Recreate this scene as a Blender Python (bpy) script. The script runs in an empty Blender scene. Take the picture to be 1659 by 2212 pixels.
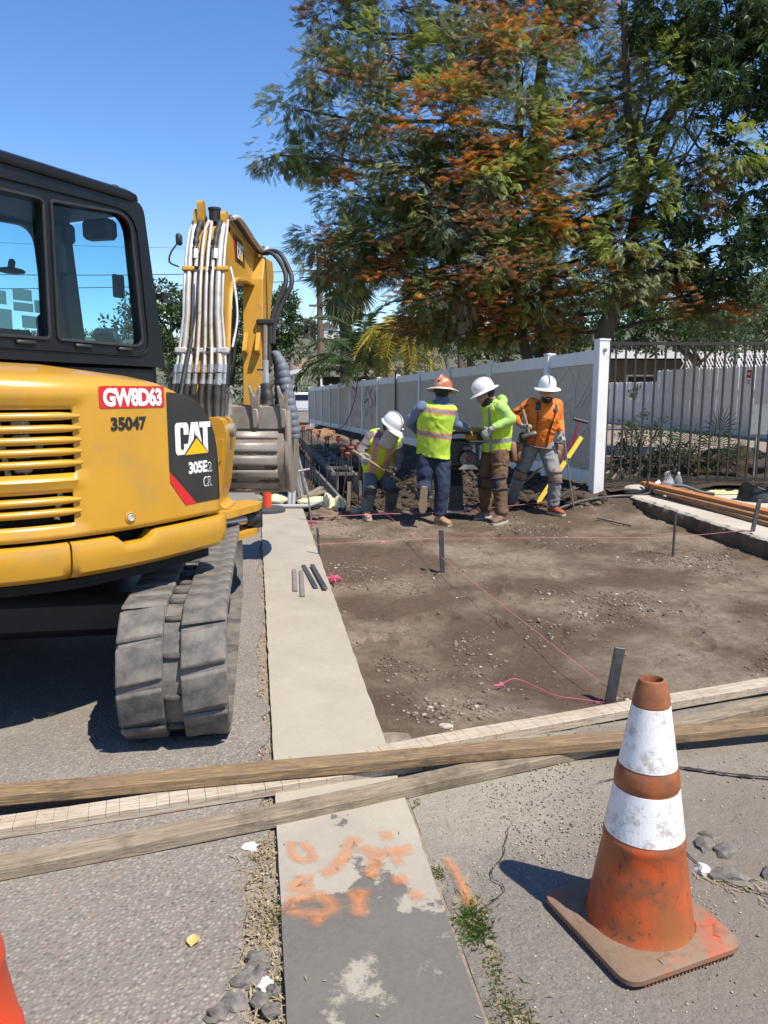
import bpy, bmesh, math, random, bisect
import numpy as np
from mathutils import Vector, Matrix, Euler, noise as mnoise
from mathutils.bvhtree import BVHTree
R_ = math.radians
SC = bpy.context.scene
COL = SC.collection
# ---------------------------------------------------------------- camera
cam_data = bpy.data.cameras.new('camera')
cam_data.sensor_fit = 'VERTICAL'; cam_data.sensor_height = 24.0
cam_data.lens = 24.0*1661.6/2212.0
cam_data.clip_start = 0.05; cam_data.clip_end = 3000
cam = bpy.data.objects.new('camera', cam_data); COL.objects.link(cam)
cam.location = (0, 0, 1.47); cam.rotation_euler = (R_(81.0), 0, 0)
SC.camera = cam
# ---------------------------------------------------------------- sky and sun
SUN = Vector((0.31, -0.27, 0.71)).normalized()
world = bpy.data.worlds.new('World'); SC.world = world; world.use_nodes = True
wn = world.node_tree
for n in list(wn.nodes): wn.nodes.remove(n)
sky = wn.nodes.new('ShaderNodeTexSky'); sky.sky_type = 'NISHITA'; sky.sun_disc = False
sky.sun_elevation = R_(60); sky.sun_rotation = R_(131)
sky.altitude = 100; sky.air_density = 1.0; sky.dust_density = 0.0; sky.ozone_density = 2.0
bg = wn.nodes.new('ShaderNodeBackground'); bg.inputs['Strength'].default_value = 0.122
wo = wn.nodes.new('ShaderNodeOutputWorld')
hs = wn.nodes.new('ShaderNodeHueSaturation'); hs.inputs['Hue'].default_value = 0.508; hs.inputs['Saturation'].default_value = 1.24; hs.inputs['Value'].default_value = 1.12
wn.links.new(sky.outputs[0], hs.inputs['Color']); wn.links.new(hs.outputs[0], bg.inputs[0]); wn.links.new(bg.outputs[0], wo.inputs[0])
sun_data = bpy.data.lights.new('sun', 'SUN'); sun_data.energy = 5.0; sun_data.angle = R_(0.53)
sun_data.color = (1.0, 0.94, 0.85)
sun = bpy.data.objects.new('sun', sun_data); COL.objects.link(sun)
sun.rotation_euler = (-SUN).to_track_quat('-Z', 'Y').to_euler()
sun.location = SUN*60
SC.view_settings.view_transform = 'Standard'; SC.view_settings.look = 'None'
SC.view_settings.exposure = 0.56; SC.view_settings.gamma = 1.0
SC.view_settings.use_curve_mapping = False
SC.cycles.max_bounces = 8; SC.cycles.transparent_max_bounces = 16
# ---------------------------------------------------------------- materials
MATS = {}
TONE = (0.86, 0.83, 0.79)
def toned(c): return tuple(a*b for a, b in zip(c, TONE))
def nodes_of(m):
    nt = m.node_tree
    return nt, nt.nodes, nt.links, nt.nodes['Principled BSDF']
def mat(name, col, rough=0.6, col2=None, scale=6.0, detail=5, lo=0.35, hi=0.65, metal=0.0, spec=0.5,
        bump=0.0, bscale=40.0, bdist=0.01, coat=0.0, stretch=None, speck=None, speck_scale=60, speck_amt=0.12,
        dirt=None, dirt_amt=0.0, dirt_scale=2.0):
    col = toned(col); col2 = toned(col2) if col2 is not None else None; speck = toned(speck) if speck is not None else None; dirt = toned(dirt) if dirt is not None else None
    m = bpy.data.materials.new(name); m.use_nodes = True
    nt, N, L, p = nodes_of(m)
    p.inputs['Base Color'].default_value = (*col, 1); p.inputs['Roughness'].default_value = rough
    p.inputs['Metallic'].default_value = metal; p.inputs['Specular IOR Level'].default_value = spec
    p.inputs['Coat Weight'].default_value = coat; p.inputs['Coat Roughness'].default_value = 0.08
    tc = N.new('ShaderNodeTexCoord'); vec = tc.outputs['Object']
    if stretch:
        mp = N.new('ShaderNodeMapping'); mp.inputs['Scale'].default_value = stretch
        L.new(vec, mp.inputs[0]); vec = mp.outputs[0]
    cur = None
    def noise(sc, det=detail, rough_=0.6):
        n = N.new('ShaderNodeTexNoise'); n.inputs['Scale'].default_value = sc
        n.inputs['Detail'].default_value = det; n.inputs['Roughness'].default_value = rough_
        L.new(vec, n.inputs['Vector']); return n.outputs['Fac']
    def ramp(f, a, b):
        r = N.new('ShaderNodeMapRange'); r.inputs[1].default_value = a; r.inputs[2].default_value = b
        L.new(f, r.inputs[0]); return r.outputs[0]
    def mixc(f, c1, c2):
        x = N.new('ShaderNodeMix'); x.data_type = 'RGBA'
        L.new(f, x.inputs[0])
        for s, c in ((6, c1), (7, c2)):
            if isinstance(c, tuple): x.inputs[s].default_value = (*c, 1)
            else: L.new(c, x.inputs[s])
        return x.outputs[2]
    if col2 is not None:
        cur = mixc(ramp(noise(scale), lo, hi), col, col2)
    if speck is not None:
        cur = mixc(ramp(noise(speck_scale, 2), 0.62-speck_amt*0.3, 0.66), cur if cur is not None else col, speck)
    if dirt is not None:
        f = ramp(noise(dirt_scale, 8, 0.7), 0.66-dirt_amt*0.4, 0.74)
        cur = mixc(f, cur if cur is not None else col, dirt)
    if cur is not None: L.new(cur, p.inputs['Base Color'])
    if bump:
        b = N.new('ShaderNodeBump'); b.inputs['Strength'].default_value = bump
        b.inputs['Distance'].default_value = bdist
        L.new(noise(bscale, 6, 0.65), b.inputs['Height']); L.new(b.outputs[0], p.inputs['Normal'])
    MATS[name] = m
    return m
def glass(name, tint, gloss=0.12, rough=0.0):
    m = bpy.data.materials.new(name); m.use_nodes = True; nt = m.node_tree; N = nt.nodes; L = nt.links
    N.remove(N['Principled BSDF']); out = N['Material Output']
    t = N.new('ShaderNodeBsdfTransparent'); t.inputs[0].default_value = (*tint, 1)
    g = N.new('ShaderNodeBsdfGlossy'); g.inputs['Roughness'].default_value = rough
    fr = N.new('ShaderNodeFresnel'); fr.inputs[0].default_value = 1.45
    mx = N.new('ShaderNodeMixShader'); L.new(fr.outputs[0], mx.inputs[0])
    L.new(t.outputs[0], mx.inputs[1]); L.new(g.outputs[0], mx.inputs[2]); L.new(mx.outputs[0], out.inputs[0])
    MATS[name] = m; return m
# ---------------------------------------------------------------- mesh building
ORG = {}
class MB:
    def __init__(s, T=None): s.v = []; s.f = []; s.mi = []; s.T = T; s.cur = 0
    def add(s, vs, fs):
        o = len(s.v); s.v.extend([tuple(v) for v in vs])
        for f in fs: s.f.append(tuple(i+o for i in f)); s.mi.append(s.cur)
        return s
    def box(s, c, size, R=None, b=0.0):
        hx, hy, hz = size[0]/2, size[1]/2, size[2]/2
        b = min(b, hx*.9, hy*.9, hz*.9)
        vs = []; idx = {}
        for sx in (-1, 1):
            for sy in (-1, 1):
                for sz in (-1, 1):
                    if b > 0:
                        for a in range(3):
                            q = [sx*(hx-b), sy*(hy-b), sz*(hz-b)]
                            q[a] = (sx*hx, sy*hy, sz*hz)[a]
                            idx[sx, sy, sz, a] = len(vs); vs.append(Vector(q))
                    else:
                        for a in range(3): idx[sx, sy, sz, a] = len(vs)
                        vs.append(Vector((sx*hx, sy*hy, sz*hz)))
        fs = []
        def K(d, a): return idx[d[0], d[1], d[2], a]
        for a in range(3):
            o1, o2 = (a+1) % 3, (a+2) % 3
            for sgn in (-1, 1):
                q = []
                for s1, s2 in ((-1, -1), (1, -1), (1, 1), (-1, 1)):
                    d = [0, 0, 0]; d[a] = sgn; d[o1] = s1; d[o2] = s2; q.append(K(d, a))
                fs.append(tuple(q) if sgn > 0 else tuple(q[::-1]))
        if b > 0:
            for a in range(3):
                o1, o2 = (a+1) % 3, (a+2) % 3
                for s1 in (-1, 1):
                    for s2 in (-1, 1):
                        d0 = [0, 0, 0]; d1 = [0, 0, 0]
                        d0[a] = -1; d1[a] = 1; d0[o1] = d1[o1] = s1; d0[o2] = d1[o2] = s2
                        q = (K(d0, o1), K(d1, o1), K(d1, o2), K(d0, o2))
                        fs.append(q if s1*s2 < 0 else q[::-1])
            for sx in (-1, 1):
                for sy in (-1, 1):
                    for sz in (-1, 1):
                        d = (sx, sy, sz); q = (K(d, 0), K(d, 1), K(d, 2))
                        fs.append(q if sx*sy*sz > 0 else q[::-1])
        c = Vector(c)
        if R is not None: vs = [c+R @ v for v in vs]
        else: vs = [c+v for v in vs]
        return s.add(vs, fs)
    def bar(s, p0, p1, w, h, up=(0, 0, 1), b=0.0):
        p0 = Vector(p0); p1 = Vector(p1); d = (p1-p0); ln = d.length; d.normalize()
        up = Vector(up); x = d.cross(up)
        if x.length < 1e-4: x = d.cross(Vector((0, 1, 0)))
        x.normalize(); z = x.cross(d)
        Rm = Matrix((x, d, z)).transposed()
        return s.box((p0+p1)/2, (w, ln, h), Rm, b)
    def tube(s, pts, r, n=8, caps=True, flat=None):
        pts = [Vector(p) for p in pts]; k = len(pts)
        rs = r if isinstance(r, (list, tuple)) else [r]*k
        tang = []
        for i in range(k):
            t = pts[min(i+1, k-1)]-pts[max(i-1, 0)]
            tang.append(t.normalized() if t.length > 1e-9 else Vector((0, 0, 1)))
        ref = Vector((0, 0, 1)) if abs(tang[0].z) < .9 else Vector((1, 0, 0))
        x = tang[0].cross(ref).normalized(); vs = []
        for i in range(k):
            x = (x-tang[i]*x.dot(tang[i]))
            if x.length < 1e-6: x = tang[i].orthogonal()
            x.normalize(); y = tang[i].cross(x)
            rr = rs[i]; ra, rb = (rr if isinstance(rr, (tuple, list)) else (rr, rr))
            for j in range(n):
                a = 2*math.pi*j/n; vs.append(pts[i]+x*(ra*math.cos(a))+y*(rb*math.sin(a)))
        fs = []
        for i in range(k-1):
            for j in range(n):
                a = i*n+j; b = i*n+(j+1) % n; fs.append((a, b, b+n, a+n))
        if caps:
            fs.append(tuple(range(n))[::-1]); fs.append(tuple((k-1)*n+j for j in range(n)))
        return s.add(vs, fs)
    def lathe(s, prof, c=(0, 0, 0), R=None, n=24, caps=True, sx=1.0, sy=1.0):
        vs = []; c = Vector(c)
        for r, z in prof:
            for j in range(n):
                a = 2*math.pi*j/n; q = Vector((r*math.cos(a)*sx, r*math.sin(a)*sy, z))
                vs.append(c+(R @ q if R is not None else q))
        fs = []; k = len(prof)
        for i in range(k-1):
            for j in range(n):
                a = i*n+j; b = i*n+(j+1) % n; fs.append((a, b, b+n, a+n))
        if caps:
            fs.append(tuple(range(n))[::-1]); fs.append(tuple((k-1)*n+j for j in range(n)))
        return s.add(vs, fs)
    def prism(s, poly, f, d0, d1):
        # poly: list of (a,b); f(a,b,d)->point ; extruded between d0 and d1
        n = len(poly); vs = [f(a, b, d0) for a, b in poly]+[f(a, b, d1) for a, b in poly]
        fs = [tuple(range(n))[::-1], tuple(range(n, 2*n))]
        for i in range(n):
            j = (i+1) % n; fs.append((i, j, j+n, i+n))
        return s.add(vs, fs)
    def grid(s, f, nu, nv, skip=None):
        vs = [f(i/nu, j/nv) for j in range(nv+1) for i in range(nu+1)]
        fs = []
        for j in range(nv):
            for i in range(nu):
                if skip and skip(i, j): continue
                a = j*(nu+1)+i; fs.append((a, a+1, a+nu+2, a+nu+1))
        return s.add(vs, fs)
    def blob(s, c, size, R=None, sub=2, amp=0.15, freq=2.0, seed=0, flatten=None):
        bm = bmesh.new(); bmesh.ops.create_icosphere(bm, subdivisions=sub, radius=1.0)
        vs = []
        for v in bm.verts:
            q = v.co.copy(); k = 1+amp*mnoise.noise(q*freq+Vector((seed*7.3, seed*3.1, seed)))*2
            q = Vector((q.x*size[0]*k, q.y*size[1]*k, q.z*size[2]*k))
            if flatten is not None and q.z < flatten: q.z = flatten
            if R is not None: q = R @ q
            vs.append(Vector(c)+q)
        fs = [tuple(v.index for v in f.verts) for f in bm.faces]; bm.free()
        return s.add(vs, fs)
    def build(s, name, mats, parent=None, smooth=None, loc=None, fix=True):
        org = ORG[parent.name] if parent is not None else Vector(loc if loc is not None else (0, 0, 0))
        vs = s.v
        if s.T is not None: vs = [s.T @ Vector(v) for v in vs]
        me = bpy.data.meshes.new(name)
        me.from_pydata([(v[0]-org[0], v[1]-org[1], v[2]-org[2]) for v in vs], [], s.f)
        if not isinstance(mats, (list, tuple)): mats = [mats]
        for m in mats: me.materials.append(MATS[m] if isinstance(m, str) else m)
        if len(mats) > 1: me.polygons.foreach_set('material_index', s.mi)
        if fix:
            bm = bmesh.new(); bm.from_mesh(me); bmesh.ops.recalc_face_normals(bm, faces=bm.faces); bm.to_mesh(me); bm.free()
        if smooth is not None:
            me.polygons.foreach_set('use_smooth', [True]*len(me.polygons))
            if smooth < 180: me.set_sharp_from_angle(angle=R_(smooth))
        me.update()
        o = bpy.data.objects.new(name, me); COL.objects.link(o)
        if parent is not None: o.parent = parent
        else: o.location = org
        ORG[o.name] = org
        return o
def thing(name, label, cat, loc, group=None):
    o = bpy.data.objects.new(name, None); COL.objects.link(o); o.location = loc; o.empty_display_size = .2
    o['label'] = label; o['category'] = cat
    if group: o['group'] = group
    ORG[o.name] = Vector(loc); return o
def tag(o, label, cat, group=None):
    o['label'] = label; o['category'] = cat
    if group: o['group'] = group
    return o
def struct(o): o['kind'] = 'structure'; return o
def stuff(o, label=None, cat=None):
    o['kind'] = 'stuff'
    if label: o['label'] = label
    if cat: o['category'] = cat
    return o
def mesh_np(name, verts, faces, mats, parent=None, loc=(0, 0, 0), smooth=False, mi=None):
    """fast path: verts (n,3) float, faces (m,k) int"""
    org = ORG[parent.name] if parent is not None else Vector(loc)
    verts = np.asarray(verts, dtype=np.float32)-np.array(org, dtype=np.float32)
    faces = np.asarray(faces, dtype=np.int32); k = faces.shape[1]
    me = bpy.data.meshes.new(name)
    me.vertices.add(len(verts)); me.vertices.foreach_set('co', verts.ravel())
    me.loops.add(faces.size); me.loops.foreach_set('vertex_index', faces.ravel())
    me.polygons.add(len(faces)); me.polygons.foreach_set('loop_start', np.arange(0, faces.size, k, dtype=np.int32))
    if not isinstance(mats, (list, tuple)): mats = [mats]
    for m in mats: me.materials.append(MATS[m] if isinstance(m, str) else m)
    if mi is not None: me.polygons.foreach_set('material_index', np.asarray(mi, dtype=np.int32))
    if smooth: me.polygons.foreach_set('use_smooth', np.ones(len(faces), dtype=bool))
    me.update(calc_edges=True)
    o = bpy.data.objects.new(name, me); COL.objects.link(o)
    if parent is not None: o.parent = parent
    else: o.location = org
    ORG[o.name] = org
    return o
def copy_tree(o, parent=None, loc=None, rotz=None):
    c = o.copy(); COL.objects.link(c); c.parent = parent
    if loc is not None: c.location = loc; ORG[c.name] = Vector(loc)
    if rotz is not None: c.rotation_euler[2] = rotz
    for ch in list(o.children): copy_tree(ch, c)
    return c
def spline(pts, n=8):
    pts = [Vector(p) for p in pts]; out = []
    for i in range(len(pts)-1):
        p0 = pts[max(i-1, 0)]; p1 = pts[i]; p2 = pts[i+1]; p3 = pts[min(i+2, len(pts)-1)]
        for k in range(n):
            t = k/n
            out.append(0.5*((2*p1)+(p2-p0)*t+(2*p0-5*p1+4*p2-p3)*t*t+(3*p1-p0-3*p2+p3)*t**3))
    out.append(pts[-1]); return out
def text_mesh(body, bold=0.0, spacing=1.0, res=4):
    """flat lettering as (verts2d, faces), origin at left baseline, cap height 1"""
    cu = bpy.data.curves.new('lettering', 'FONT'); cu.body = body; cu.offset = bold; cu.space_character = spacing
    cu.resolution_u = res
    o = bpy.data.objects.new('lettering', cu); COL.objects.link(o)
    dg = bpy.context.evaluated_depsgraph_get(); me = o.evaluated_get(dg).to_mesh()
    vs = [(v.co.x, v.co.y) for v in me.vertices]; fs = [tuple(p.vertices) for p in me.polygons]
    o.evaluated_get(dg).to_mesh_clear(); bpy.data.objects.remove(o); bpy.data.curves.remove(cu)
    x0 = min(v[0] for v in vs); x1 = max(v[0] for v in vs); y0 = min(v[1] for v in vs); y1 = max(v[1] for v in vs)
    return [((a-x0)/(x1-x0), (b-y0)/(y1-y0)) for a, b in vs], fs
# ---- ground lines measured in metres (street runs 9 degrees left of the camera's heading)
def gut_r(y): return 0.231-0.158*(y-1.61)
def gut_l(y): return -0.228-0.166*(y-1.596)
def fence_x(y): return 2.83-0.2232*(y-10.2)
def slope(y): return 0.0 if y < 11 else -0.0125*(y-11)
# ================================================================= SETTING
def world_noise_mat(name, build, k=1.0):
    m = bpy.data.materials.new(name); m.use_nodes = True
    nt, N, L, p = nodes_of(m)
    class H: pass
    h = H(); h.N = N; h.L = L; h.p = p
    tc = N.new('ShaderNodeTexCoord'); h.vec = tc.outputs['Object']
    def noise(sc, det=5, ro=0.6, vec=None, dist=0.0):
        n = N.new('ShaderNodeTexNoise'); n.inputs['Scale'].default_value = sc; n.inputs['Detail'].default_value = det
        n.inputs['Roughness'].default_value = ro; n.inputs['Distortion'].default_value = dist
        L.new(vec or h.vec, n.inputs['Vector']); return n.outputs['Fac']
    def voro(sc, out='Distance', feat='F1', rnd=1.0):
        n = N.new('ShaderNodeTexVoronoi'); n.inputs['Scale'].default_value = sc; n.feature = feat
        n.inputs['Randomness'].default_value = rnd
        L.new(h.vec, n.inputs['Vector']); return n.outputs[out]
    def rng(f, a, b, c=0.0, d=1.0):
        r = N.new('ShaderNodeMapRange'); r.inputs[1].default_value = a; r.inputs[2].default_value = b
        r.inputs[3].default_value = c; r.inputs[4].default_value = d; L.new(f, r.inputs[0]); return r.outputs[0]
    def mixc(f, c1, c2, mode='MIX'):
        x = N.new('ShaderNodeMix'); x.data_type = 'RGBA'; x.blend_type = mode
        if isinstance(f, (int, float)): x.inputs[0].default_value = f
        else: L.new(f, x.inputs[0])
        for s, c in ((6, c1), (7, c2)):
            if isinstance(c, tuple): x.inputs[s].default_value = (*[q*k for q in toned(c)], 1)
            else: L.new(c, x.inputs[s])
        return x.outputs[2]
    def math_(op, a, b=0.0):
        x = N.new('ShaderNodeMath'); x.operation = op
        for s, c in ((0, a), (1, b)):
            if isinstance(c, (int, float)): x.inputs[s].default_value = c
            else: L.new(c, x.inputs[s])
        return x.outputs[0]
    def bump(hh, st, dist, prev=None):
        b = N.new('ShaderNodeBump'); b.inputs['Strength'].default_value = st; b.inputs['Distance'].default_value = dist
        L.new(hh, b.inputs['Height'])
        if prev is not None: L.new(prev, b.inputs['Normal'])
        return b.outputs[0]
    def xyz():
        s = N.new('ShaderNodeSeparateXYZ'); L.new(h.vec, s.inputs[0]); return s.outputs
    def attr(n):
        a = N.new('ShaderNodeAttribute'); a.attribute_name = n; return a.outputs['Fac']
    h.noise = noise; h.voro = voro; h.rng = rng; h.mixc = mixc; h.math = math_; h.bump = bump; h.xyz = xyz; h.attr = attr
    build(h); MATS[name] = m; return m
def m_asphalt(h):
    cell = h.voro(78, 'Color'); d = h.voro(78, 'Distance')
    sep = h.N.new('ShaderNodeSeparateColor'); h.L.new(cell, sep.inputs[0])
    stone = h.mixc(h.rng(sep.outputs[0], 0, 1), (0.17, 0.150, 0.132), (0.42, 0.385, 0.335))
    stone = h.mixc(h.rng(sep.outputs[1], .78, .86), stone, (0.15, 0.125, 0.12))
    stone = h.mixc(h.rng(sep.outputs[2], .94, .97), stone, (0.30, 0.215, 0.17))
    c = h.mixc(h.rng(d, 0.34, 0.62), stone, (0.225, 0.20, 0.175))
    c = h.mixc(h.rng(h.noise(1.1, 6), 0.3, 0.7, 0.0, 0.45), c, (0.30, 0.27, 0.23))
    c = h.mixc(h.rng(h.noise(55, 4, .7), .60, .68, 0, .7), c, (0.09, .082, .075))
    c = h.mixc(h.rng(h.noise(0.7, 7, .65), 0.45, 0.68, 0, .5), c, (0.18, 0.162, 0.145))
    c = h.mixc(h.rng(h.noise(2.6, 6, .7), 0.56, 0.70, 0, .45), c, (0.38, 0.345, 0.29))
    h.L.new(c, h.p.inputs['Base Color']); h.p.inputs['Roughness'].default_value = 0.88
    n = h.bump(h.rng(d, 0.1, 0.75, 1.0, 0.0), 0.6, 0.006)
    n = h.bump(h.noise(25, 6), 0.3, 0.01, n)
    h.L.new(n, h.p.inputs['Normal'])
world_noise_mat('asphalt', m_asphalt, .93)
def m_apron(h):
    # worn asphalt apron with pale dust towards the lumber
    cell = h.voro(160, 'Color'); sep = h.N.new('ShaderNodeSeparateColor'); h.L.new(cell, sep.inputs[0])
    c = h.mixc(h.rng(sep.outputs[0], 0, 1), (0.175, 0.157, 0.137), (0.275, 0.25, 0.215))
    c = h.mixc(h.rng(h.noise(170, 2), 0.70, 0.74), c, (0.55, 0.51, 0.45))
    c = h.mixc(h.rng(h.noise(90, 2), 0.70, 0.73), c, (0.10, 0.09, 0.085))
    x, y, z = h.xyz()
    wob = h.math('MULTIPLY', h.math('SUBTRACT', h.noise(2.2, 7, 0.65), 0.5), 1.5)
    ln = h.math('SUBTRACT', y, h.math('MULTIPLY', x, 0.42))
    dust = h.rng(h.math('ADD', ln, wob), 1.95, 2.35)
    c = h.mixc(h.math('MULTIPLY', dust, 0.85), c, (0.40, 0.365, 0.29))
    brown = h.math('MULTIPLY', h.rng(h.math('ADD', x, h.math('MULTIPLY', wob, .5)), 0.55, 0.95), h.rng(h.noise(5, 6), .3, .6, .4, 1))
    c = h.mixc(h.math('MULTIPLY', brown, 0.8), c, (0.225, 0.185, 0.145))
    c = h.mixc(h.rng(h.noise(60, 4, .7), 0.3, 0.7, 0, .35), c, (0.19, 0.17, 0.15))
    h.L.new(c, h.p.inputs['Base Color']); h.p.inputs['Roughness'].default_value = 0.9
    n = h.bump(h.noise(110, 5, .7), 0.8, 0.007); n = h.bump(h.noise(14, 7, .65), 0.5, 0.03, n)
    h.L.new(n, h.p.inputs['Normal'])
world_noise_mat('apron_asphalt', m_apron, .96)
def m_gutter(h):
    x, y, z = h.xyz()
    c = h.mixc(h.rng(h.noise(3.5, 7, .65), .3, .7), (0.36, 0.325, 0.26), (0.45, 0.41, 0.335))
    c = h.mixc(h.rng(h.noise(40, 5, .7), .35, .75, 0, .5), c, (0.29, 0.26, 0.215))
    c = h.mixc(h.rng(h.noise(1.3, 6, .65), .5, .7, 0, .45), c, (0.27, .24, .20))
    c = h.mixc(h.rng(h.noise(140, 2), .70, .74), c, (0.24, 0.22, 0.19))
    # fresh cement dust on the far stretch, old tar coat with a ragged edge on the near one
    c = h.mixc(h.rng(h.math('ADD', y, h.noise(3, 6)), 3.6, 6.5, .35, 0), c, (0.50, 0.46, 0.36))
    wob = h.math('MULTIPLY', h.math('SUBTRACT', h.noise(3.2, 8, .62), .5), 1.55)
    edge = h.math('ADD', h.math('ADD', y, wob), h.math('MULTIPLY', h.math('ABSOLUTE', h.math('ADD', h.math('ADD', x, h.math('MULTIPLY', y, .162)), -.26)), 1.0))
    tar = h.rng(edge, 2.27, 2.235, 0.0, 1.0)
    tar = h.math('MULTIPLY', tar, h.rng(h.noise(5, 8, .72), .37, .43))
    tc = h.mixc(h.rng(h.noise(60, 5, .7), .3, .7), (0.055, 0.051, 0.046), (0.115, 0.106, 0.095))
    tc = h.mixc(h.rng(h.noise(4, 3), .4, .65, 0, .4), tc, (0.14, 0.13, 0.117))
    c = h.mixc(tar, c, tc)
    wet = h.rng(h.math('ADD', y, wob), 2.55, 2.2)
    c = h.mixc(h.math('MULTIPLY', wet, .35), c, (0.26, 0.245, 0.22))
    h.L.new(c, h.p.inputs['Base Color']); h.p.inputs['Roughness'].default_value = 0.87
    n = h.bump(h.noise(70, 6, .7), 0.35, 0.006); n = h.bump(h.math('MULTIPLY', tar, 1.0), .5, .004, n)
    h.L.new(n, h.p.inputs['Normal'])
world_noise_mat('gutter_concrete', m_gutter, .97)
def m_dirt(h):
    c = h.mixc(h.rng(h.noise(1.6, 8, .68), .3, .7), (0.115, 0.078, 0.050), (0.20, 0.145, 0.098))
    c = h.mixc(h.rng(h.noise(28, 6, .75), .35, .75, 0, .6), c, (0.225, 0.172, 0.122))
    x, y, z = h.xyz()
    # pale dry compacted patches
    pa = h.math('MULTIPLY', h.rng(h.noise(0.8, 7, .62), .46, .60), h.rng(h.noise(17, 5, .7), .33, .6, .3, 1))
    c = h.mixc(h.math('MULTIPLY', pa, .85), c, (0.43, 0.355, 0.27))
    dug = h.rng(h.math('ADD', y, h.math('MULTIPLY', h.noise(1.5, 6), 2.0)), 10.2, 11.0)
    c = h.mixc(h.math('MULTIPLY', dug, .8), c, h.mixc(h.rng(h.noise(14, 6, .7), .35, .65), (0.045, 0.034, 0.026), (0.115, 0.083, 0.058)))  # dug soil, with the soil piles' shadow also put into the darker tone
    c = h.mixc(h.rng(h.noise(120, 3), .66, .72), c, (0.40, 0.36, 0.30))
    h.L.new(c, h.p.inputs['Base Color']); h.p.inputs['Roughness'].default_value = .95
    h.p.inputs['Specular IOR Level'].default_value = .2
    n = h.bump(h.noise(55, 8, .75), 0.8, 0.02); n = h.bump(h.noise(10, 8, .7), 0.6, 0.05, n)
    h.L.new(n, h.p.inputs['Normal'])
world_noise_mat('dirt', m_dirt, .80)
mat('concrete_pale', (0.46, 0.42, 0.35), .9, (0.55, 0.51, 0.43), 4, bump=.3, bscale=60, bdist=.006, dirt=(0.33, .28, .22), dirt_amt=.4)
mat('lot_concrete', (0.25, 0.205, 0.16), .9, (0.30, 0.25, 0.195), 1.2, bump=.2, bscale=30, dirt=(0.30, .25, .2), dirt_amt=.35, dirt_scale=.6)
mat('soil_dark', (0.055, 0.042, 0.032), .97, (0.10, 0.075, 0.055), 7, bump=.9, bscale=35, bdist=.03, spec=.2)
mat('soil_brown', (0.15, 0.112, 0.08), .97, (0.24, 0.185, 0.135), 6, bump=.8, bscale=40, bdist=.03, spec=.2)
mat('joint_sand', (0.25, 0.205, 0.15), .95, (0.36, 0.31, 0.235), 14, bump=.8, bscale=60, bdist=.015, dirt=(0.17, .13, .09), dirt_amt=.4, dirt_scale=5)
mat('soil_orange', (0.26, 0.15, 0.085), .97, (0.34, 0.22, 0.13), 6, bump=.8, bscale=40, bdist=.03, spec=.2)
mat('pebble', (0.19, 0.155, 0.12), .9, (0.33, 0.285, 0.225), 30, bump=.3, bscale=120, bdist=.003)
mat('pebble_pale', (0.36, 0.32, 0.25), .9, (0.52, 0.475, 0.385), 30)
mat('earth_far', (0.16, 0.135, 0.10), .95, (0.22, 0.19, 0.14), .3)

# one sheet out to the horizon
def ground_h(x, y):
    r = math.hypot(x, y); return -0.62+slope(min(y, 60))*1.0 - max(0, r-80)*0.002
mb = MB()
rad = [0, 4, 9, 16, 26, 40, 60, 90, 140, 220, 400, 800, 1500]
nseg = 48; vs = [(0, 0, ground_h(0, 0))]; fs = []
for i, r in enumerate(rad[1:]):
    for j in range(nseg):
        a = 2*math.pi*j/nseg; x, y = r*math.cos(a), r*math.sin(a); vs.append((x, y, ground_h(x, y)))
for j in range(nseg): fs.append((0, 1+j, 1+(j+1) % nseg))
for i in range(len(rad)-2):
    for j in range(nseg):
        a = 1+i*nseg+j; b = 1+i*nseg+(j+1) % nseg; fs.append((a, b, b+nseg, a+nseg))
mb.add(vs, fs); struct(mb.build('ground', 'earth_far', smooth=180))

def sheet(name, left, right, ys, thick, material, zf=None, nx=6, jit=0.0, jit2=0.0):
    """slab between two edge lines x=left(y)..right(y)"""
    zf = zf or (lambda x, y: slope(y)); vs = []; fs = []
    ny = len(ys)
    for y in ys:
        a = left(y)+(mnoise.noise(Vector((y*9, 3.1, 0)))*jit); b = right(y)+(mnoise.noise(Vector((y*9, 7.7, 0)))*jit2)
        for i in range(nx+1):
            x = a+(b-a)*i/nx; vs.append((x, y, zf(x, y)))
    w = nx+1
    for j in range(ny-1):
        for i in range(nx): k = j*w+i; fs.append((k, k+1, k+w+1, k+w))
    top = len(vs)
    for j in range(ny):       # skirts on both long edges
        for i in (0, nx): v = vs[j*w+i]; vs.append((v[0], v[1], v[2]-thick))
    for j in range(ny-1):
        a = j*w; b = a+w; c = top+2*j; d = c+2; fs.append((a, b, d, c))
        a = j*w+nx; b = a+w; c = top+2*j+1; d = c+2; fs.append((b, a, c, d))
    for j, e in ((0, 1), (ny-1, -1)):
        a = top+2*j
        for i in range(nx): pass
        fs.append(tuple([j*w+i for i in range(w)]+[a+1, a])[::e])
    m = MB(); m.add(vs, fs); return struct(m.build(name, material, smooth=30))
near = [-3+0.05*i for i in range(0, 141)]; far = [4.2+.4*i for i in range(130)]
sheet('road', lambda y: -16, lambda y: gut_l(y)-0.045-0.07*max(0, min(1, (2.55-y)/.5)), near+far, .5, 'asphalt', jit2=.07, nx=8)
sheet('gutter', gut_l, gut_r, [-3+.03*i for i in range(420)], .3, 'gutter_concrete', lambda x, y: slope(y)+.012, jit=.005, jit2=.005)
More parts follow.
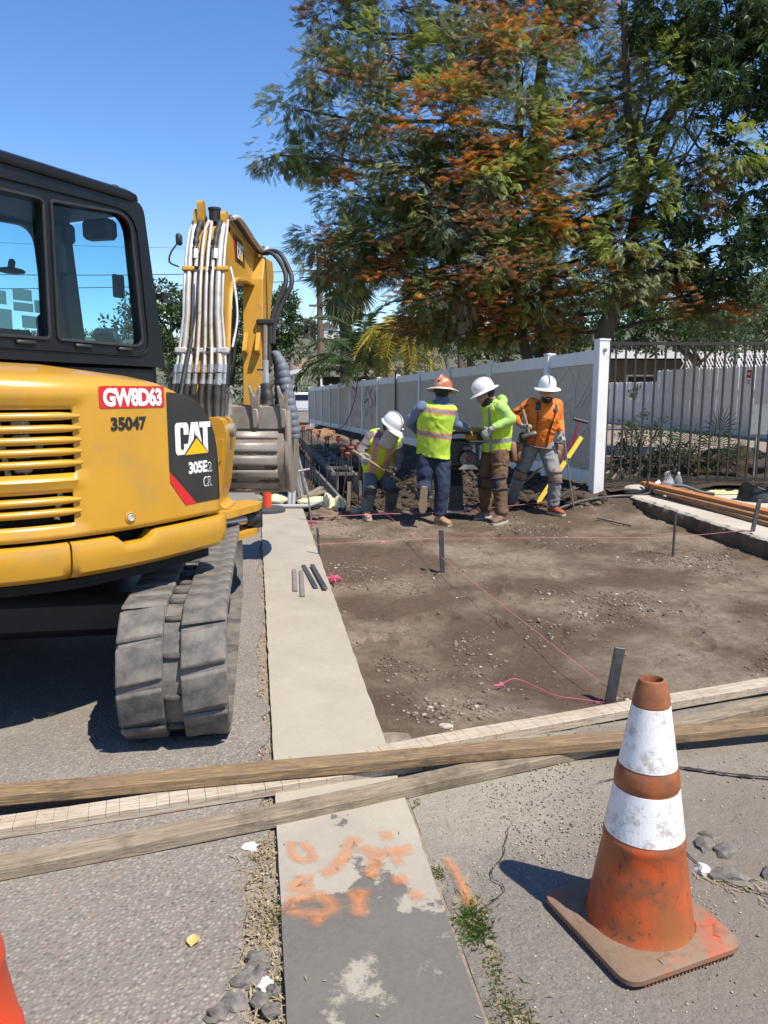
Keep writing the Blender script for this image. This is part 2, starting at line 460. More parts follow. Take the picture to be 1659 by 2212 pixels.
# strip of dirt and fill in the joint between road and gutter
sheet('joint_fill', lambda y: gut_l(y)-.2, lambda y: gut_l(y)+.02, [-3+.05*i for i in range(280)], .2, 'joint_sand', lambda x, y: slope(y)-.012+.012*mnoise.noise(Vector((x*20, y*20, 0))), nx=5)
sheet('joint_fill', lambda y: gut_r(y)-.02, lambda y: gut_r(y)+.12, [-3+.05*i for i in range(124)], .2, 'joint_sand', lambda x, y: .001+.008*mnoise.noise(Vector((x*20, y*20, 0))), nx=4)
# apron in the right foreground, its far edge broken along the excavation
def apron_far(x): return 3.13+0.31*x+0.05*mnoise.noise(Vector((x*3, 1.7, 0)))+.03*mnoise.noise(Vector((x*11, 4, 0)))
mb = MB(); nxx = 120; nyy = 60
def apf(u, v):
    x0 = u*9.0-0.4; yf = apron_far(x0); y = -3+(yf+3)*(v**0.8)
    x = gut_r(y)+.015+(x0+.4)
    return (x, y, .002+.006*mnoise.noise(Vector((x*2.5, y*2.5, 2)))-(0.02 if v > .985 else 0))
mb.grid(apf, nxx, nyy)
n0 = nyy*(nxx+1); vs = [(mb.v[n0+i][0], mb.v[n0+i][1]+.01, -.3) for i in range(nxx+1)]; o = len(mb.v); mb.v.extend(vs)
for i in range(nxx): mb.f.append((n0+i, n0+i+1, o+i+1, o+i)); mb.mi.append(0)
struct(mb.build('apron', 'apron_asphalt', smooth=40))
# the dug-out bed
def slab_x(y): return 3.17+(10.136-y)*0.1085
_fr = random.Random(31); FOOT = [(_fr.uniform(-.2, 2.9), _fr.uniform(4.0, 9.2), _fr.uniform(0, 3.14)) for _ in range(46)]
def bed_z(x, y):
    z = -.062+.020*mnoise.noise(Vector((x*1.1, y*1.6, 0)))+.014*mnoise.noise(Vector((x*5, y*5, 1)))+.006*mnoise.noise(Vector((x*15, y*15, 2)))
    if y > 8.4:
        t = min(1, (y-8.4)/1.4); z += t*(.035*mnoise.noise(Vector((x*6, y*6, 5)))+.03*mnoise.noise(Vector((x*3, y*3, 9))))
    if y < 9.5:
        for fx_, fy_, fa in FOOT:
            dx, dy = x-fx_, y-fy_
            if abs(dx) < .2 and abs(dy) < .2:
                a_ = dx*math.cos(fa)+dy*math.sin(fa); b_ = -dx*math.sin(fa)+dy*math.cos(fa)
                q = (a_/.14)**2+(b_/.052)**2; z += -.030*math.exp(-q**2)+.016*math.exp(-((q-1.5)/.5)**2)
        z += .010*math.sin((y-.28*x)*26+2*mnoise.noise(Vector((x*1.5, y, 8))))*max(0, mnoise.noise(Vector((x*.8, y*.8, 11))))
    z += slope(y)
    d = fence_x(y)-x
    if y > 9.2:
        k = min(1, (y-9.2)/1.2)
        z += k*(.235*math.exp(-(max(d, 0)/.75)**2)+.09*math.exp(-((d-.9)/.3)**2)*max(0, mnoise.noise(Vector((x*2, y*1.2, 3)))+.4))
        dl = x-gut_r(y)        # trench for the footing
        if dl < 2.6 and y > 10.2: z -= .25*min(1, (y-10.2)/.8)*math.exp(-((dl-1.15)/.75)**4)
    return z
mb = MB()
def bed(u, v):
    y = 2.9+v**1.35*33; a = gut_r(y)-.03; b = (slab_x(y)+.1) if y < 10.0 else fence_x(y)+.25
    if 10.0 <= y < 10.5: b = 3.25
    x = a+(b-a)*u; return (x, y, bed_z(x, y))
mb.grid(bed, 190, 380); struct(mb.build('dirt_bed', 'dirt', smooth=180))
mb = MB()      # right part of the bed in front of the slab
mb.grid(lambda u, v: (slab_x(2.9+v*7.5)+.09+u*4, 2.9+v*7.5, bed_z(slab_x(2.9+v*7.5)+u*4, 2.9+v*7.5)-.004), 60, 60)
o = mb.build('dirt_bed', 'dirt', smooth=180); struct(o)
# raised slab on the right with its rough broken edge
mb = MB()
def slab(u, v):
    y = 5.2+v*5.05; e = .035*mnoise.noise(Vector((y*4, 1, 0)))+.02*mnoise.noise(Vector((y*15, 2, 0)))
    prof = [(-.02, -.2), (.03, -.08), (0.0, .03), (.01, .095), (.045, .118), (.12, .121), (.5, .122), (1.5, .125), (7, .13)]
    k = u*8; i = min(int(k), 7); t = k-i; a, z = prof[i][0]+(prof[i+1][0]-prof[i][0])*t, prof[i][1]+(prof[i+1][1]-prof[i][1])*t
    n = mnoise.noise(Vector((y*13, z*14, 3)))*(.03 if u < .5 else 0)
    return (slab_x(y)+a+e*(1 if u < .7 else 0)+n, y, z)
mb.grid(slab, 24, 160)
o = struct(mb.build('concrete_walk', ['concrete_pale', 'soil_brown'], smooth=50))
o.data.polygons.foreach_set('material_index', [1 if abs(p.normal.z) < .6 and p.center.z < .09 else 0 for p in o.data.polygons])
# ground behind the iron fence and the parking lot
mb = MB()
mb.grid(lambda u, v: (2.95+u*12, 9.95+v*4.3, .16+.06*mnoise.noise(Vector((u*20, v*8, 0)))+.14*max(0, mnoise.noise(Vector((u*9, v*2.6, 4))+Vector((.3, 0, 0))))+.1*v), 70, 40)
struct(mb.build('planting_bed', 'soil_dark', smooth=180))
mb = MB()
mb.grid(lambda u, v: (fence_x(14+v*30)+.4+u*30, 13.9+v*30, .28), 4, 4)
struct(mb.build('parking_lot', 'lot_concrete'))
# loose stones
def stones(name, n, fn, r0, r1, material, seed, zf, label, cat):
    rnd = random.Random(seed); bm = bmesh.new(); bmesh.ops.create_icosphere(bm, subdivisions=1, radius=1)
    bv = np.array([v.co[:] for v in bm.verts]); bf = np.array([[v.index for v in f.verts] for f in bm.faces]); bm.free()
    V = []; Fc = []
    for i in range(n):
        p = fn(rnd)
        if p is None: continue
        r = r0+(r1-r0)*rnd.random()**3
        sc = np.array([r*rnd.uniform(.7, 1.4), r*rnd.uniform(.7, 1.3), r*rnd.uniform(.45, .8)])
        jitter = 1+np.array([rnd.uniform(-.22, .22) for _ in bv])[:, None]
        q = bv*jitter*sc; a = rnd.random()*6.28; ca, sa = math.cos(a), math.sin(a)
        q = np.stack([q[:, 0]*ca-q[:, 1]*sa, q[:, 0]*sa+q[:, 1]*ca, q[:, 2]], 1)+np.array([p[0], p[1], zf(*p)+sc[2]*.35])
        Fc.append(bf+len(V)*len(bv)); V.append(q)
    return stuff(mesh_np(name, np.concatenate(V), np.concatenate(Fc), material), label, cat)
def in_bed(rnd):
    for _ in range(20):
        y = 3.1+rnd.random()**1.3*6.6; x = gut_r(y)+.05+rnd.random()*(slab_x(y)-gut_r(y)-.1)
        if y < 3.25+.31*x: continue
        dens = .035+max(0, mnoise.noise(Vector((x*.9+3, y*.9, 0)))+.6*mnoise.noise(Vector((x*3, y*3, 4)))-.08)**1.3*3.5
        if rnd.random() < dens: return (x, y)
    return None
stones('bed_pebbles', 3000, in_bed, .003, .014, 'pebble', 1, bed_z, 'small stones scattered over the dug dirt bed', 'stones')
stones('bed_pebbles', 260, in_bed, .003, .018, 'pebble_pale', 2, bed_z, 'pale stones scattered over the dug dirt bed', 'stones')
def in_dug(rnd):
    y = 9.7+rnd.random()**1.3*5; x = gut_r(y)+.6+rnd.random()*(fence_x(y)-gut_r(y)-.6)
    return (x, y)
stones('earth_clods', 1500, in_dug, .012, .085, 'soil_dark', 12, bed_z, 'dark lumps of dug earth behind the workers', 'earth')  # dark earth tone here also carries the shadow of the piles
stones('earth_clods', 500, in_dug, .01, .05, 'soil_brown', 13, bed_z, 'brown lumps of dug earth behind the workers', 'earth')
def in_apron(rnd):
    for _ in range(30):
        x = rnd.uniform(.15, 2.2); y = rnd.uniform(1.3, 3.4)
        if x < gut_r(y)+.02 or y > apron_far(x-gut_r(y)): continue
        d = math.exp(-((x-.62)/.35)**2-((y-2.45)/.3)**2)*1.5+.10+max(0, mnoise.noise(Vector((x*2, y*2, 7))))*.4
        if rnd.random() < d: return (x, y)
    return None
stones('clods', 5200, in_bed, .003, .013, 'soil_brown', 9, bed_z, 'small crumbs of soil over the dug bed', 'soil crumbs')
stones('apron_gravel', 4000, in_apron, .0012, .005, 'pebble', 15, lambda x, y: .003, 'fine brown gravel on the asphalt apron', 'gravel')
stones('apron_gravel', 3800, in_apron, .0012, .0042, 'pebble_pale', 3, lambda x, y: .003, 'fine pale gravel spilt on the asphalt apron', 'gravel')
def in_joint(rnd):
    y = 1.3+rnd.random()**1.2*8; return (gut_l(y)-.1+rnd.gauss(0, .05)+.04, y)
stones('joint_gravel', 2600, in_joint, .002, .006, 'pebble_pale', 14, lambda x, y: -.004, 'pale crumbs in the joint beside the gutter', 'gravel')
stones('joint_gravel', 2600, in_joint, .002, .007, 'pebble', 4, lambda x, y: -.008, 'gravel crumbs in the joint beside the gutter', 'gravel')
# ================================================================= EXCAVATOR
mat('cat_yellow', (0.62, 0.325, 0.022), .34, (0.57, 0.295, 0.022), 3, spec=.5, coat=.35, bump=.02, bscale=8, dirt=(0.47, .27, .06), dirt_amt=.38, dirt_scale=4)
mat('cat_yellow_worn', (0.60, 0.315, 0.025), .45, (0.52, 0.28, 0.035), 5, dirt=(0.32, .21, .09), dirt_amt=.35, dirt_scale=9, bump=.06, bscale=50)
mat('cab_black', (0.006, 0.006, 0.007), .42, (0.010, .010, .011), 4, spec=.35)
mat('black_plastic', (0.018, 0.018, 0.019), .55, (0.03, .03, .03), 12)
mat('inner_dark', (0.006, 0.006, 0.006), .85)
mat('chrome', (0.62, 0.61, 0.59), .3, (0.48, .47, .45), 20, metal=.6, bump=.03, bscale=90)
mat('tube_steel', (0.66, 0.65, 0.63), .38, (0.52, .51, .49), 14, metal=.25, dirt=(0.3, .28, .25), dirt_amt=.25, dirt_scale=12)
mat('hose_rubber', (0.022, 0.022, 0.023), .62, (0.05, 0.048, 0.045), 18, bump=.25, bscale=90, bdist=.004)
mat('track_rubber', (0.078, 0.075, 0.072), .75, (0.13, 0.126, 0.118), 7, bump=.35, bscale=45, bdist=.008, dirt=(0.25, .22, .185), dirt_amt=.62, dirt_scale=7)
mat('track_groove', (0.05, 0.048, 0.046), .85, (0.17, .15, .125), 14, bump=.4, bscale=60)
mat('bucket_steel', (0.235, 0.205, 0.17), .6, (0.32, 0.28, 0.235), 4, metal=.1, bump=.15, bscale=60, bdist=.004, dirt=(0.17, .115, .075), dirt_amt=.45, dirt_scale=7)
mat('lip_steel', (0.33, 0.31, 0.285), .5, (0.25, .23, .2), 6, metal=.25, bump=.1, bscale=50, dirt=(0.22, .16, .11), dirt_amt=.35, dirt_scale=9)
mat('tooth_steel', (0.46, 0.43, 0.39), .35, (0.32, .28, .24), 18, metal=.45, bump=.15, bscale=60)
mat('mud', (0.10, .065, .042), .95, (0.17, .115, .075), 20, bump=.9, bscale=60, bdist=.02)
mat('decal_black', (0.012, 0.012, 0.013), .32, (0.02, .02, .02), 8, coat=.3)
mat('decal_red', (0.62, 0.018, 0.022), .35); mat('decal_white', (0.80, 0.80, 0.80), .4)
mat('decal_yellow', (0.85, 0.50, 0.0), .35); mat('paper_green', (0.95, 1.15, 0.95), .8); _nt, _N, _L, _p = nodes_of(MATS['paper_green']); _t = _N.new('ShaderNodeBsdfTranslucent'); _t.inputs[0].default_value = (.92, 1, .88, 1); _m = _N.new('ShaderNodeMixShader'); _m.inputs[0].default_value = .85; _L.new(_p.outputs[0], _m.inputs[1]); _L.new(_t.outputs[0], _m.inputs[2]); _L.new(_m.outputs[0], _N['Material Output'].inputs[0])
mat('seat_fabric', (0.02, .02, .022), .85)
glass('cab_glass', (0.60, 0.82, 0.88))
EXC = (-1.80, 4.15)
EX = thing('excavator', 'yellow and black compact tracked excavator with raised boom, parked on the road', 'excavator', (EXC[0], EXC[1], 0))
TU = Matrix(((.899, .438, 0, EXC[0]), (-.438, .899, 0, EXC[1]), (0, 0, 1, 0), (0, 0, 0, 1)))
def ub(): return MB(TU)
def footprint():
    A, B, N = 1.10, 1.30, 2.8; pts = []
    for i in range(121):
        t = math.pi/2*i/120; pts.append((A*math.sin(t)**(2/N), -B*math.cos(t)**(2/N)))
    r = .10
    for i in range(1, 13):
        a = math.pi/2*i/12; pts.append((A-r+r*math.cos(a), r*math.sin(a)))
    pts.append((.5, .10)); L = [0]
    for a, b in zip(pts, pts[1:]): L.append(L[-1]+math.dist(a, b))
    return pts, L
FPT, FPL = footprint()
def fp(s):
    i = min(max(bisect.bisect(FPL, s)-1, 0), len(FPT)-2); t = (s-FPL[i])/max(1e-9, FPL[i+1]-FPL[i])
    a, b = FPT[i], FPT[i+1]; return Vector((a[0]+(b[0]-a[0])*t, a[1]+(b[1]-a[1])*t))
def fpn(s):
    d = fp(s+.01)-fp(s-.01); return Vector((-d.y*-1, -d.x)).normalized() if False else Vector((d.y, -d.x)).normalized()
def smooth01(t): t = max(0, min(1, t)); return t*t*(3-2*t)
def interp(x, tab):
    if x <= tab[0][0]: return tab[0][1]
    for (a, b), (c, d) in zip(tab, tab[1:]):
        if x <= c: return b+(d-b)*(x-a)/(c-a)
    return tab[-1][1]
ZT = [(0, 1.61), (1.45, 1.60), (1.70, 1.575), (1.80, 1.54), (1.88, 1.497), (1.95, 1.435), (2.0, 1.375), (2.05, 1.28), (2.085, 1.17), (2.115, 1.02), (2.16, .96), (2.6, .95)]
HOLES = [(.25, 1.25, 1.150, 1.402), (.25, 1.235, .948, 1.072)]
def recess(s, z):
    d = 0
    for a, b, c, e in HOLES:
        ds = max(a-s, s-b, 0); dz = max(c-z, z-e, 0); k = 1-max(ds/.06, dz/.035)
        if k > 0: d = max(d, .014*smooth01(k*1.2))
    return d
def wall(s, z, off=0.0):
    p = fp(s); n = fpn(s); q = p+n*(off-recess(s, z)); return Vector((q.x, q.y, z))
# --- hood
S_ROWS = sorted(set([round(.02*i, 4) for i in range(0, 107)]+[.25, 1.25, 1.235, 2.07, 2.09, 2.11, 2.13, 2.15, 2.17, 2.2, 2.3, 2.45, 2.6]))
Z_ROWS = [.888, .91, .93, .948, .96, .985, 1.01, 1.035, 1.06, 1.072, 1.09, 1.12, 1.150, 1.17, 1.2, 1.23, 1.26, 1.29, 1.32, 1.35, 1.38, 1.402, 1.42, 1.44, 1.46, 1.475]
SHO = [(0.012, 1.497), (.03, 1.515), (.06, 1.53), (.12, 1.543), (.25, 1.565), (.5, 1.59), (.8, 1.605), (1, 1.61)]
vs = []; fs = []
nrow = len(Z_ROWS)+len(SHO)
for s in S_ROWS:
    k = (interp(s, ZT)-.888)/(1.61-.888); p = fp(s); n = fpn(s); Q = Vector((.16, p.y))
    for z in Z_ROWS:
        zz = .888+(z-.888)*k; vs.append(wall(s, zz))
    for a, z in SHO:
        q = p+(Q-p)*a; vs.append(Vector((q.x, q.y, .888+(z-.888)*k)))
for i in range(len(S_ROWS)-1):
    for j in range(nrow-1):
        sm = (S_ROWS[i]+S_ROWS[i+1])/2; zm = (Z_ROWS[j]+Z_ROWS[j+1])/2 if j+1 < len(Z_ROWS) else 9
        if any(a < sm < b and c < zm < e for a, b, c, e in HOLES): continue
        a = i*nrow+j; fs.append((a, a+nrow, a+nrow+1, a+1))
mb = ub(); mb.add(vs, fs); hood = mb.build('hood', 'cat_yellow', EX, smooth=40)
md = hood.modifiers.new('edge', 'SOLIDIFY'); md.thickness = .012; md.offset = -1
# --- slats in the two vents
for (a, b, c, e), zs in ((HOLES[0], [1.370, 1.3225, 1.277, 1.232, 1.186]), (HOLES[1], [1.040, .9945])):
    for z in zs:
        mb = ub(); n = 28; pr = [(-.010, -.016), (0.006, -.0155), (.014, -.008), (.016, 0), (.013, .008), (.004, .0145), (-.010, .016)]
        vv = []; ff = []
        for i in range(n+1):
            s = a-.01+(b-a+.035)*i/n; tp = min(1, (b+.025-s)/.05) if s > b-.03 else 1
            p = fp(s); nn = fpn(s)
            for o, dz in pr: q = p+nn*(o*max(.12, tp)-.012*max(0, tp)); vv.append((q.x, q.y, z+dz*(.35+.65*max(0.0, tp))))
        m = len(pr)
        for i in range(n):
            for j in range(m): k = i*m+j; l = i*m+(j+1) % m; ff.append((k, l, l+m, k+m))
        mb.add(vv, ff); mb.build('louver_slat', 'cat_yellow', hood, smooth=50)
# --- engine bay seen between the slats
mb = ub()
for s0, zz in ((0, 0),):
    vv = []; ff = []; ss = [.02*i for i in range(112)]
    for s in ss:
        p = fp(s)*.90
        for z in (.70, .9, 1.45): vv.append((p.x, p.y, z))
    for i in range(len(ss)-1):
        for j in range(2): a = i*3+j; ff.append((a, a+3, a+4, a+1))
    mb.add(vv, ff)
mb.build('engine_bay', 'inner_dark', EX)
mb = ub(); rnd = random.Random(5)
for k in range(9):
    s = .6+.07*k; p = fp(s)*.93; mb.tube([(p.x, p.y, .95+.5*rnd.random()), (p.x+.02, p.y+.03, 1.05+.4*rnd.random())], .012, 6)
for k in range(4):
    p = fp(1.02)*.945; mb.tube([(p.x, p.y, 1.17+.055*k), (p.x+.05, p.y+.02, 1.175+.055*k)], .02, 8)
mb.build('engine_hose', 'tube_steel', EX, smooth=40)
# --- counterweight and side skirt
def skirt(s0, s1, name, notch=None):
    pr = [(-.06, .868), (.002, .872), (.022, .862), (.028, .84), (.026, .79), (.016, .745), (-.012, .722), (-.06, .712), (-.25, .712)]
    n = max(6, int((s1-s0)/.02)); vv = []; ff = []; m = len(pr)
    for i in range(n+1):
        s = s0+(s1-s0)*i/n; p = fp(s); nn = fpn(s); e = 0
        if i in (0, n): e = .012
        for o, z in pr:
            dz = 0
            if notch and z > .83: dz = -.036*smooth01((s-notch[0])/.05)*smooth01((notch[1]-s)/.05)
            q = p+nn*(o-(e if o > -.05 else 0)); vv.append((q.x, q.y, z+dz))
    for i in range(n):
        for j in range(m-1): k = i*m+j; ff.append((k, k+1, k+m+1, k+m))
    ff.append(tuple(range(m))); ff.append(tuple(n*m+j for j in range(m))[::-1])
    mb = ub(); mb.add(vv, ff); return mb.build(name, 'cat_yellow', EX, smooth=38)
skirt(-.2+.2, 1.198, 'counterweight'); skirt(1.206, 2.235, 'side_skirt', (1.39, 1.60))
mb = ub(); pts = []
mb.prism([(fp(s)*.93).to_tuple() for s in [.05*i for i in range(45)]]+[(-.9, .4), (-1.0, -.6)], lambda a, b, d: (a, b, d), .66, .70)
mb.build('underside', 'inner_dark', EX)
mb = ub(); c = wall(1.473, .938, .0); nn = fpn(1.473); Rl = Vector((nn.x, nn.y, 0)).to_track_quat('Z', 'Y').to_matrix()
mb.lathe([(.026, -.004), (.026, .003), (.02, .006), (.018, .002)], c, Rl, 20); mb.build('lock_ring', 'cat_yellow_worn', hood, smooth=40)
mb = ub(); mb.lathe([(.016, .0), (.016, .008), (.012, .010), (.011, .007), (.0005, .007)], c, Rl, 18); mb.build('hood_lock', 'tube_steel', hood, smooth=40)
# --- decals
def decal_col(name, m, s0, s1, top, bot, off, n=24, par=hood):
    vv = []; ff = []
    for i in range(n+1):
        s = s0+(s1-s0)*i/n; a, b = bot(s), top(s)
        for j in range(5): z = a+(b-a)*j/4; q = wall(s, z, off); vv.append(q)
    for i in range(n):
        for j in range(4): k = i*5+j; ff.append((k, k+5, k+6, k+1))
    mb = ub(); mb.add(vv, ff); return mb.build(name, m, par)
DT = [(1.697, 1.468), (1.773, 1.463), (1.83, 1.452), (1.879, 1.432), (1.93, 1.395), (1.974, 1.345), (2.01, 1.27), (2.030, 1.19), (2.040, 1.10), (2.046, .955)]
line = lambda s: 1.111+(s-1.699)*(.951-1.111)/(1.864-1.699)
panel = decal_col('logo_panel', 'decal_black', 1.697, 2.045, lambda s: interp(s, DT)-.006, lambda s: max(line(s), .951)+.001, .0025, 40)
decal_col('red_stripe', 'decal_red', 1.699, 1.862, lambda s: max(line(s), .952), lambda s: max(1.062-(s-1.70)*1.24, .951), .0025, 16)
def decal_txt(name, vf, s0, s1, z0, z1, off, m, par=None):
    v, f = vf; mb = ub(); mb.add([wall(s0+(s1-s0)*a, z0+(z1-z0)*b, off) for a, b in v], f)
    return mb.build(name, m, par or hood)
def poly(pts):
    from mathutils.geometry import tessellate_polygon
    t = tessellate_polygon([[Vector((a, b, 0)) for a, b in pts]]); return pts, [tuple(q) for q in t]
Cc = [(.62, .62), (1, .62), (1, .86), (.97, .94), (.86, 1), (.14, 1), (.03, .94), (0, .86), (0, .14), (.03, .06), (.14, 0), (.86, 0), (.97, .06), (1, .14), (1, .33), (.62, .33), (.62, .2), (.56, .15), (.44, .15), (.38, .2), (.38, .8), (.44, .85), (.56, .85), (.62, .8)]
Aa = [(0, 0), (.30, 1), (.70, 1), (1, 0), (.70, 0), (.5, .74), (.30, 0)]
Tt = [(0, 1), (1, 1), (1, .82), (.72, .82), (.72, 0), (.30, 0), (.30, .82), (0, .82)]
for k, (pl, a, b) in enumerate(((Cc, 1.737, 1.825), (Aa, 1.806, 1.925), (Tt, 1.898, 1.978))):
    decal_txt('logo_letter', poly(pl), a, b, 1.182, 1.326, .0045+.0003*k, 'decal_white', panel)
decal_txt('logo_triangle', poly([(0, 0), (1, 0), (.5, 1)]), 1.782, 1.966, 1.174, 1.266, .0058, 'decal_black', panel)
decal_txt('logo_triangle', poly([(0, 0), (1, 0), (.5, 1)]), 1.796, 1.954, 1.180, 1.252, .0064, 'decal_yellow', panel)
decal_txt('model_lettering', text_mesh('305E', .045, .95), 1.816, 1.946, 1.090, 1.146, .0045, 'decal_white', panel)
decal_txt('model_lettering', text_mesh('2', .03), 1.950, 1.979, 1.090, 1.136, .0045, 'decal_white', panel)
decal_txt('model_lettering', text_mesh('2', -.004), 1.9535, 1.9755, 1.0945, 1.1315, .0055, 'decal_black', panel)
decal_txt('model_lettering', text_mesh('CR', .035), 1.914, 1.976, 1.022, 1.070, .0045, 'decal_white', panel)
decal_txt('model_lettering', text_mesh('CR', .0), 1.9185, 1.972, 1.027, 1.065, .0055, 'decal_black', panel)
def rrect(r=.12, asp=4.0):
    out = []
    for cx, cy, a0 in ((1-r/asp, 1-r, 0), (r/asp, 1-r, 90), (r/asp, r, 180), (1-r/asp, r, 270)):
        for i in range(5): a = R_(a0+i*22.5); out.append((cx+r/asp*math.cos(a), cy+r*math.sin(a)))
    return out
gw = decal_col('number_plate', 'decal_red', 1.358, 1.684, lambda s: 1.487-.004*((abs(s-1.521) > .155)), lambda s: 1.397+.004*((abs(s-1.521) > .155)), .0025, 26)
decal_txt('number_lettering', text_mesh('GW8D63', .05, .92), 1.374, 1.668, 1.4035, 1.481, .0045, 'decal_white', gw)
decal_txt('unit_number', text_mesh('35047', .045, 1.0), 1.404, 1.579, 1.305, 1.361, .003, 'decal_black')
# --- cab
def plate(mb, outer, holes, f, d0, d1):
    from mathutils.geometry import tessellate_polygon
    loops = [outer]+holes; t = tessellate_polygon([[Vector((a, b, 0)) for a, b in lp] for lp in loops])
    flat = [q for lp in loops for q in lp]; n = len(flat)
    vv = [f(a, b, d0) for a, b in flat]+[f(a, b, d1) for a, b in flat]
    ff = [tuple(q) for q in t]+[tuple(i+n for i in q)[::-1] for q in t]; o = 0
    for lp in loops:
        m = len(lp)
        for i in range(m): j = (i+1) % m; ff.append((o+i, o+j, o+j+n, o+i+n))
        o += m
    mb.add(vv, ff)
def rnd_poly(pts, r, n=5):
    out = []; m = len(pts)
    for i in range(m):
        p = Vector(pts[i]); a = (Vector(pts[i-1])-p); b = (Vector(pts[(i+1) % m])-p)
        ra = min(r[i] if isinstance(r, (list, tuple)) else r, a.length*.45, b.length*.45); a.normalize(); b.normalize()
        p0 = p+a*ra; p1 = p+b*ra
        for k in range(n+1): t = k/n; q = p0*(1-t)**2+p*2*t*(1-t)+p1*t*t; out.append((q.x, q.y))
    return out
W1 = rnd_poly([(-.70, 1.725), (-.112, 1.725), (-.10, 2.398), (-.70, 2.385)], .03)
W2 = rnd_poly([(-.062, 1.725), (.545, 1.718), (.488, 2.44), (-.052, 2.402)], [.02, .07, .12, .02], 7)
WD = rnd_poly([(-.70, 1.725), (.545, 1.718), (.488, 2.44), (-.70, 2.385)], [.05, .07, .12, .05], 7)
OUT = rnd_poly([(-.80, 1.62), (.725, 1.605), (.60, 2.525), (-.80, 2.53)], [.02, .02, .07, .02])
mb = ub(); plate(mb, OUT, [W1, W2], lambda a, b, d: (d, a, b), .12, .18); cabr = mb.build('cab_frame', 'cab_black', EX, smooth=40)
mb = ub(); plate(mb, OUT, [WD], lambda a, b, d: (d, a, b), -.60, -.56); mb.build('cab_frame', 'cab_black', EX, smooth=40)
mb = ub(); plate(mb, [(-.56, .85), (.12, .85), (.12, 2.5), (-.56, 2.5)], [rnd_poly([(-.48, 1.75), (.04, 1.75), (.04, 2.4), (-.48, 2.4)], .06)], lambda a, b, d: (a, d, b), -.80, -.75)
mb.build('cab_frame', 'cab_black', EX, smooth=40)
# window gaskets: raised beads round both panes
for w in (W1, W2):
    mb = ub(); mb.tube([(.183, a, b) for a, b in w]+[(.183, *w[0])], .009, 6, caps=False); mb.build('window_seal', 'black_plastic', cabr, smooth=60)
mb = ub(); mb.tube([(.182, a, b) for a, b in rnd_poly([(-.78, 1.675), (.60, 1.664), (.535, 2.465), (-.78, 2.44)], [.02, .12, .15, .02], 7)], .007, 6, caps=False)
mb.build('frame_bead', 'cab_black', cabr, smooth=60)
def pane(w, x, name='window_pane'):
    p, f = poly(w); mb = ub(); mb.add([(x, a, b) for a, b in p], f); return mb.build(name, 'cab_glass', cabr, fix=False)
pane(W1, .15); pane(W2, .155); pane(WD, -.58)
mb = ub(); mb.add([(-.5, .66, 1.7), (.06, .66, 1.7), (.06, .54, 2.44), (-.5, .54, 2.44)], [(0, 1, 2, 3)]); mb.build('windscreen', 'cab_glass', EX, fix=False)
for x in (.09, -.50):
    mb = ub(); mb.bar((x, .69, 1.0), (x, .68, 1.62), .06, .06); mb.bar((x, .685, 1.62), (x, .575, 2.5), .055, .05); mb.build('front_pillar', 'cab_black', EX)
for y in (-.02, -.36):
    mb = ub(); mb.box((.19, y+.12 if y > -.1 else y+.1, 1.70), (.018, .115, .022), None, .008)
    if y > -.1: mb.box((.19, y+.42, 1.697), (.018, .11, .022), None, .008)
    mb.build('window_stop', 'black_plastic', cabr, smooth=40)
mb = ub()      # roof with a rounded brim
prf = [(-.03, 2.505), (.012, 2.515), (.022, 2.535), (.018, 2.558), (-.01, 2.575), (-.12, 2.588), (-.35, 2.592)]
def roof_ring(o): return rnd_poly([(-.60-o, -.80-o), (.18+o, -.80-o), (.18+o, .60+o), (-.60-o, .60+o)], .14+o, 6)
vv = []; ff = []; m = len(roof_ring(0))
for o, z in prf:
    for a, b in roof_ring(o if o > -.15 else -.1): vv.append((a if o > -.15 else a*.6-.08, b if o > -.15 else b*.6, z))
for i in range(len(prf)-1):
    for j in range(m): k = i*m+j; l = i*m+(j+1) % m; ff.append((k, l, l+m, k+m))
ff.append(tuple((len(prf)-1)*m+j for j in range(m))); ff.append(tuple(range(m))[::-1]); mb.add(vv, ff)
roof = mb.build('cab_roof', 'cab_black', EX, smooth=40)
mb = ub(); mb.blob((.12, .45, 2.585), (.02, .03, .015), sub=1, amp=0); mb.build('roof_marker', 'black_plastic', roof, smooth=60)
mb = ub(); mb.box((-.21, .0, 1.24), (.74, 1.35, .76), None, .03); mb.build('cab_base', 'cab_black', EX)
mb = ub(); mb.box((.17, .735, 2.02), (.05, .05, .03)); mb.box((.19, .745, 2.035), (.025, .06, .02)); mb.box((.19, .745, 1.995), (.025, .06, .02)); mb.build('mirror_clip', 'black_plastic', EX)
# interior
mb = ub(); mb.box((-.24, -.52, 2.02), (.46, .12, .55), Euler((-.12, 0, 0)).to_matrix(), .05); mb.box((-.24, -.25, 1.72), (.46, .5, .12), None, .04)
mb.box((-.24, -.56, 2.36), (.24, .08, .14), Euler((-.12, 0, 0)).to_matrix(), .03); mb.build('operator_seat', 'seat_fabric', EX, smooth=40)
mb = ub(); mb.bar((-.40, .60, 1.62), (-.42, .54, 2.45), .16, .05); mb.box((-.36, .50, 1.95), (.10, .12, .42), Euler((.1, 0, 0)).to_matrix(), .02)
mb.build('door_pillar', 'black_plastic', EX, smooth=40)
mb = ub(); mb.box((-.02, .47, 1.77), (.14, .05, .11), Euler((.5, 0, .3)).to_matrix(), .012); mb.tube([(-.02, .47, 1.75), (-.02, .45, 1.6)], .015, 6); mb.build('monitor', 'tube_steel', EX, smooth=40)
mb = ub(); mb.tube([(-.12, .05, 1.62), (-.12, .09, 1.80)], [.02, .014], 8); mb.blob((-.12, .1, 1.83), (.028, .028, .05), sub=2, amp=.05); mb.build('joystick', 'black_plastic', EX, smooth=60)
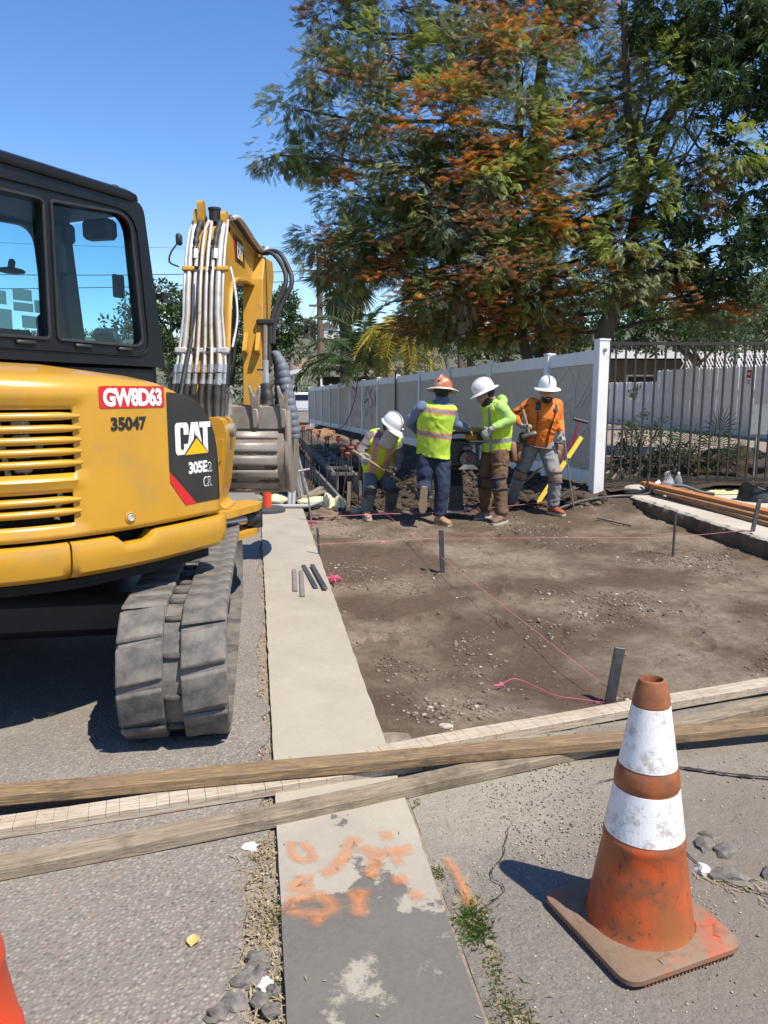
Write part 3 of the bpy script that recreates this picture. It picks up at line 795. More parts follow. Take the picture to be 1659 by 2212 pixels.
mb = ub(); mb.box((.02, .42, 2.36), (.18, .10, .11), Euler((0, 0, .2)).to_matrix(), .02); mb.box((-.25, .42, 2.36), (.09, .10, .11), None, .02); mb.box((-.22, -.1, 2.47), (.66, 1.3, .03)); mb.build('headliner', 'black_plastic', EX, smooth=40)
mb = ub(); mb.box((.06, .50, 2.06), (.02, .09, .13), None, .008); mb.build('switch_box', 'black_plastic', EX)
mb = ub(); mb.blob((-.45, .2, 2.14), (.06, .09, .018), sub=2, amp=.05); mb.tube([(-.45, .2, 2.15), (-.5, .25, 2.2)], .02, 6); mb.build('cab_fan', 'black_plastic', EX, smooth=60)
for y0, y1, z0, z1 in ((0.145, 0.235, 1.961, 2.037), (0.284, 0.413, 1.995, 2.061), (0.283, 0.417, 1.933, 1.982), (0.430, 0.519, 1.933, 2.007), (0.334, 0.511, 1.838, 1.910), (0.151, 0.264, 1.800, 1.935)):
    mb = ub(); mb.box((-.552, (y0+y1)/2, (z0+z1)/2), (.004, y1-y0, z1-z0)); mb.build('window_notice', 'paper_green', EX)
# --- undercarriage
H9 = R_(9.0); TR = Matrix.Translation((-1.846, 4.12, 0)) @ Matrix.Rotation(H9, 4, 'Z')
def stadium(s, r=.262, L=1.06, zc=.29):
    """point and tangent-angle on the belt path; s in 0..1"""
    per = 4*L+2*math.pi*r; d = (s % 1)*per
    if d < 2*L: return (-L+d, zc+r, 0.0)
    d -= 2*L
    if d < math.pi*r: a = d/r; return (L+r*math.sin(a), zc+r*math.cos(a), -a)
    d -= math.pi*r
    if d < 2*L: return (L-d, zc-r, -math.pi)
    d -= 2*L; a = d/r; return (-L-r*math.sin(a), zc-r*math.cos(a), -math.pi-a)
NP = 36
for side, xc in (('r', .8), ('l', -.8)):
    mb = MB(TR); n = 140; vv = []; ff = []; W = .435
    sec = [(-W/2, .006), (-W/2+.012, .02), (-.035, .02), (-.035, .004), (.035, .004), (.035, .02), (W/2-.012, .02), (W/2, .006), (W/2, -.008), (-W/2, -.008)]
    for i in range(n):
        y, z, a = stadium(i/n); ny, nz = math.sin(-a), math.cos(a)
        for x, h in sec: vv.append((xc+x, y+ny*h, z+nz*h))
    m = len(sec)
    for i in range(n):
        for j in range(m): k = i*m+j; l = i*m+(j+1) % m; i2 = ((i+1) % n)*m; ff.append((k, l, i2+(j+1) % m, i2+j))
    mb.add(vv, ff); track = mb.build('rubber_track', 'track_rubber', EX, smooth=35)
    if side == 'l': continue
    # tread lugs, staggered left and right, and rungs across the centre channel
    lug = None
    for k in range(NP):
        for sd in (-1, 1):
            s = (k+(.5 if sd > 0 else 0))/NP; y, z, a = stadium(s); ny, nz = math.sin(-a), math.cos(a)
            Mx = TR @ Matrix.Translation((xc+sd*.1255, y+ny*.026, z+nz*.026)) @ Matrix.Rotation(a, 4, 'X')
            if sd > 0: Mx = Mx @ Matrix.Rotation(math.pi, 4, 'Z')
            if lug is None:
                q = MB(); bm = bmesh.new(); bmesh.ops.create_cube(bm, size=1)
                for v in bm.verts:
                    v.co.x *= .184; v.co.y *= .160; v.co.z *= .015
                    if v.co.z > 0: v.co.x *= .95; v.co.y *= .86
                    if v.co.x > 0: v.co.y += .03
                bmesh.ops.bevel(bm, geom=[e for e in bm.edges], offset=.007, segments=2, affect='EDGES', profile=.6)
                q.add([v.co[:] for v in bm.verts], [tuple(v.index for v in f.verts) for f in bm.faces]); bm.free()
                lug = q.build('tread_lug', 'track_rubber', None, smooth=50); lug.parent = track
            else: lug = lug.copy(); COL.objects.link(lug)
            lug.matrix_basis = Matrix.Translation(-ORG[EX.name]) @ Mx
    rung = None
    for k in range(NP):
        y, z, a = stadium((k+.25)/NP); ny, nz = math.sin(-a), math.cos(a)
        Mx = TR @ Matrix.Translation((xc, y+ny*.012, z+nz*.012)) @ Matrix.Rotation(a, 4, 'X')
        if rung is None:
            q = MB(); q.box((0, 0, 0), (.066, .024, .024), None, .005); rung = q.build('track_rung', 'track_groove', None, smooth=50); rung.parent = track
        else: rung = rung.copy(); COL.objects.link(rung)
        rung.matrix_basis = Matrix.Translation(-ORG[EX.name]) @ Mx
for xc in (.8, -.8):
    mb = MB(TR); Rx = Matrix.Rotation(math.pi/2, 3, 'Y')
    mb.box((xc, 0, .29), (.16, 2.0, .2), None, .03); mb.build('track_frame', 'black_plastic', EX)
    for y in (-1.06, 1.06):
        mb = MB(TR); mb.lathe([(.05, -.13), (.22, -.12), (.245, -.04), (.245, .04), (.22, .12), (.05, .13)], (xc, y, .29), Rx, 28); mb.build('idler_wheel', 'black_plastic', EX, smooth=40)
    for y in (-.6, -.2, .2, .6):
        mb = MB(TR); mb.lathe([(.03, -.15), (.08, -.14), (.08, .14), (.03, .15)], (xc, y, .115), Rx, 18); mb.build('track_roller', 'black_plastic', EX, smooth=40)
mb = MB(TR); mb.box((0, 0, .36), (1.3, 1.0, .22), None, .05); mb.lathe([(.42, .46), (.42, .68)], (0, 0, 0), None, 32); mb.build('chassis', 'black_plastic', EX, smooth=40)
mb = ub(); mb.box((.62, -1.0, .665), (.06, .004, .05), Euler((0, 0, .35)).to_matrix()); mb.build('warning_sticker', 'decal_white', EX)
# dozer blade on the far end
mb = MB(TR)
mb.prism([(1.55, .08), (1.66, .06), (1.60, .2), (1.60, .32), (1.66, .42), (1.58, .42), (1.53, .3), (1.53, .2)], lambda a, b, d: (d, a, b), -.98, .98); mb.build('dozer_blade', 'cat_yellow_worn', EX)
for x in (-.4, .4):
    mb = MB(TR); mb.bar((x, .5, .33), (x, 1.56, .25), .12, .1); mb.build('blade_arm', 'cat_yellow_worn', EX)
# --- boom, stick, bucket (the boom is swung square to the picture's depth)
BX0, BX1 = -1.345, -1.115
mb = MB()
bp = [(4.98, .80), (5.20, 1.30), (5.38, 1.75), (5.49, 2.2), (5.60, 2.52), (5.72, 2.735), (5.84, 2.80), (6.0, 2.815), (6.76, 2.80), (7.34, 2.85), (7.46, 2.80), (7.5, 2.68), (7.44, 2.56), (7.30, 2.48), (6.7, 2.40), (6.12, 2.345), (5.86, 2.29), (5.73, 2.14), (5.58, 1.75), (5.42, 1.3), (5.26, .80)]
mb.prism(bp, lambda a, b, d: (d, a, b), BX0, BX1); boom = mb.build('boom', 'cat_yellow_worn', EX)
bv = boom.modifiers.new('bevel', 'BEVEL'); bv.width = .012; bv.segments = 2; bv.limit_method = 'ANGLE'
# inner flange lip under the bend, on the right side
mb = MB(); q = spline([(-1.11, 5.58, 1.75), (-1.11, 5.72, 2.13), (-1.11, 5.86, 2.28), (-1.11, 6.12, 2.35), (-1.11, 6.7, 2.405), (-1.11, 7.26, 2.47)], 5)
mb.tube(q, (.02), 6); mb.build('boom_flange', 'cat_yellow_worn', boom, smooth=60)
# lifting eyes at the crown
for x, z, yy in ((-1.325, 2.76, 5.74), (-1.135, 2.74, 5.74)):
    mb = MB(); mb.prism(rnd_poly([(yy-.06, z-.05), (yy-.05, z+.12), (yy+.04, z+.14), (yy+.1, z-.02)], .035), lambda a, b, d: (d, a, b), x-.02, x+.02); mb.build('boom_ear', 'cat_yellow_worn', boom, smooth=40)
mb = MB(); mb.prism(rnd_poly([(5.68, 2.72), (5.67, 2.95), (5.76, 2.96), (5.82, 2.74)], .035), lambda a, b, d: (d, a, b), -1.315, -1.275); mb.build('lifting_eye', 'cat_yellow_worn', boom, smooth=40)
mb = MB(); mb.tube([(-1.21, 5.76, 2.78), (-1.21, 5.76, 2.89)], .04, 14); mb.tube([(-1.21, 5.76, 2.885), (-1.21, 5.76, 2.905)], .046, 14); mb.build('work_lamp', 'black_plastic', boom, smooth=40)
# decal on the boom's right side
v, f = poly([(0, 0), (1, 0), (.78, 1), (-.1, 1)])
mb = MB(); mb.add([(BX1+.0025, 5.98+.42*a, 2.50+.235*b) for a, b in v], f); bd = mb.build('logo_panel', 'decal_black', boom)
v, f = poly([(0, 0), (.1, 0), (.0, 1), (-.1, 1)]); mb = MB(); mb.add([(BX1+.004, 5.98+.42*a, 2.50+.235*b) for a, b in v], f); mb.build('red_stripe', 'decal_red', bd)
for pl, a0, a1 in ((Cc, 6.06, 6.15), (Aa, 6.13, 6.25), (Tt, 6.225, 6.31)):
    v, f = poly(pl); mb = MB(); mb.add([(BX1+.0045, a0+(a1-a0)*a, 2.54+.15*b) for a, b in v], f); mb.build('logo_letter', 'decal_white', bd)
v, f = poly([(0, 0), (1, 0), (.5, 1)]); mb = MB(); mb.add([(BX1+.0065, 6.12+.16*a, 2.538+.075*b) for a, b in v], f); mb.build('logo_triangle', 'decal_yellow', bd)
# near face of the boom: a ladder of steel tubes between two clamp rows
def face_y(z): return interp(z, [(.8, 4.98), (1.3, 5.20), (1.75, 5.38), (2.2, 5.49), (2.52, 5.60), (2.735, 5.72), (2.80, 5.80)])
TX = [(-1.368, -1.402, .009, 2.66), (-1.340, -1.366, .018, 2.70), (-1.296, -1.314, .013, 2.50), (-1.258, -1.268, .012, 2.70), (-1.218, -1.214, .012, 2.72), (-1.180, -1.165, .013, 2.50), (-1.136, -1.108, .020, 2.74), (-1.104, -1.070, .009, 2.70)]
for k, (xt, xb, r, zt) in enumerate(TX):
    pts = []
    for i in range(13):
        z = 1.62+(zt-1.62)*i/12; x = xb+(xt-xb)*min(1, i/4.0); pts.append((x, face_y(z)-.042, z))
    if zt > 2.6: pts += [(xt+.01*(1 if k < 4 else -1), 5.74, 2.79), (xt+.02*(1 if k < 4 else -1), 5.85, 2.84)]
    mb = MB(); mb.tube(pts, r, 10); mb.build('hydraulic_tube', 'tube_steel', boom, smooth=60)
    mb = MB(); z0 = 1.60; y0 = face_y(1.6)-.042        # fittings at the lower end
    mb.tube([(xb, y0, 1.64), (xb-.003, y0-.012, 1.585)], r*1.55, 6); mb.tube([(xb-.003, y0-.013, 1.58), (xb-.006, y0-.02, 1.535)], r*1.3, 10); mb.tube([(xb-.006, y0-.02, 1.535), (xb-.01, y0-.03, 1.50)], r*1.6, 10)
    mb.build('hose_fitting', 'chrome', boom, smooth=40)
    x1 = -1.30+.03*k; pts = spline([(xb-.01, y0-.03, 1.51), (xb-.015, y0-.06, 1.36), (x1, y0-.12, 1.15), (x1-.02, y0-.1, .95)], 5)
    mb = MB(); mb.tube(pts, [max(.021, r*1.5)*(1+.12*mnoise.noise(Vector((k*3.3, i*.9, 0)))) for i in range(len(pts))], 10); mb.build('hydraulic_hose', 'hose_rubber', boom, smooth=60)
for zz, wid in ((2.33, .30), (1.735, .335)):
    mb = MB(); y = face_y(zz); mb.box((-1.228, y-.03, zz), (wid, .035, .034), Euler((-.25, 0, 0)).to_matrix(), .006)
    for x in (-1.345, -1.11): mb.box((x+(-.03 if zz < 2 and x < -1.2 else (.02 if zz < 2 else 0)), y-.055, zz), (.085, .03, .042), Euler((-.25, 0, 0)).to_matrix(), .008)
    mb.build('tube_clamp', 'cat_yellow_worn' if zz > 2 else 'tube_steel', boom, smooth=40)
    for x in (-1.285, -1.19):
        mb = MB(); mb.lathe([(.014, -.02), (.014, .012), (.008, .016)], (x, y-.06, zz+.01), Euler((math.pi/2, 0, 0)).to_matrix(), 8); mb.build('clamp_bolt', 'black_plastic', boom)
mb = MB(); mb.box((-1.228, face_y(1.6)-.03, 1.60), (.20, .03, .035), Euler((-.25, 0, 0)).to_matrix(), .006); mb.build('tube_clamp', 'cat_yellow_worn', boom, smooth=40)
# black sleeved hoses over the crown and a thin cable down the face
for x, zb in ((-1.306, 2.50), (-1.170, 2.50)):
    mb = MB(); mb.tube(spline([(x, face_y(zb)-.045, zb), (x, face_y(2.6)-.06, 2.60), (x+.012, 5.66, 2.74), (x+.02, 5.78, 2.83)], 5), [.02+.006*math.sin(i*1.9) for i in range(16)], 9); mb.build('hydraulic_hose', 'hose_rubber', boom, smooth=60)
    mb = MB(); mb.tube([(x, face_y(2.42)-.045, 2.42), (x, face_y(2.52)-.045, 2.52)], .023, 6); mb.build('hose_fitting', 'chrome', boom, smooth=40)
mb = MB(); mb.tube(spline([(-1.26, 5.40, 2.30), (-1.27, 5.36, 2.05), (-1.30, 5.30, 1.8), (-1.33, 5.22, 1.6), (-1.35, 5.1, 1.35)], 6), [.007]*12+[.014]*13, 7); mb.build('cable', 'hose_rubber', boom, smooth=60)
mb = MB(); mb.tube(spline([(-1.42, 5.5, 2.54), (-1.46, 5.48, 2.46), (-1.465, 5.46, 2.38), (-1.40, 5.44, 2.34)], 6), .007, 6); mb.box((-1.41, 5.52, 2.58), (.04, .06, .10), None, .015); mb.build('side_lamp', 'black_plastic', boom, smooth=40)
mb = MB(); mb.tube(spline([(-1.05, 5.46, 2.34), (-1.015, 5.42, 2.15), (-1.0, 5.38, 1.95), (-1.03, 5.34, 1.76)], 6), .008, 6); mb.build('cable', 'decal_white', boom, smooth=60)
# tubes along the top of the boom and the hose arcs to the stick
for k, x in enumerate((-1.14, -1.10, -1.065)):
    mb = MB(); mb.tube(spline([(x-.03, 5.78, 2.82), (x, 5.95, 2.86), (x+.01, 6.5, 2.80), (x+.02, 6.95, 2.78), (x+.03, 7.1, 2.86)], 5), .022, 8); mb.build('hydraulic_tube', 'hose_rubber' if k == 1 else 'tube_steel', boom, smooth=60)
for k, (dx, r) in enumerate(((0, .021), (.042, .021))):
    mb = MB(); mb.tube(spline([(-1.06, 6.92, 2.77), (-.95+dx, 6.85, 2.74+dx*.5), (-.845+dx, 6.75, 2.56), (-.83+dx*1.2, 6.7, 2.40), (-.90+dx, 6.68, 2.20), (-.95+dx*.7, 6.66, 2.03), (-.955+dx*.4, 6.65, 1.86)], 6), r, 9); mb.build('hydraulic_hose', 'hose_rubber', boom, smooth=60)
mb = MB(); mb.box((-1.09, 7.28, 2.86), (.1, .16, .07), None, .02); mb.tube([(-1.36, 7.32, 2.64), (-1.04, 7.32, 2.64)], .05, 14); mb.build('boom_pin', 'black_plastic', boom, smooth=40)
# boom cylinder below the bend and stick hoses hanging in the gap
for dx in (0, .045):
    mb = MB(); mb.tube(spline([(-1.30+dx, 6.7, 2.44), (-1.31+dx, 6.72, 2.2), (-1.33+dx, 6.75, 1.8), (-1.36+dx, 6.72, 1.5)], 5), .02, 8); mb.build('hydraulic_hose', 'hose_rubber', boom, smooth=60)
mb = MB(); mb.tube([(-1.20, 6.25, 2.34), (-1.20, 6.25, 2.28)], .04, 12); mb.build('cylinder_eye', 'cat_yellow_worn', boom, smooth=40)
# stick
mb = MB(); SX0, SX1 = -1.195, -1.025
mb.prism([(6.74, 2.46), (6.90, 2.72), (7.35, 2.76), (7.42, 2.6), (7.22, 2.3), (6.98, 1.7), (6.86, 1.0), (6.66, .98), (6.56, 1.12), (6.64, 1.8)], lambda a, b, d: (d, a, b), SX0, SX1)
stick = mb.build('stick', 'cat_yellow_worn', EX); bv = stick.modifiers.new('bevel', 'BEVEL'); bv.width = .01; bv.segments = 2
for x in (-1.165, -1.06):
    mb = MB(); mb.prism(rnd_poly([(6.66, 1.96), (6.56, 1.83), (6.54, 1.79), (6.58, 1.77), (6.64, 1.78)], .02), lambda a, b, d: (d, a, b), x-.018, x+.018); mb.build('cylinder_bracket', 'cat_yellow_worn', stick, smooth=40)
for x, r in ((-1.00, .024), (-.965, .018)):
    mb = MB(); mb.tube([(x, 6.66, 2.05), (x-.01, 6.64, 1.62)], r, 9); mb.build('hydraulic_hose', 'hose_rubber' if r < .02 else 'bucket_steel', stick, smooth=60)
mb = MB(); mb.box((-1.0, 6.66, 2.04), (.15, .06, .045), None, .01); mb.box((-1.02, 6.65, 1.64), (.13, .06, .03), None, .01); mb.build('tube_clamp', 'black_plastic', stick)
mb = MB(); mb.tube([(-1.0, 6.64, 1.72), (-1.0, 6.64, 1.60)], .03, 8); mb.tube([(-1.0, 6.64, 1.60), (-1.0, 6.63, 1.52)], .036, 8); mb.build('hose_fitting', 'chrome', stick, smooth=40)
mb = MB(); mb.tube(spline([(-1.0, 6.62, 1.52), (-.985, 6.58, 1.38), (-.98, 6.56, 1.22), (-1.0, 6.6, 1.05)], 5), [.05+.008*math.sin(i*2.1) for i in range(16)], 10); mb.build('hose_sleeve', 'hose_rubber', stick, smooth=60)
# bucket
BK0, BK1 = -1.565, -.785
sh = [(6.42, 1.335), (6.405, 1.16), (6.36, 1.10), (6.315, .98), (6.31, .86), (6.36, .73), (6.47, .64), (6.62, .60), (6.80, .61), (6.98, .70)]
mb = MB(); back = spline([(0, a, b) for a, b in sh], 4)
inn = [(p.y+.03, p.z+.015) for p in back]; mb.prism([(p.y, p.z) for p in back]+inn[::-1], lambda a, b, d: (d, a, b), BK0+.02, BK1-.02); bucket = mb.build('bucket', 'bucket_steel', EX, smooth=40)
for x in (BK0, BK1-.025):
    mb = MB(); mb.prism([(p.y-.012, p.z-.006) for p in back]+[(7.1, .82), (7.12, .98), (7.0, 1.06), (6.75, 1.12)], lambda a, b, d: (d, a, b), x, x+.025); mb.build('bucket_side', 'bucket_steel', bucket)
mb = MB(); mb.box(((BK0+BK1)/2, 6.40, 1.245), (BK1-BK0+.01, .02, .185), Euler((-.08, 0, 0)).to_matrix(), .004); mb.build('lip_plate', 'lip_steel', bucket)
def at_len(L):
    acc = 0
    for a, b in zip(back, back[1:]):
        d = (b-a).length
        if acc+d >= L: t = (L-acc)/d; p = a+(b-a)*t; n = Vector((0, -(b-a).z, (b-a).y)).normalized(); return p, (n if n.y < 0 else -n), (b-a).normalized()
        acc += d
    return back[-1], Vector((0, -1, 0)), Vector((0, 0, -1))
for L in (.245, .355, .465, .58, .70, .82):
    vv = []; ff = []; n = 6
    for i in range(n+1):
        p, nn, t = at_len(L-.040+.080*i/n); o = .011 if 0 < i < n else .0
        for x in (BK0+.035, BK1-.09): vv.append((x, p.y+nn.y*(o+.002), p.z+nn.z*(o+.002)))
    for i in range(n): k = 2*i; ff.append((k, k+1, k+3, k+2))
    mb = MB(); mb.add(vv, ff); o = mb.build('wear_strip', 'lip_steel' if L < .5 else 'bucket_steel', bucket, smooth=50)
    sd = o.modifiers.new('s', 'SOLIDIFY'); sd.thickness = .006
rnd = random.Random(8); mb = MB()
for L in (.41, .525, .645, .765):
    for k in range(26):
        x = rnd.uniform(BK0+.05, BK1-.1); 
        if mnoise.noise(Vector((x*6, L*20, 0))) < -.1: continue
        p, nn, t = at_len(L+rnd.uniform(-.012, .012)); mb.blob((x, p.y, p.z), (rnd.uniform(.015, .04), .008, rnd.uniform(.008, .02)), sub=1, amp=.4, seed=k)
for k in range(16): mb.blob((rnd.uniform(BK0+.35, BK1-.05), 6.44, 1.34+rnd.uniform(-.004, .006)), (rnd.uniform(.008, .02), .01, .008), sub=1, amp=.4, seed=k)
stuff(mb.build('caked_mud', 'mud', bucket, smooth=60))
mb = MB(); mb.tube([(-.80, 6.42, 1.30), (-.79, 6.36, 1.1), (-.79, 6.32, .85), (-.80, 6.42, .66)], .03, 7); mb.build('edge_guard', 'bucket_steel', bucket, smooth=60)
fork = [(-.030, -.06), (.030, -.06), (.036, .02), (.040, .06), (.052, .155), (.034, .165), (.016, .11), (0, .075), (-.016, .11), (-.034, .165), (-.052, .155), (-.040, .06), (-.036, .02)]
for k in range(4):
    x = -1.175+(k-1.5)*.232
    mb = MB(); mb.prism(fork, lambda a, b, d: (x+a, 6.395+d-.06*b, 1.345+b), -.035, .022); t = mb.build('bucket_tooth', 'tooth_steel', bucket, smooth=30)
    bv = t.modifiers.new('b', 'BEVEL'); bv.width = .008; bv.segments = 2
    mb = MB(); mb.box((x, 6.375, 1.24), (.055, .045, .17), None, .014); mb.build('tooth_adapter', 'bucket_steel', t, smooth=40)
mb = MB()
for x in (-1.29, -1.03): mb.prism([(6.95, .7), (7.05, 1.05), (6.8, 1.2), (6.7, 1.05)], lambda a, b, d: (d, a, b), x-.015, x+.015)
mb.build('bucket_ear', 'bucket_steel', bucket)
mb = MB()
for x in (-1.27, -1.05): mb.bar((x, 7.0, 1.0), (x, 7.2, 1.35), .03, .07)
mb.tube([(-1.16, 7.2, 1.35), (-1.16, 7.25, 2.2)], .05, 12); mb.build('bucket_linkage', 'bucket_steel', EX)
# the crown of the boom sits a little lower and flatter than first laid out
def _lower(o):
    for v in o.data.vertices:
        if v.co.z > 2.15: v.co.z = 2.15+(v.co.z-2.15)*.80
    for c in o.children: _lower(c)
_lower(boom); _lower(stick)
# swing post at the foot of the boom
mb = MB()
prof = rnd_poly([(-1.34, .70), (-1.345, 1.0), (-1.30, 1.27), (-1.10, 1.30), (-1.03, 1.29), (-1.005, 1.17), (-1.03, 1.0), (-1.045, .86), (-1.08, .74), (-1.0, .70)], .04)
mb.prism(prof, lambda a, b, d: (a, d, b), 4.95, 5.25); post = mb.build('swing_post', 'cat_yellow', EX, smooth=40)
bv = post.modifiers.new('b', 'BEVEL'); bv.width = .02; bv.segments = 2; bv.limit_method = 'ANGLE'
mb = MB(); mb.lathe([(.045, -.02), (.045, .03), (.03, .035)], (-1.01, 5.08, 1.21), Matrix.Rotation(math.pi/2, 3, 'Y'), 14); mb.build('post_pin', 'bucket_steel', post, smooth=40)
mb = MB(); mb.prism(rnd_poly([(-1.08, 1.16), (-1.03, 1.16), (-1.045, 1.02), (-1.085, 1.0)], .015), lambda a, b, d: (a, d, b), 4.935, 4.955); mb.prism(rnd_poly([(-1.12, .98), (-1.06, .96), (-1.07, .82), (-1.13, .80)], .015), lambda a, b, d: (a, d, b), 4.935, 4.955); mb.build('post_rib', 'cat_yellow', post, smooth=40)
mb = MB(); mb.tube([(-1.02, 5.1, 1.31), (-1.015, 5.1, 1.38)], .022, 8); mb.tube([(-1.015, 5.1, 1.38), (-1.01, 5.09, 1.45), (-.99, 5.08, 1.46)], .016, 8); mb.build('hose_fitting', 'chrome', post, smooth=40)
mb = MB(); mb.prism(rnd_poly([(-1.35, 4.75), (-1.0, 4.85), (-.86, 5.2), (-.85, 5.34), (-.95, 5.42), (-1.2, 5.3)], .05), lambda a, b, d: (a, b, d), .655, .70); mb.build('swing_bracket', 'cat_yellow_worn', EX, smooth=40)
mb = MB(); mb.prism(rnd_poly([(-1.2, 4.85), (-1.0, 4.85), (-.87, 5.2), (-.88, 5.34), (-1.0, 5.35)], .05), lambda a, b, d: (a, b, d), .49, .53); mb.build('swing_bracket', 'cat_yellow_worn', EX, smooth=40)
mb = MB(); mb.tube([(-1.35, 4.7, .60), (-.93, 5.22, .595)], .035, 14); mb.build('swing_cylinder_rod', 'chrome', EX, smooth=40)
mb = MB(); mb.tube([(-.90, 5.28, .53), (-.90, 5.28, .66)], .055, 16); mb.tube([(-.96, 5.2, .595), (-.89, 5.28, .595)], .055, 12); mb.build('rod_end', 'black_plastic', EX, smooth=40)
# quilted jacket hung on the stick
mat('jacket_nylon', (0.125, 0.145, 0.18), .62, (0.165, 0.185, 0.22), 14, bump=.3, bscale=60, bdist=.006)
J = thing('jacket', 'grey quilted puffer jacket hung from the excavator stick', 'jacket', (-.9, 6.75, 1.1))
def puff(pts, radii, name, n=16, m=40, qz=.06):
    P = spline(pts, 30); L = [0]
    for a, b in zip(P, P[1:]): L.append(L[-1]+(b-a).length)
    rs = []
    for l, i in zip(L, range(len(P))):
        t = i/(len(P)-1)*(len(radii)-1); k = min(int(t), len(radii)-2); u = t-k
        ra = radii[k][0]*(1-u)+radii[k+1][0]*u; rb = radii[k][1]*(1-u)+radii[k+1][1]*u
        q = 1+.15*(abs(math.sin(l/qz*math.pi))**.6-.7); rs.append((ra*q, rb*q))
    mb = MB(); mb.tube(P, rs, n); return mb.build(name, 'jacket_nylon', J, smooth=60)
puff([(-.95, 6.72, 1.80), (-.90, 6.72, 1.66), (-.875, 6.72, 1.45), (-.875, 6.72, 1.25), (-.87, 6.72, 1.10)], [(.02, .02), (.05, .05), (.075, .07), (.085, .07), (.075, .06)], 'jacket_body')
puff([(-.93, 6.68, 1.79), (-.87, 6.66, 1.68), (-.835, 6.64, 1.5), (-.80, 6.62, 1.3), (-.775, 6.62, 1.13), (-.77, 6.62, 1.06)], [(.03, .03), (.05, .05), (.06, .055), (.062, .058), (.06, .055), (.045, .045)], 'jacket_sleeve')
# ================================================================= TREES AND PLANTS
def leaf_mat(name, c1, c2, trans=.35, rough=.5):
    m = bpy.data.materials.new(name); m.use_nodes = True; nt, N, L, p = nodes_of(m)
    g = N.new('ShaderNodeNewGeometry'); mx = N.new('ShaderNodeMix'); mx.data_type = 'RGBA'
    mx.inputs[6].default_value = (*c1, 1); mx.inputs[7].default_value = (*c2, 1)
    L.new(g.outputs['Random Per Island'], mx.inputs[0]); L.new(mx.outputs[2], p.inputs['Base Color'])
    p.inputs['Roughness'].default_value = rough; p.inputs['Specular IOR Level'].default_value = .4
    t = N.new('ShaderNodeBsdfTranslucent'); L.new(mx.outputs[2], t.inputs[0])
    ms = N.new('ShaderNodeMixShader'); ms.inputs[0].default_value = trans
    L.new(p.outputs[0], ms.inputs[1]); L.new(t.outputs[0], ms.inputs[2]); L.new(ms.outputs[0], N['Material Output'].inputs[0])
    MATS[name] = m; return m
leaf_mat('oak_leaf', (0.085, 0.105, 0.024), (0.17, 0.195, 0.052)); leaf_mat('oak_leaf_young', (0.22, 0.28, 0.04), (0.33, 0.37, 0.09), .45)
leaf_mat('oak_leaf_grey', (0.15, 0.165, 0.07), (0.26, 0.27, 0.13), .3)
leaf_mat('oak_leaf_dead', (0.15, 0.085, 0.045), (0.25, 0.16, 0.09), .2)
leaf_mat('oak_flower', (0.46, 0.13, 0.008), (0.62, 0.25, 0.015), .3); leaf_mat('oak_flower_old', (0.20, 0.07, 0.02), (0.30, 0.125, 0.035), .25)
leaf_mat('dark_leaf', (0.038, 0.066, 0.024), (0.085, 0.125, 0.044), .28, .35); leaf_mat('mid_leaf', (0.045, 0.085, 0.025), (0.09, 0.14, 0.04), .35)
leaf_mat('shade_leaf', (0.012, 0.018, 0.009), (0.032, 0.042, 0.02), .15)  # deep tree shade is put into this leaf colour
leaf_mat('olive_leaf', (0.11, 0.14, 0.05), (0.18, 0.20, 0.08), .35)
leaf_mat('palm_leaf', (0.035, 0.065, 0.018), (0.075, 0.11, 0.035), .25, .4); leaf_mat('palm_dry', (0.24, 0.20, 0.10), (0.36, 0.31, 0.19), .25)
leaf_mat('palm_gold', (0.26, 0.24, 0.035), (0.42, 0.34, 0.05), .4); leaf_mat('palm_straw', (0.16, 0.17, 0.05), (0.27, 0.26, 0.10), .35)
leaf_mat('grass_green', (0.07, 0.13, 0.02), (0.14, 0.20, 0.045), .35); leaf_mat('straw', (0.30, 0.23, 0.12), (0.44, 0.35, 0.20), .2)
mat('bark', (0.075, 0.058, 0.045), .95, (0.14, 0.115, 0.095), 9, bump=.8, bscale=30, bdist=.02, stretch=(1, 1, .25))
mat('bark_pale', (0.15, 0.125, 0.105), .95, (0.23, 0.20, 0.17), 9, bump=.6, bscale=30, bdist=.02, stretch=(1, 1, .3))
def blade(V, F, p, d, l, w, n=(0, 0, 1), droop=0.0, seg=1):
    p = np.array(p, float); d = np.array(d, float); d /= np.linalg.norm(d); n = np.array(n, float)
    s = np.cross(d, n); s /= max(1e-6, np.linalg.norm(s)); o = len(V)
    mid = p+d*l*.45+np.array((0, 0, -droop*.3)); tip = p+d*l+np.array((0, 0, -droop))
    V += [p, mid+s*w/2, tip, mid-s*w/2]; F.append((o, o+1, o+2, o+3))
def tpl(fn): V = []; F = []; fn(V, F); return np.array(V, float), np.array(F, int)
def t_oak(V, F):
    for i in range(7):
        x = .12+.12*i; l = .36-.022*i
        for s in (-1, 1): blade(V, F, (x, 0, -.12*x*x), (.62, s*.78, -.05), l, .085, (0, 0, 1), .10)
    blade(V, F, (.9, 0, -.1), (1, 0, -.1), .3, .07, (0, 0, 1), .05); blade(V, F, (0, 0, 0), (1, 0, -.08), .95, .02)
def t_flower(V, F):
    for a in range(7):
        th = -1.2+.4*a; dx, dy = math.cos(th), math.sin(th)
        blade(V, F, (0, 0, 0), (dx, dy, .05), 1.0, .07, (0, 0, 1))
        for k in range(5):
            r = .25+.16*k; blade(V, F, (dx*r, dy*r, 0), (-dy*.35, dx*.35, 1), .24, .09, (dx, dy, 0))
            blade(V, F, (dx*r, dy*r, 0), (dy*.5, -dx*.5, .8), .22, .08, (dx, dy, 0))
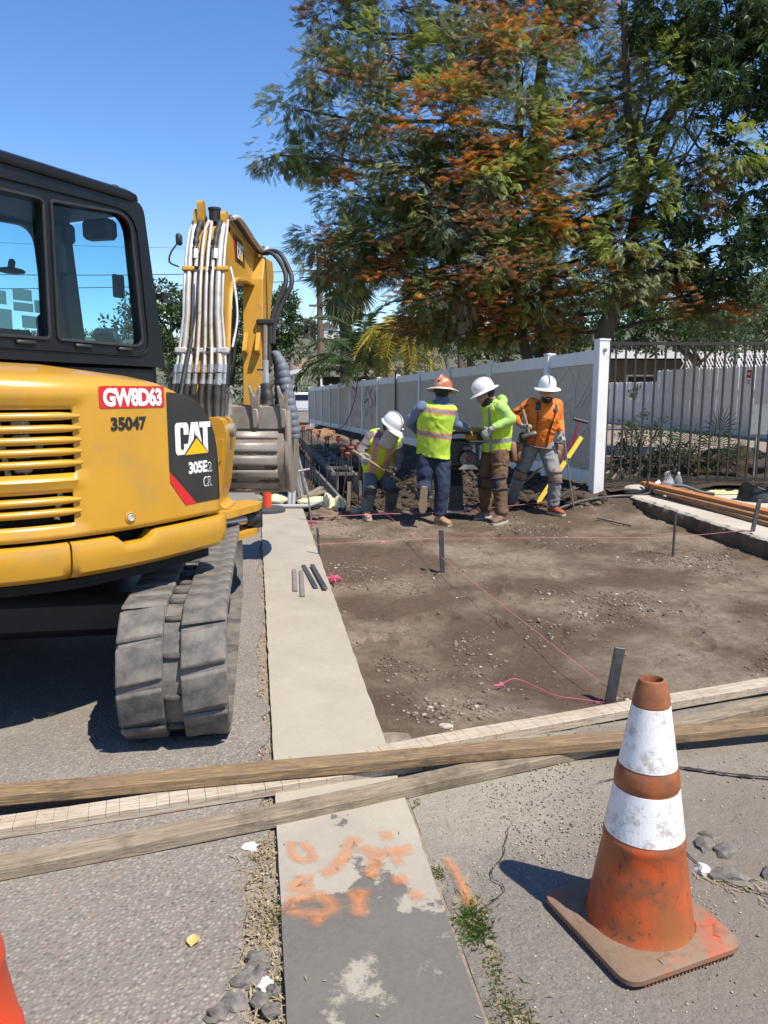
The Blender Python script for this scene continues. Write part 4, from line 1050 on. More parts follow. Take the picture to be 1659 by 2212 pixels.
def t_whorl(V, F):
    for i in range(9):
        a = 2*math.pi*i/9+.3*math.sin(i*7); e = .15+.35*math.sin(i*3.7)
        blade(V, F, (.1, 0, 0), (.55+e, math.sin(a)*.75, math.cos(a)*.75-.35), .95, .24, (math.sin(i), .4, 1), .22)
def t_bush(V, F):
    for i in range(8):
        a = 2.4*i; blade(V, F, (.08*i, .1*math.sin(a), .1*math.cos(a)), (.6, math.sin(a), math.cos(a)), .5, .26, (math.cos(i), math.sin(i*2), 1), .06)
T_OAK, T_FLO, T_WHO, T_BUS = tpl(t_oak), tpl(t_flower), tpl(t_whorl), tpl(t_bush)
def instance(t, P, D, S, roll, mi=None):
    V, F = t; P = np.asarray(P); D = np.asarray(D); D = D/np.linalg.norm(D, axis=1)[:, None]; n = len(P)
    up = np.tile([0, 0, 1.0], (n, 1)); bad = np.abs(D[:, 2]) > .97; up[bad] = (1, 0, 0)
    Y = np.cross(up, D); Y /= np.linalg.norm(Y, axis=1)[:, None]; Z = np.cross(D, Y)
    c, s = np.cos(roll)[:, None], np.sin(roll)[:, None]; Y2 = Y*c+Z*s; Z2 = Z*c-Y*s
    M = np.stack([D, Y2, Z2], 2)*np.asarray(S)[:, None, None]
    out = np.einsum('nij,kj->nki', M, V)+P[:, None, :]
    FF = F[None]+(np.arange(n)*len(V))[:, None, None]
    return out.reshape(-1, 3), FF.reshape(-1, F.shape[1]), (None if mi is None else np.repeat(mi, len(F)))
def sample_lobe(rng, c, r, n, thr=-.05, freq=1.9, shell=.5):
    out = []; dirs = []; k = 0
    while len(out) < n and k < n*12:
        k += 1; v = rng.normal(size=3); v /= np.linalg.norm(v); q = shell+(1.05-shell)*rng.random()**.6
        p = np.array(c)+v*q*np.array(r)
        if mnoise.noise(Vector(p)*freq) < thr: continue
        out.append(p); dirs.append(v)
    return out, dirs
def limb(mb, a, b, r0, r1, seed, sag=.0, n=7, wob=.08):
    a = Vector(a); b = Vector(b); L = (b-a).length; pts = []
    for i in range(n+1):
        t = i/n; p = a.lerp(b, t); w = math.sin(math.pi*t)*wob*L
        p += Vector((mnoise.noise(Vector((seed, t*2, 0))), mnoise.noise(Vector((seed, t*2, 5))), mnoise.noise(Vector((seed, t*2, 9)))))*w
        p.z += math.sin(math.pi*t)*sag*L; pts.append(p)
    mb.tube(pts, [r0+(r1-r0)*i/n for i in range(n+1)], 7 if r0 > .03 else 5, caps=False); return pts
def nearest_on(path, p):
    best = min(path, key=lambda q: (Vector(q[:3])-Vector(p)).length+max(0, q[2]-p[2]+.2)*1.5); return best
# ---- the flowering silky oak
OAK = [(-1.95, 15, 5.74, 0.55, 0.29, 0.9), (-1.6, 15, 6.54, 0.59, 0.41, 1), (-1.13, 14.5, 7.01, 0.48, 0.48, 1), (-0.93, 15.3, 8.03, 0.56, 0.56, 1), (-1.14, 15.5, 5.92, 0.57, 0.42, 1), (-0.57, 14.4, 4.91, 0.61, 0.48, 1), (-0.31, 14, 6.16, 0.64, 0.6, 1.1), (0.08, 14.2, 7.12, 0.73, 0.6, 1.1), (0.25, 15, 8.2, 0.82, 0.46, 1), (-1.21, 15, 4.23, 0.5, 0.36, 1), (-0.75, 14.4, 3.72, 0.66, 0.44, 1), (0.0, 13.8, 4.01, 0.67, 0.5, 1.1), (0.54, 13.5, 4.99, 0.7, 0.57, 1.2), (0.99, 13.4, 5.82, 0.73, 0.61, 1.2), (1.33, 14, 6.96, 0.77, 0.68, 1.1), (1.58, 15, 8.28, 0.91, 0.55, 1), (1.0, 13.3, 4.21, 0.73, 0.49, 1.1), (1.66, 13.2, 4.77, 0.72, 0.56, 1.2), (2.05, 13.4, 5.68, 0.73, 0.57, 1.1), (2.35, 14, 6.82, 0.77, 0.68, 1), (2.91, 15, 8.12, 0.91, 0.55, 1), (0.4, 14, 3.6, 0.55, 0.35, 1), (0.95, 13.5, 3.2, 0.74, 0.49, 1), (1.76, 13.2, 3.61, 0.76, 0.52, 1.1), (2.56, 13.5, 4.4, 0.74, 0.57, 1.1), (3.1, 14, 5.42, 0.68, 0.6, 1), (3.55, 14.7, 6.63, 0.71, 0.71, 0.9), (3.88, 15.2, 7.98, 0.83, 0.65, 0.9), (2.54, 13.6, 3.21, 0.74, 0.45, 1), (3.41, 14, 3.73, 0.72, 0.51, 1), (3.67, 14.2, 4.63, 0.52, 0.52, 0.9), (1.58, 14.2, 2.73, 0.69, 0.39, 0.9), (2.47, 14.5, 2.59, 0.71, 0.31, 0.9), (4.24, 14.4, 4.12, 0.61, 0.48, 0.8), (4.71, 14.2, 3.45, 0.69, 0.39, 0.8), (5.39, 14.2, 3.13, 0.6, 0.35, 0.8), (6.07, 14.2, 2.93, 0.52, 0.3, 0.7), (4.43, 15, 5.78, 0.46, 0.55, 0.6), (4.29, 15, 6.97, 0.55, 0.64, 0.7), (0.87, 14.7, 2.69, 0.63, 0.31, 0.8)]
# the same crown carries on above and behind what the photograph shows
OAK += [(x*.9+.3, 16.3+.8*math.sin(i), z+.2, a, b, .7) for i, (x, y, z, a, b, *_) in enumerate(OAK) if i % 3 == 0 and x < 3.6]
OAK += [(1.6, 15.3, 3.6, .9, .7, 1), (2.6, 15.4, 3.4, .9, .7, 1), (3.4, 15.2, 3.0, .8, .5, 1), (-.3, 15.2, 3.9, .7, .4, 1), (1.0, 15.4, 4.8, 1, .8, 1), (2.4, 15.6, 5.0, 1, .8, 1), (0, 15.4, 4.6, .9, .6, 1), (4.2, 13.5, 5.2, .45, .4, .8), (4.65, 13.4, 5.9, .45, .4, .8), (4.95, 13.4, 5.3, .4, .35, .7), (3.9, 13.6, 6.1, .45, .5, .8), (4.0, 13.2, 3.9, .5, .4, .9), (4.3, 13.2, 4.6, .45, .4, .9), (3.8, 13.3, 3.2, .5, .35, .9), (4.5, 13.3, 3.6, .5, .4, .9), (4.7, 13.5, 6.6, .5, .5, .9), (5.1, 13.3, 4.9, .5, .4, .9), (5.6, 13.2, 5.3, .45, .4, .8)]
OAK += [(-.4, 15.2, 9.2, .9, .7, 1), (.9, 15, 9.6, 1, .8, 1), (2.2, 15.2, 9.8, 1, .8, 1), (3.4, 15.4, 9.3, .9, .8, 1), (1.6, 15.3, 10.9, 1, .9, 1), (2.8, 15.4, 10.8, .8, .8, 1)]
OT = thing('silky_oak_tree', 'tall feathery-leaved tree with orange flower combs behind the vinyl fence', 'tree', (3.16, 15.3, .2))
tp = spline([(3.2, 15.35, 0.1), (3.163, 15.3, 2.2), (3.144, 15.3, 3.6), (3.023, 15.3, 5.12), (2.849, 15.3, 6.5), (2.97, 15.3, 8.0), (3.0, 15.3, 9.63), (2.9, 15.3, 11.2)], 8)
mb = MB(); mb.tube(tp, [.20*(1-.8*i/(len(tp)-1)) for i in range(len(tp))], 12)
t2 = spline([(3.1, 15.4, 1.2), (2.65, 15.2, 2.6), (2.45, 15.0, 4.2), (2.5, 15.0, 6.2), (2.3, 15, 8.2)], 8)
mb.tube(t2, [.12*(1-.75*i/(len(t2)-1)) for i in range(len(t2))], 10)
mb.build('trunk', 'bark', OT, smooth=60)
mb = MB(); tw = MB(); rng = np.random.default_rng(3); P = []; D = []; S = []; MI = []; path = [tuple(p) for p in tp+t2]
for i, (x, y, z, ru, rv, den) in enumerate(OAK):
    a = nearest_on(path, (x, y, z)); limb(mb, a, (x, y, z), .05, .016, i*1.7, -.03)
    r = (ru*1.12, ru*.95, rv*1.1); n = int(720*den*(.85 if z > 6 else 1)*ru*max(rv, .35)/.45)
    ps, ds = sample_lobe(rng, (x, y, z), r, n, -.06, 2.1, .35)
    for p, v in zip(ps, ds):
        d = v+rng.normal(size=3)*.45; d[2] = d[2]*.6-.25; P.append(p); D.append(d); S.append(rng.uniform(.13, .25))
        q = mnoise.noise(Vector(p)*1.1+Vector((9, 3, 1)))+rng.normal()*.10
        MI.append(1 if q > .17 else (2 if q < -.20 else (3 if rng.random() < .03 else 0)))
    for k in range(7):
        p = ps[int(rng.integers(len(ps)))]; limb(tw, (x, y, z), p, .011, .004, i*3.1+k, .02, 4)
stuff(mb.build('limb', 'bark', OT, smooth=60)); stuff(tw.build('twig', 'bark_pale', OT))
V, F, mi = instance(T_OAK, P, D, S, rng.uniform(-.6, .6, len(P)), np.array(MI))
crown = mesh_np('crown', V, F, ['oak_leaf', 'oak_leaf_young', 'oak_leaf_grey', 'oak_leaf_dead'], OT, mi=mi); stuff(crown)
P = []; D = []; S = []; MI = []
front = [l for l in OAK[:41]]
for g in range(170):
    x, y, z, ru, rv, den = front[int(rng.choice(len(front), p=np.array([.04 if (l[0] < -1.0) else (1.8 if .2 < l[0] < 3.2 and l[2] < 7.2 else 1.0) for l in front])/sum([.04 if (l[0] < -1.0) else (1.8 if .2 < l[0] < 3.2 and l[2] < 7.2 else 1.0) for l in front])))]
    c = np.array((x+rng.uniform(-1, 1)*ru, y-abs(rng.normal())*ru*.7-.1, z+rng.uniform(-1, 1)*rv)); old = rng.random() < .55
    for k in range(int(rng.integers(14, 30))):
        P.append(c+np.array((rng.normal()*.22, rng.normal()*.18, rng.normal()*.10))); a = rng.uniform(0, 6.28)
        D.append((math.cos(a), math.sin(a), rng.uniform(-.3, .6))); S.append(rng.uniform(.075, .135)); MI.append(1 if (old or rng.random() < .3) else 0)
for x, y, z, n in ((6.3, 13.9, 3.02, 26), (6.1, 13.9, 2.85, 20), (5.0, 13.6, 3.2, 12), (1.7, 13.0, 5.0, 22), (1.95, 13.0, 5.35, 16), (1.2, 12.7, 5.6, 18), (2.5, 12.8, 4.2, 16), (2.9, 12.9, 4.1, 18), (-.55, 13.9, 5.05, 14)):
    for k in range(n):
        P.append((x+rng.normal()*.24, y+rng.normal()*.15, z+rng.normal()*.06)); a = rng.uniform(0, 6.28); D.append((math.cos(a), math.sin(a), .1)); S.append(rng.uniform(.11, .18)); MI.append(0 if rng.random() < .75 else 1)
V, F, mi = instance(T_FLO, P, D, S, rng.uniform(-.2, .2, len(P)), np.array(MI)); stuff(mesh_np('flowers', V, F, ['oak_flower', 'oak_flower_old'], OT, mi=mi))
# dead hanging spray near the middle
mb = MB(); limb(mb, (1.25, 13.0, 3.35), (1.32, 12.9, 2.9), .012, .005, 4); mb.build('dead_twig', 'bark_pale', OT)
P = [(1.3+rng.normal()*.08, 12.9+rng.normal()*.06, 2.95-rng.random()*.45) for _ in range(36)]; V, F, _ = instance(T_OAK, P, [(rng.normal()*.2, rng.normal()*.2, -1) for _ in P], rng.uniform(.12, .2, len(P)), rng.uniform(0, 6, len(P)))
stuff(mesh_np('dead_spray', V, F, 'oak_leaf_dead', OT))
# ---- dark broad-leaved tree on the right
DARK = [(5.46, 13.5, 7.25, 0.9, 0.62, 1.2), (6.1, 13.5, 6.77, 0.74, 0.66, 1.2), (5.0, 13.8, 7.03, 0.59, 0.5, 1), (4.58, 13.8, 7.59, 0.59, 0.5, 1), (5.18, 13.0, 6.17, 0.47, 0.36, 0.8), (5.94, 13.5, 5.85, 0.49, 0.41, 0.8), (6.26, 13.5, 4.7, 0.49, 0.57, 1), (5.76, 13.5, 4.1, 0.57, 0.45, 1), (5.19, 13.8, 3.86, 0.5, 0.46, 1), (6.04, 13.5, 3.43, 0.66, 0.45, 1), (5.58, 13.7, 3.38, 0.58, 0.42, 1), (4.96, 13.5, 4.47, 0.41, 0.37, 0.7), (4.66, 13.7, 4.14, 0.37, 0.37, 0.7), (6.27, 13.5, 5.57, 0.41, 0.49, 1), (6.69, 13.5, 4.1, 0.49, 0.66, 1), (6.51, 13.5, 7.25, 0.66, 0.82, 1),
        (7.3, 13.6, 6.4, .8, .8, 1), (7.4, 13.8, 5.2, .7, .7, 1), (5.4, 13.8, 8.2, .9, .7, 1), (6.6, 14, 8.4, .9, .8, 1), (7.2, 14.2, 7.6, .8, .7, 1)]
DT_ = thing('broadleaf_tree', 'dark glossy-leaved tree with leaning forked trunk right of the flowering tree', 'tree', (3.8, 14.0, .2))
b1 = spline([(3.8, 14, 0.15), (3.886, 14, 2.146), (4.055, 14, 2.948), (4.326, 14, 4.046), (4.44, 14, 4.966), (4.218, 14, 5.717), (4.085, 14, 6.82), (3.958, 14, 8.316)], 6)
b2 = spline([(4.40, 14, 4.86), (4.678, 14, 5.717), (4.978, 14, 6.272), (5.701, 14, 6.965), (6.598, 14, 7.468)], 6)
mb = MB(); mb.tube(b1, [.19-.15*i/(len(b1)-1) for i in range(len(b1))], 12); mb.tube(b2, [.12-.08*i/(len(b2)-1) for i in range(len(b2))], 10); mb.build('trunk', 'bark', DT_, smooth=60)
mb = MB(); P = []; D = []; S = []; MI = []; path = [tuple(p) for p in b1[8:]+b2]
for i, (x, y, z, ru, rv, den) in enumerate(DARK):
    a = path[(i*7) % len(path)] if i % 2 else nearest_on(path, (x, y, z)); limb(mb, a, (x, y, z), .03, .009, i*2.3, .03, 9, .22)
    ps, ds = sample_lobe(rng, (x, y, z), (ru*1.1, ru, rv*1.1), int(165*den*ru*rv/.3), -.08, 2.2, .35)
    for p, v in zip(ps, ds):
        d = v*.7+rng.normal(size=3)*.4; d[2] = d[2]*.5-.55; P.append(p); D.append(d); S.append(rng.uniform(.13, .20)); MI.append(1 if rng.random() < .10 else 0)
for k in range(12):
    a = (rng.uniform(4.9, 6.6), 13.4, rng.uniform(5.2, 6.2)); limb(mb, a, (a[0]+rng.normal()*.3, 13.3, a[2]-rng.uniform(.5, 1.3)), .008, .003, k*5.0)
stuff(mb.build('limb', 'bark', DT_, smooth=60))
V, F, mi = instance(T_WHO, P, D, S, rng.uniform(0, 6, len(P)), np.array(MI)); stuff(mesh_np('crown', V, F, ['dark_leaf', 'mid_leaf'], DT_, mi=mi))
P = [(5.32+rng.normal()*.12, 13.1+rng.normal()*.1, 5.0-rng.random()*.75) for _ in range(60)]
V, F, _ = instance(T_WHO, P, [(rng.normal()*.25, rng.normal()*.25, -1) for _ in P], rng.uniform(.09, .14, len(P)), rng.uniform(0, 6, len(P))); mesh_np('dead_leaves', V, F, 'oak_leaf_dead', DT_)
# ---- leafy background trees
def bush_tree(name, label, base, lobes, material, size, dens, seed, tr=.12, cat='tree', group=None, t=None, mat2=None):
    o = thing(name, label, cat, base, group); rg = np.random.default_rng(seed); mb = MB(); P = []; D = []; S = []; MI = []
    top = max(l[2] for l in lobes)
    mb.tube([base, (base[0]+.1, base[1], base[2]+(top-base[2])*.5), (lobes[0][0], lobes[0][1], top-.3)], [tr, tr*.8, tr*.3], 8)
    for i, (x, y, z, ru, rv) in enumerate(lobes):
        limb(mb, (base[0]+.1, base[1], max(base[2]+.3, z-rv*1.2)), (x, y, z), tr*.45, tr*.15, seed+i)
        ps, ds = sample_lobe(rg, (x, y, z), (ru, ru*.9, rv), int(dens*ru*rv), -.12, 1.4/size*.22, .4)
        for p, v in zip(ps, ds):
            d = v+rg.normal(size=3)*.5; d[2] -= .15; P.append(p); D.append(d); S.append(size*rg.uniform(.7, 1.3)); MI.append(1 if rg.random() < .3 else 0)
    mb.build('trunk', 'bark', o, smooth=60)
    V, F, mi = instance(t or T_BUS, P, D, S, rg.uniform(0, 6, len(P)), np.array(MI)); stuff(mesh_np('crown', V, F, [material, mat2 or material], o, mi=mi)); return o
bush_tree('street_tree', 'rounded green tree behind the excavator boom, beside the cab', (-7.2, 26, -.2), [(-7.0, 26, 3.3, 1.0, .9), (-6.4, 26, 4.0, .8, .6), (-7.6, 26, 4.2, 1.0, .8), (-6.0, 26, 3.0, .7, .9), (-6.7, 26, 2.3, 1.0, .7), (-8.3, 26, 3.2, 1.0, 1.0), (-6.2, 25.6, 1.9, .7, .6)], 'mid_leaf', .30, 210, 11, mat2='dark_leaf')
bush_tree('street_tree', 'loose green tree seen between the boom and the utility pole', (-4.6, 30, -.2), [(-4.4, 30, 4.6, 1.0, .9), (-5.2, 30, 5.2, 1.0, .8), (-3.9, 30, 3.9, .7, .8), (-5.2, 30, 3.6, 1.2, 1.1), (-4.1, 30, 3.0, .7, .6), (-3.7, 29.8, 4.6, .5, .5), (-5.6, 30, 2.4, 1.0, 1.0)], 'mid_leaf', .30, 210, 12, mat2='dark_leaf')
bush_tree('background_tree', 'dark leafy tree in the shade left of the forked trunk', (4.2, 22, .2), [(2.31, 22, 2.95, .98, .56), (3.39, 22, 2.91, .98, .63), (4.61, 22, 3.0, 1.1, .6), (5.4, 22, 3.37, 1.0, .8), (1.35, 22, 3.4, .8, .5), (4.0, 22.5, 2.0, 1.2, .6)], 'dark_leaf', .28, 190, 13, mat2='mid_leaf')
bush_tree('background_tree', 'dark leafy tree behind the iron fence, right of the forked trunk', (10.6, 26.5, .2), [(6.75, 23, 3.5, 1.2, .9), (7.96, 23, 3.5, 1.2, .9), (9.05, 23, 3.4, 1.1, .8), (7.38, 23, 4.3, 1.1, .8), (9.9, 23, 3.1, 1.0, .6), (8.6, 23, 4.4, .8, .7)], 'dark_leaf', .28, 190, 14, mat2='mid_leaf')
bush_tree('background_tree', 'pale blue-green tree at the right edge above the hedge', (14.8, 30, .3), [(14.6, 30, 4.8, 1.2, 1.0), (15.6, 30, 5.4, 1.3, 1.2), (13.7, 30, 4.2, .8, .8), (15.2, 30, 3.4, 1.6, 1.0)], 'mid_leaf', .3, 160, 15, mat2='olive_leaf')
bush_tree('hedge_shrub', 'olive-green leafy shrub spilling over the right end of the iron fence', (6.1, 11.6, .25), [(6.0, 11.5, 2.45, .5, .45), (6.5, 11.6, 2.2, .6, .6), (5.65, 11.5, 2.1, .32, .3), (5.8, 11.5, 2.75, .4, .3), (6.4, 11.4, 1.8, .4, .4)], 'olive_leaf', .13, 520, 16, .05, 'shrub', mat2='mid_leaf')
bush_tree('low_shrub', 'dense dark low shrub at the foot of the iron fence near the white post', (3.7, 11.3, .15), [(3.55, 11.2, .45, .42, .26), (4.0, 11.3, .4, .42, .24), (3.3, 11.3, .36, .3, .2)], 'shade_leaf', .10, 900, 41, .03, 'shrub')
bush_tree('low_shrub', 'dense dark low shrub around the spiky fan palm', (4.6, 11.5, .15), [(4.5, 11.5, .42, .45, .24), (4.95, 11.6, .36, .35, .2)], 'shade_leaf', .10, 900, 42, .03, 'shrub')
# ---- palms
def frond_mesh(name, L, droop, n, wl, material, fan=False, seed=0, wide=.06):
    rg = random.Random(seed); V = []; F = []
    if fan:
        for i in range(n):
            a = -1.9+3.8*i/(n-1); d = (math.cos(a)*.8+.25, math.sin(a), -.15-.25*rg.random()); blade(V, F, (L*.45, 0, 0), d, L*.6*(1-.2*abs(a)/1.9), wide*1.6, (0, 0, 1), droop*rg.uniform(.4, 1))
        blade(V, F, (0, 0, 0), (1, 0, 0), L*.5, .03)
    else:
        for i in range(n):
            t = .12+.86*i/(n-1); x = L*math.sin(t*1.25)/math.sin(1.25)*.95; z = L*.25*math.sin(t*math.pi*.8)-droop*t*t
            for s in (-1, 1): blade(V, F, (x, 0, z), (.45, s*1.0, .15-rg.random()*.3), wl*(1-.55*abs(t-.45)/.55)*rg.uniform(.85, 1.1), wide, (0, 0, 1), wl*.45*rg.uniform(.5, 1.2))
        pts = [(L*math.sin(t*1.25)/math.sin(1.25)*.95, L*.25*math.sin(t*math.pi*.8)-droop*t*t) for t in [k/8 for k in range(9)]]
        for (x0, z0), (x1, z1) in zip(pts, pts[1:]):
            o = len(V); V += [np.array((x0, -.012, z0)), np.array((x1, -.012, z1)), np.array((x1, .012, z1)), np.array((x0, .012, z0))]; F.append((o, o+1, o+2, o+3))
    o = mesh_np(name, np.array(V), np.array(F), material); return o
def palm(label, base, top, tr, specs, seed, tmat='bark'):
    o = thing('palm_tree', label, 'palm', base); rg = random.Random(seed); b = Vector(base); t = Vector(top)
    mb = MB(); mb.tube([b, b.lerp(t, .5)+Vector((.05, 0, 0)), t], [tr*1.15, tr, tr*.9], 10); mb.build('trunk', tmat, o, smooth=60)
    for src, n, e0, e1, a0, a1 in specs:
        for k in range(n):
            f = bpy.data.objects.new('frond', src.data); COL.objects.link(f); f.parent = o
            f.location = t-b+Vector((0, 0, rg.uniform(-.1, .05)))
            az = R_(a0+(a1-a0)*(k+rg.random())/n); el = R_(rg.uniform(e0, e1)); s = rg.uniform(.8, 1.15)
            f.rotation_euler = (rg.uniform(-.2, .2), -el, az); f.scale = (s, s, s)
    return o
fr_g = frond_mesh('frond', 2.9, 1.1, 40, .55, 'palm_leaf'); fr_q = frond_mesh('frond', 1.45, 1.35, 30, .5, 'palm_gold', wide=.05)
fan_d = frond_mesh('frond', 1.7, .5, 22, .3, 'palm_dry', True, 2); fan_s = frond_mesh('frond', 1.8, .65, 24, .3, 'palm_straw', True, 3); fan_g = frond_mesh('frond', 1.8, .25, 26, .3, 'palm_leaf', True, 4)
palm('fan palm with a shaggy skirt of dry fronds beside the utility pole', (-1.8, 36, -.4), (-1.8, 36, 6.3), .28, [(fan_d, 44, -88, -55, 0, 360), (fan_s, 40, -72, -30, 0, 360), (fan_g, 26, -25, 55, 0, 360)], 1)
palm('green feather palm with arching fronds just behind the far vinyl fence', (-.72, 30, -.2), (-.72, 30, 2.0), .16, [(fr_g, 34, -5, 75, 0, 360)], 2)
palm('small palm with drooping golden-yellow fronds behind the vinyl fence', (.72, 25, -.1), (.68, 25, 3.25), .09, [(fr_q, 40, -30, 45, 0, 360)], 3, 'bark_pale')
palm('pale drooping palm in the shade right of the golden palm', (2.7, 25, -.1), (2.7, 25, 4.3), .1, [(fr_q, 14, -30, 40, 0, 360)], 4)
for f in (fr_g, fr_q, fan_d, fan_s, fan_g): bpy.data.objects.remove(f)
# low plants behind the iron fence
def spiky(label, base, n, L, seed, material='palm_leaf'):
    o = thing('fan_plant', label, 'plant', base); rg = random.Random(seed)
    for k in range(n):
        V = []; F = []; c = Vector((rg.uniform(-1, 1), rg.uniform(-.8, .4), rg.uniform(.35, 1.0))).normalized()*L*rg.uniform(.6, 1); 
        x = c.cross(Vector((0, 0, 1))).normalized(); y = x.cross(c).normalized(); cn = c.normalized()
        blade(V, F, (0, 0, 0), tuple(cn), c.length, .016)
        for i in range(16):
            a = -2.0+4.0*i/15; d = cn*math.cos(a)+(x*math.sin(a)); blade(V, F, tuple(c), tuple(d), L*.55, .022, tuple(y), .02)
        mesh_np('leaf_fan', np.array(V)+np.array(base), np.array(F), material, o)
    return o
spiky('spiky young fan palm behind the iron fence bars', (3.98+.75, 11.3, .2), 12, .75, 5); spiky('low spiky fan plant left of the grey sign back', (4.35, 11.6, .2), 6, .5, 6)
JP = thing('jade_plant', 'bare-stemmed jade plant with dark leaves behind the iron fence', 'plant', (3.72, 11.4, .2)); mb = MB(); rg = np.random.default_rng(6); tips = []
for k in range(9):
    a = Vector((3.72+rg.normal()*.08, 11.4, .2)); b = a+Vector((rg.normal()*.2, rg.normal()*.12, rg.uniform(.45, .8))); limb(mb, a, b, .03, .012, k); tips.append(b)
limb(mb, (3.75, 11.4, .8), (3.66, 11.4, 1.22), .018, .012, 31); limb(mb, (3.66, 11.4, 1.22), (3.72, 11.4, 1.55), .012, .008, 32); tips += [Vector((3.72, 11.4, 1.5)), Vector((3.64, 11.4, 1.42)), Vector((3.78, 11.4, 1.15))]
mb.build('stem', 'bark_pale', JP, smooth=60); P = []
for i, t in enumerate(tips):
    for k in range(9 if i < 9 else 4): P.append(np.array(t)+rg.normal(size=3)*(.08 if i < 9 else .04))
V, F, _ = instance(T_BUS, P, [rg.normal(size=3) for _ in P], rg.uniform(.07, .12, len(P)), rg.uniform(0, 6, len(P))); mesh_np('foliage', V, F, 'dark_leaf', JP)
# ================================================================= FENCES, BUILDINGS, POLES
mat('vinyl_white', (0.86, 0.86, 0.86), .38, (0.80, .80, .80), 5, dirt=(0.5, .47, .43), dirt_amt=.15, dirt_scale=5)
mat('vinyl_panel', (0.55, 0.455, 0.36), .55, (0.50, 0.415, 0.33), 3, dirt=(0.38, .34, .29), dirt_amt=.2)
mat('iron_dark', (0.028, 0.024, 0.022), .5, (0.045, .04, .036), 20, metal=.1, bump=.1, bscale=80)
mat('white_paint', (0.88, 0.87, 0.85), .6, (0.82, .81, .80), 6, dirt=(0.45, .43, .40), dirt_amt=.3, dirt_scale=3)
mat('graffiti_blue', (0.05, 0.055, 0.10), .6); mat('graffiti_white', (0.66, 0.66, 0.64), .6); mat('graffiti_grey', (0.30, .26, .25), .6)
mat('cable_black', (0.012, .012, .014), .5); mat('galv', (0.42, .43, .44), .45, (0.34, .35, .36), 12, metal=.7); mat('sign_red', (0.45, .02, .03), .5)
mat('pole_wood', (0.105, 0.065, 0.048), .9, (0.16, .105, .08), 8, bump=.4, bscale=30, stretch=(1, 1, .2)); mat('pole_grey', (0.17, .155, .14), .9, (0.22, .2, .18), 8)
mat('stucco_white', (0.78, .77, .74), .8); mat('roof_white', (0.80, .80, .79), .6); mat('roof_brown', (0.20, .15, .12), .85); mat('shade_dark', (0.03, .03, .032), .8); mat('wall_tan_shaded', (0.13, .115, .10), .85)  # the tan house wall is darkened, its shade put into the colour
def fz(y): return .17-.0136*(y-10.2)
VF = thing('vinyl_fence', 'long white-railed vinyl fence with grey-tan panels along the trench', 'fence', (2.83, 10.2, .17))
ys = [10.2, 11.75]+[14.15+2.36*i for i in range(12)]; fd = Vector((-.2178, .976, 0)); fn = Vector((-.976, -.2178, 0))
def fpt(y, z, off=0.0): return Vector((fence_x(y), y, z))+fn*off
for i, y in enumerate(ys):
    z0, z1 = fz(y)-.15, fz(y)+(1.94 if i == 0 else 1.845); w = .15 if i == 0 else .127
    Rf = Matrix((fn.cross(Vector((0, 0, 1))), fn, Vector((0, 0, 1)))).transposed()
    mb = MB(); mb.box(fpt(y, (z0+z1)/2), (w, w, z1-z0), Rf, .008); po = mb.build('fence_post', 'vinyl_white', VF)
    mb = MB(); c = fpt(y, z1+.004); h = w/2+.008
    mb.box(c, (2*h, 2*h, .022), Rf, .004); mb.add([c+Rf @ Vector(q) for q in ((-h, -h, .011), (h, -h, .011), (h, h, .011), (-h, h, .011), (0, 0, .022))], [(0, 1, 4), (1, 2, 4), (2, 3, 4), (3, 0, 4)]); mb.build('post_cap', 'vinyl_white', po)
    if i == 0:
        mb = MB(); mb.lathe([(.026, 0), (.026, .006), (.012, .009)], fpt(y, 1.98, .0)+Vector((.02, -.085, 0)), Euler((math.pi/2, 0, -.22)).to_matrix(), 16); mb.build('post_badge', 'galv', po)
for i, (a, b) in enumerate(zip(ys, ys[1:])):
    za, zb = fz(a), fz(b); p = a+.06; q = b-.06
    mb = MB(); mb.bar(fpt(p, za+1.735), fpt(q, zb+1.735), .045, .175); mb.build('top_rail', 'vinyl_white', VF)
    mb = MB(); mb.bar(fpt(p, za+.14), fpt(q, zb+.14), .045, .17); mb.build('bottom_rail', 'vinyl_white', VF)
    n = 46 if i < 5 else 24; mb = MB()
    def pf(u, v, p=p, q=q, za=za, zb=zb, n=n):
        y = p+(q-p)*u; k = round(u*n*2); off = (.004 if (k//2) % 2 == 0 else -.002) if i in (1, 2, 3, 4) else (.002 if (k % 8) else -.004)
        return fpt(y, (za+(zb-za)*u)+.22+(1.435)*v, off)
    mb.grid(pf, n*2, 1); pn = mb.build('fence_panel', 'vinyl_panel', VF)
    sd = pn.modifiers.new('s', 'SOLIDIFY'); sd.thickness = .02
def graffiti(i, strokes, m, r=.012):
    a, b = ys[i], ys[i+1]
    for st in strokes:
        pts = spline([(u, v, 0) for u, v in st], 6); vv = []; ff = []
        P = [fpt(b+(a-b)*p.x, fz(b+(a-b)*p.x)+.22+1.43*p.y, .026) for p in pts]
        for k, p in enumerate(P):
            t = (P[min(k+1, len(P)-1)]-P[max(k-1, 0)]).normalized(); s = t.cross(fn); w = r*(.8+.4*mnoise.noise(Vector((k*.5, i, 0)))); vv += [p+s*w, p-s*w]
        for k in range(len(P)-1): ff.append((2*k, 2*k+1, 2*k+3, 2*k+2))
        mb = MB(); mb.add(vv, ff); mb.build('graffiti_stroke', m, VF)
graffiti(6, [[(.30, .97), (.12, .75), (.10, .62), (.33, .70), (.38, .55), (.22, .33), (.12, .55)], [(.62, .93), (.48, .80), (.66, .62), (.50, .45), (.62, .18)], [(.95, .92), (.78, .62), (.70, .30)], [(.74, .88), (.85, .60), (.98, .33), (.92, .45)], [(.33, .98), (.42, .8)]], 'graffiti_blue', .024)
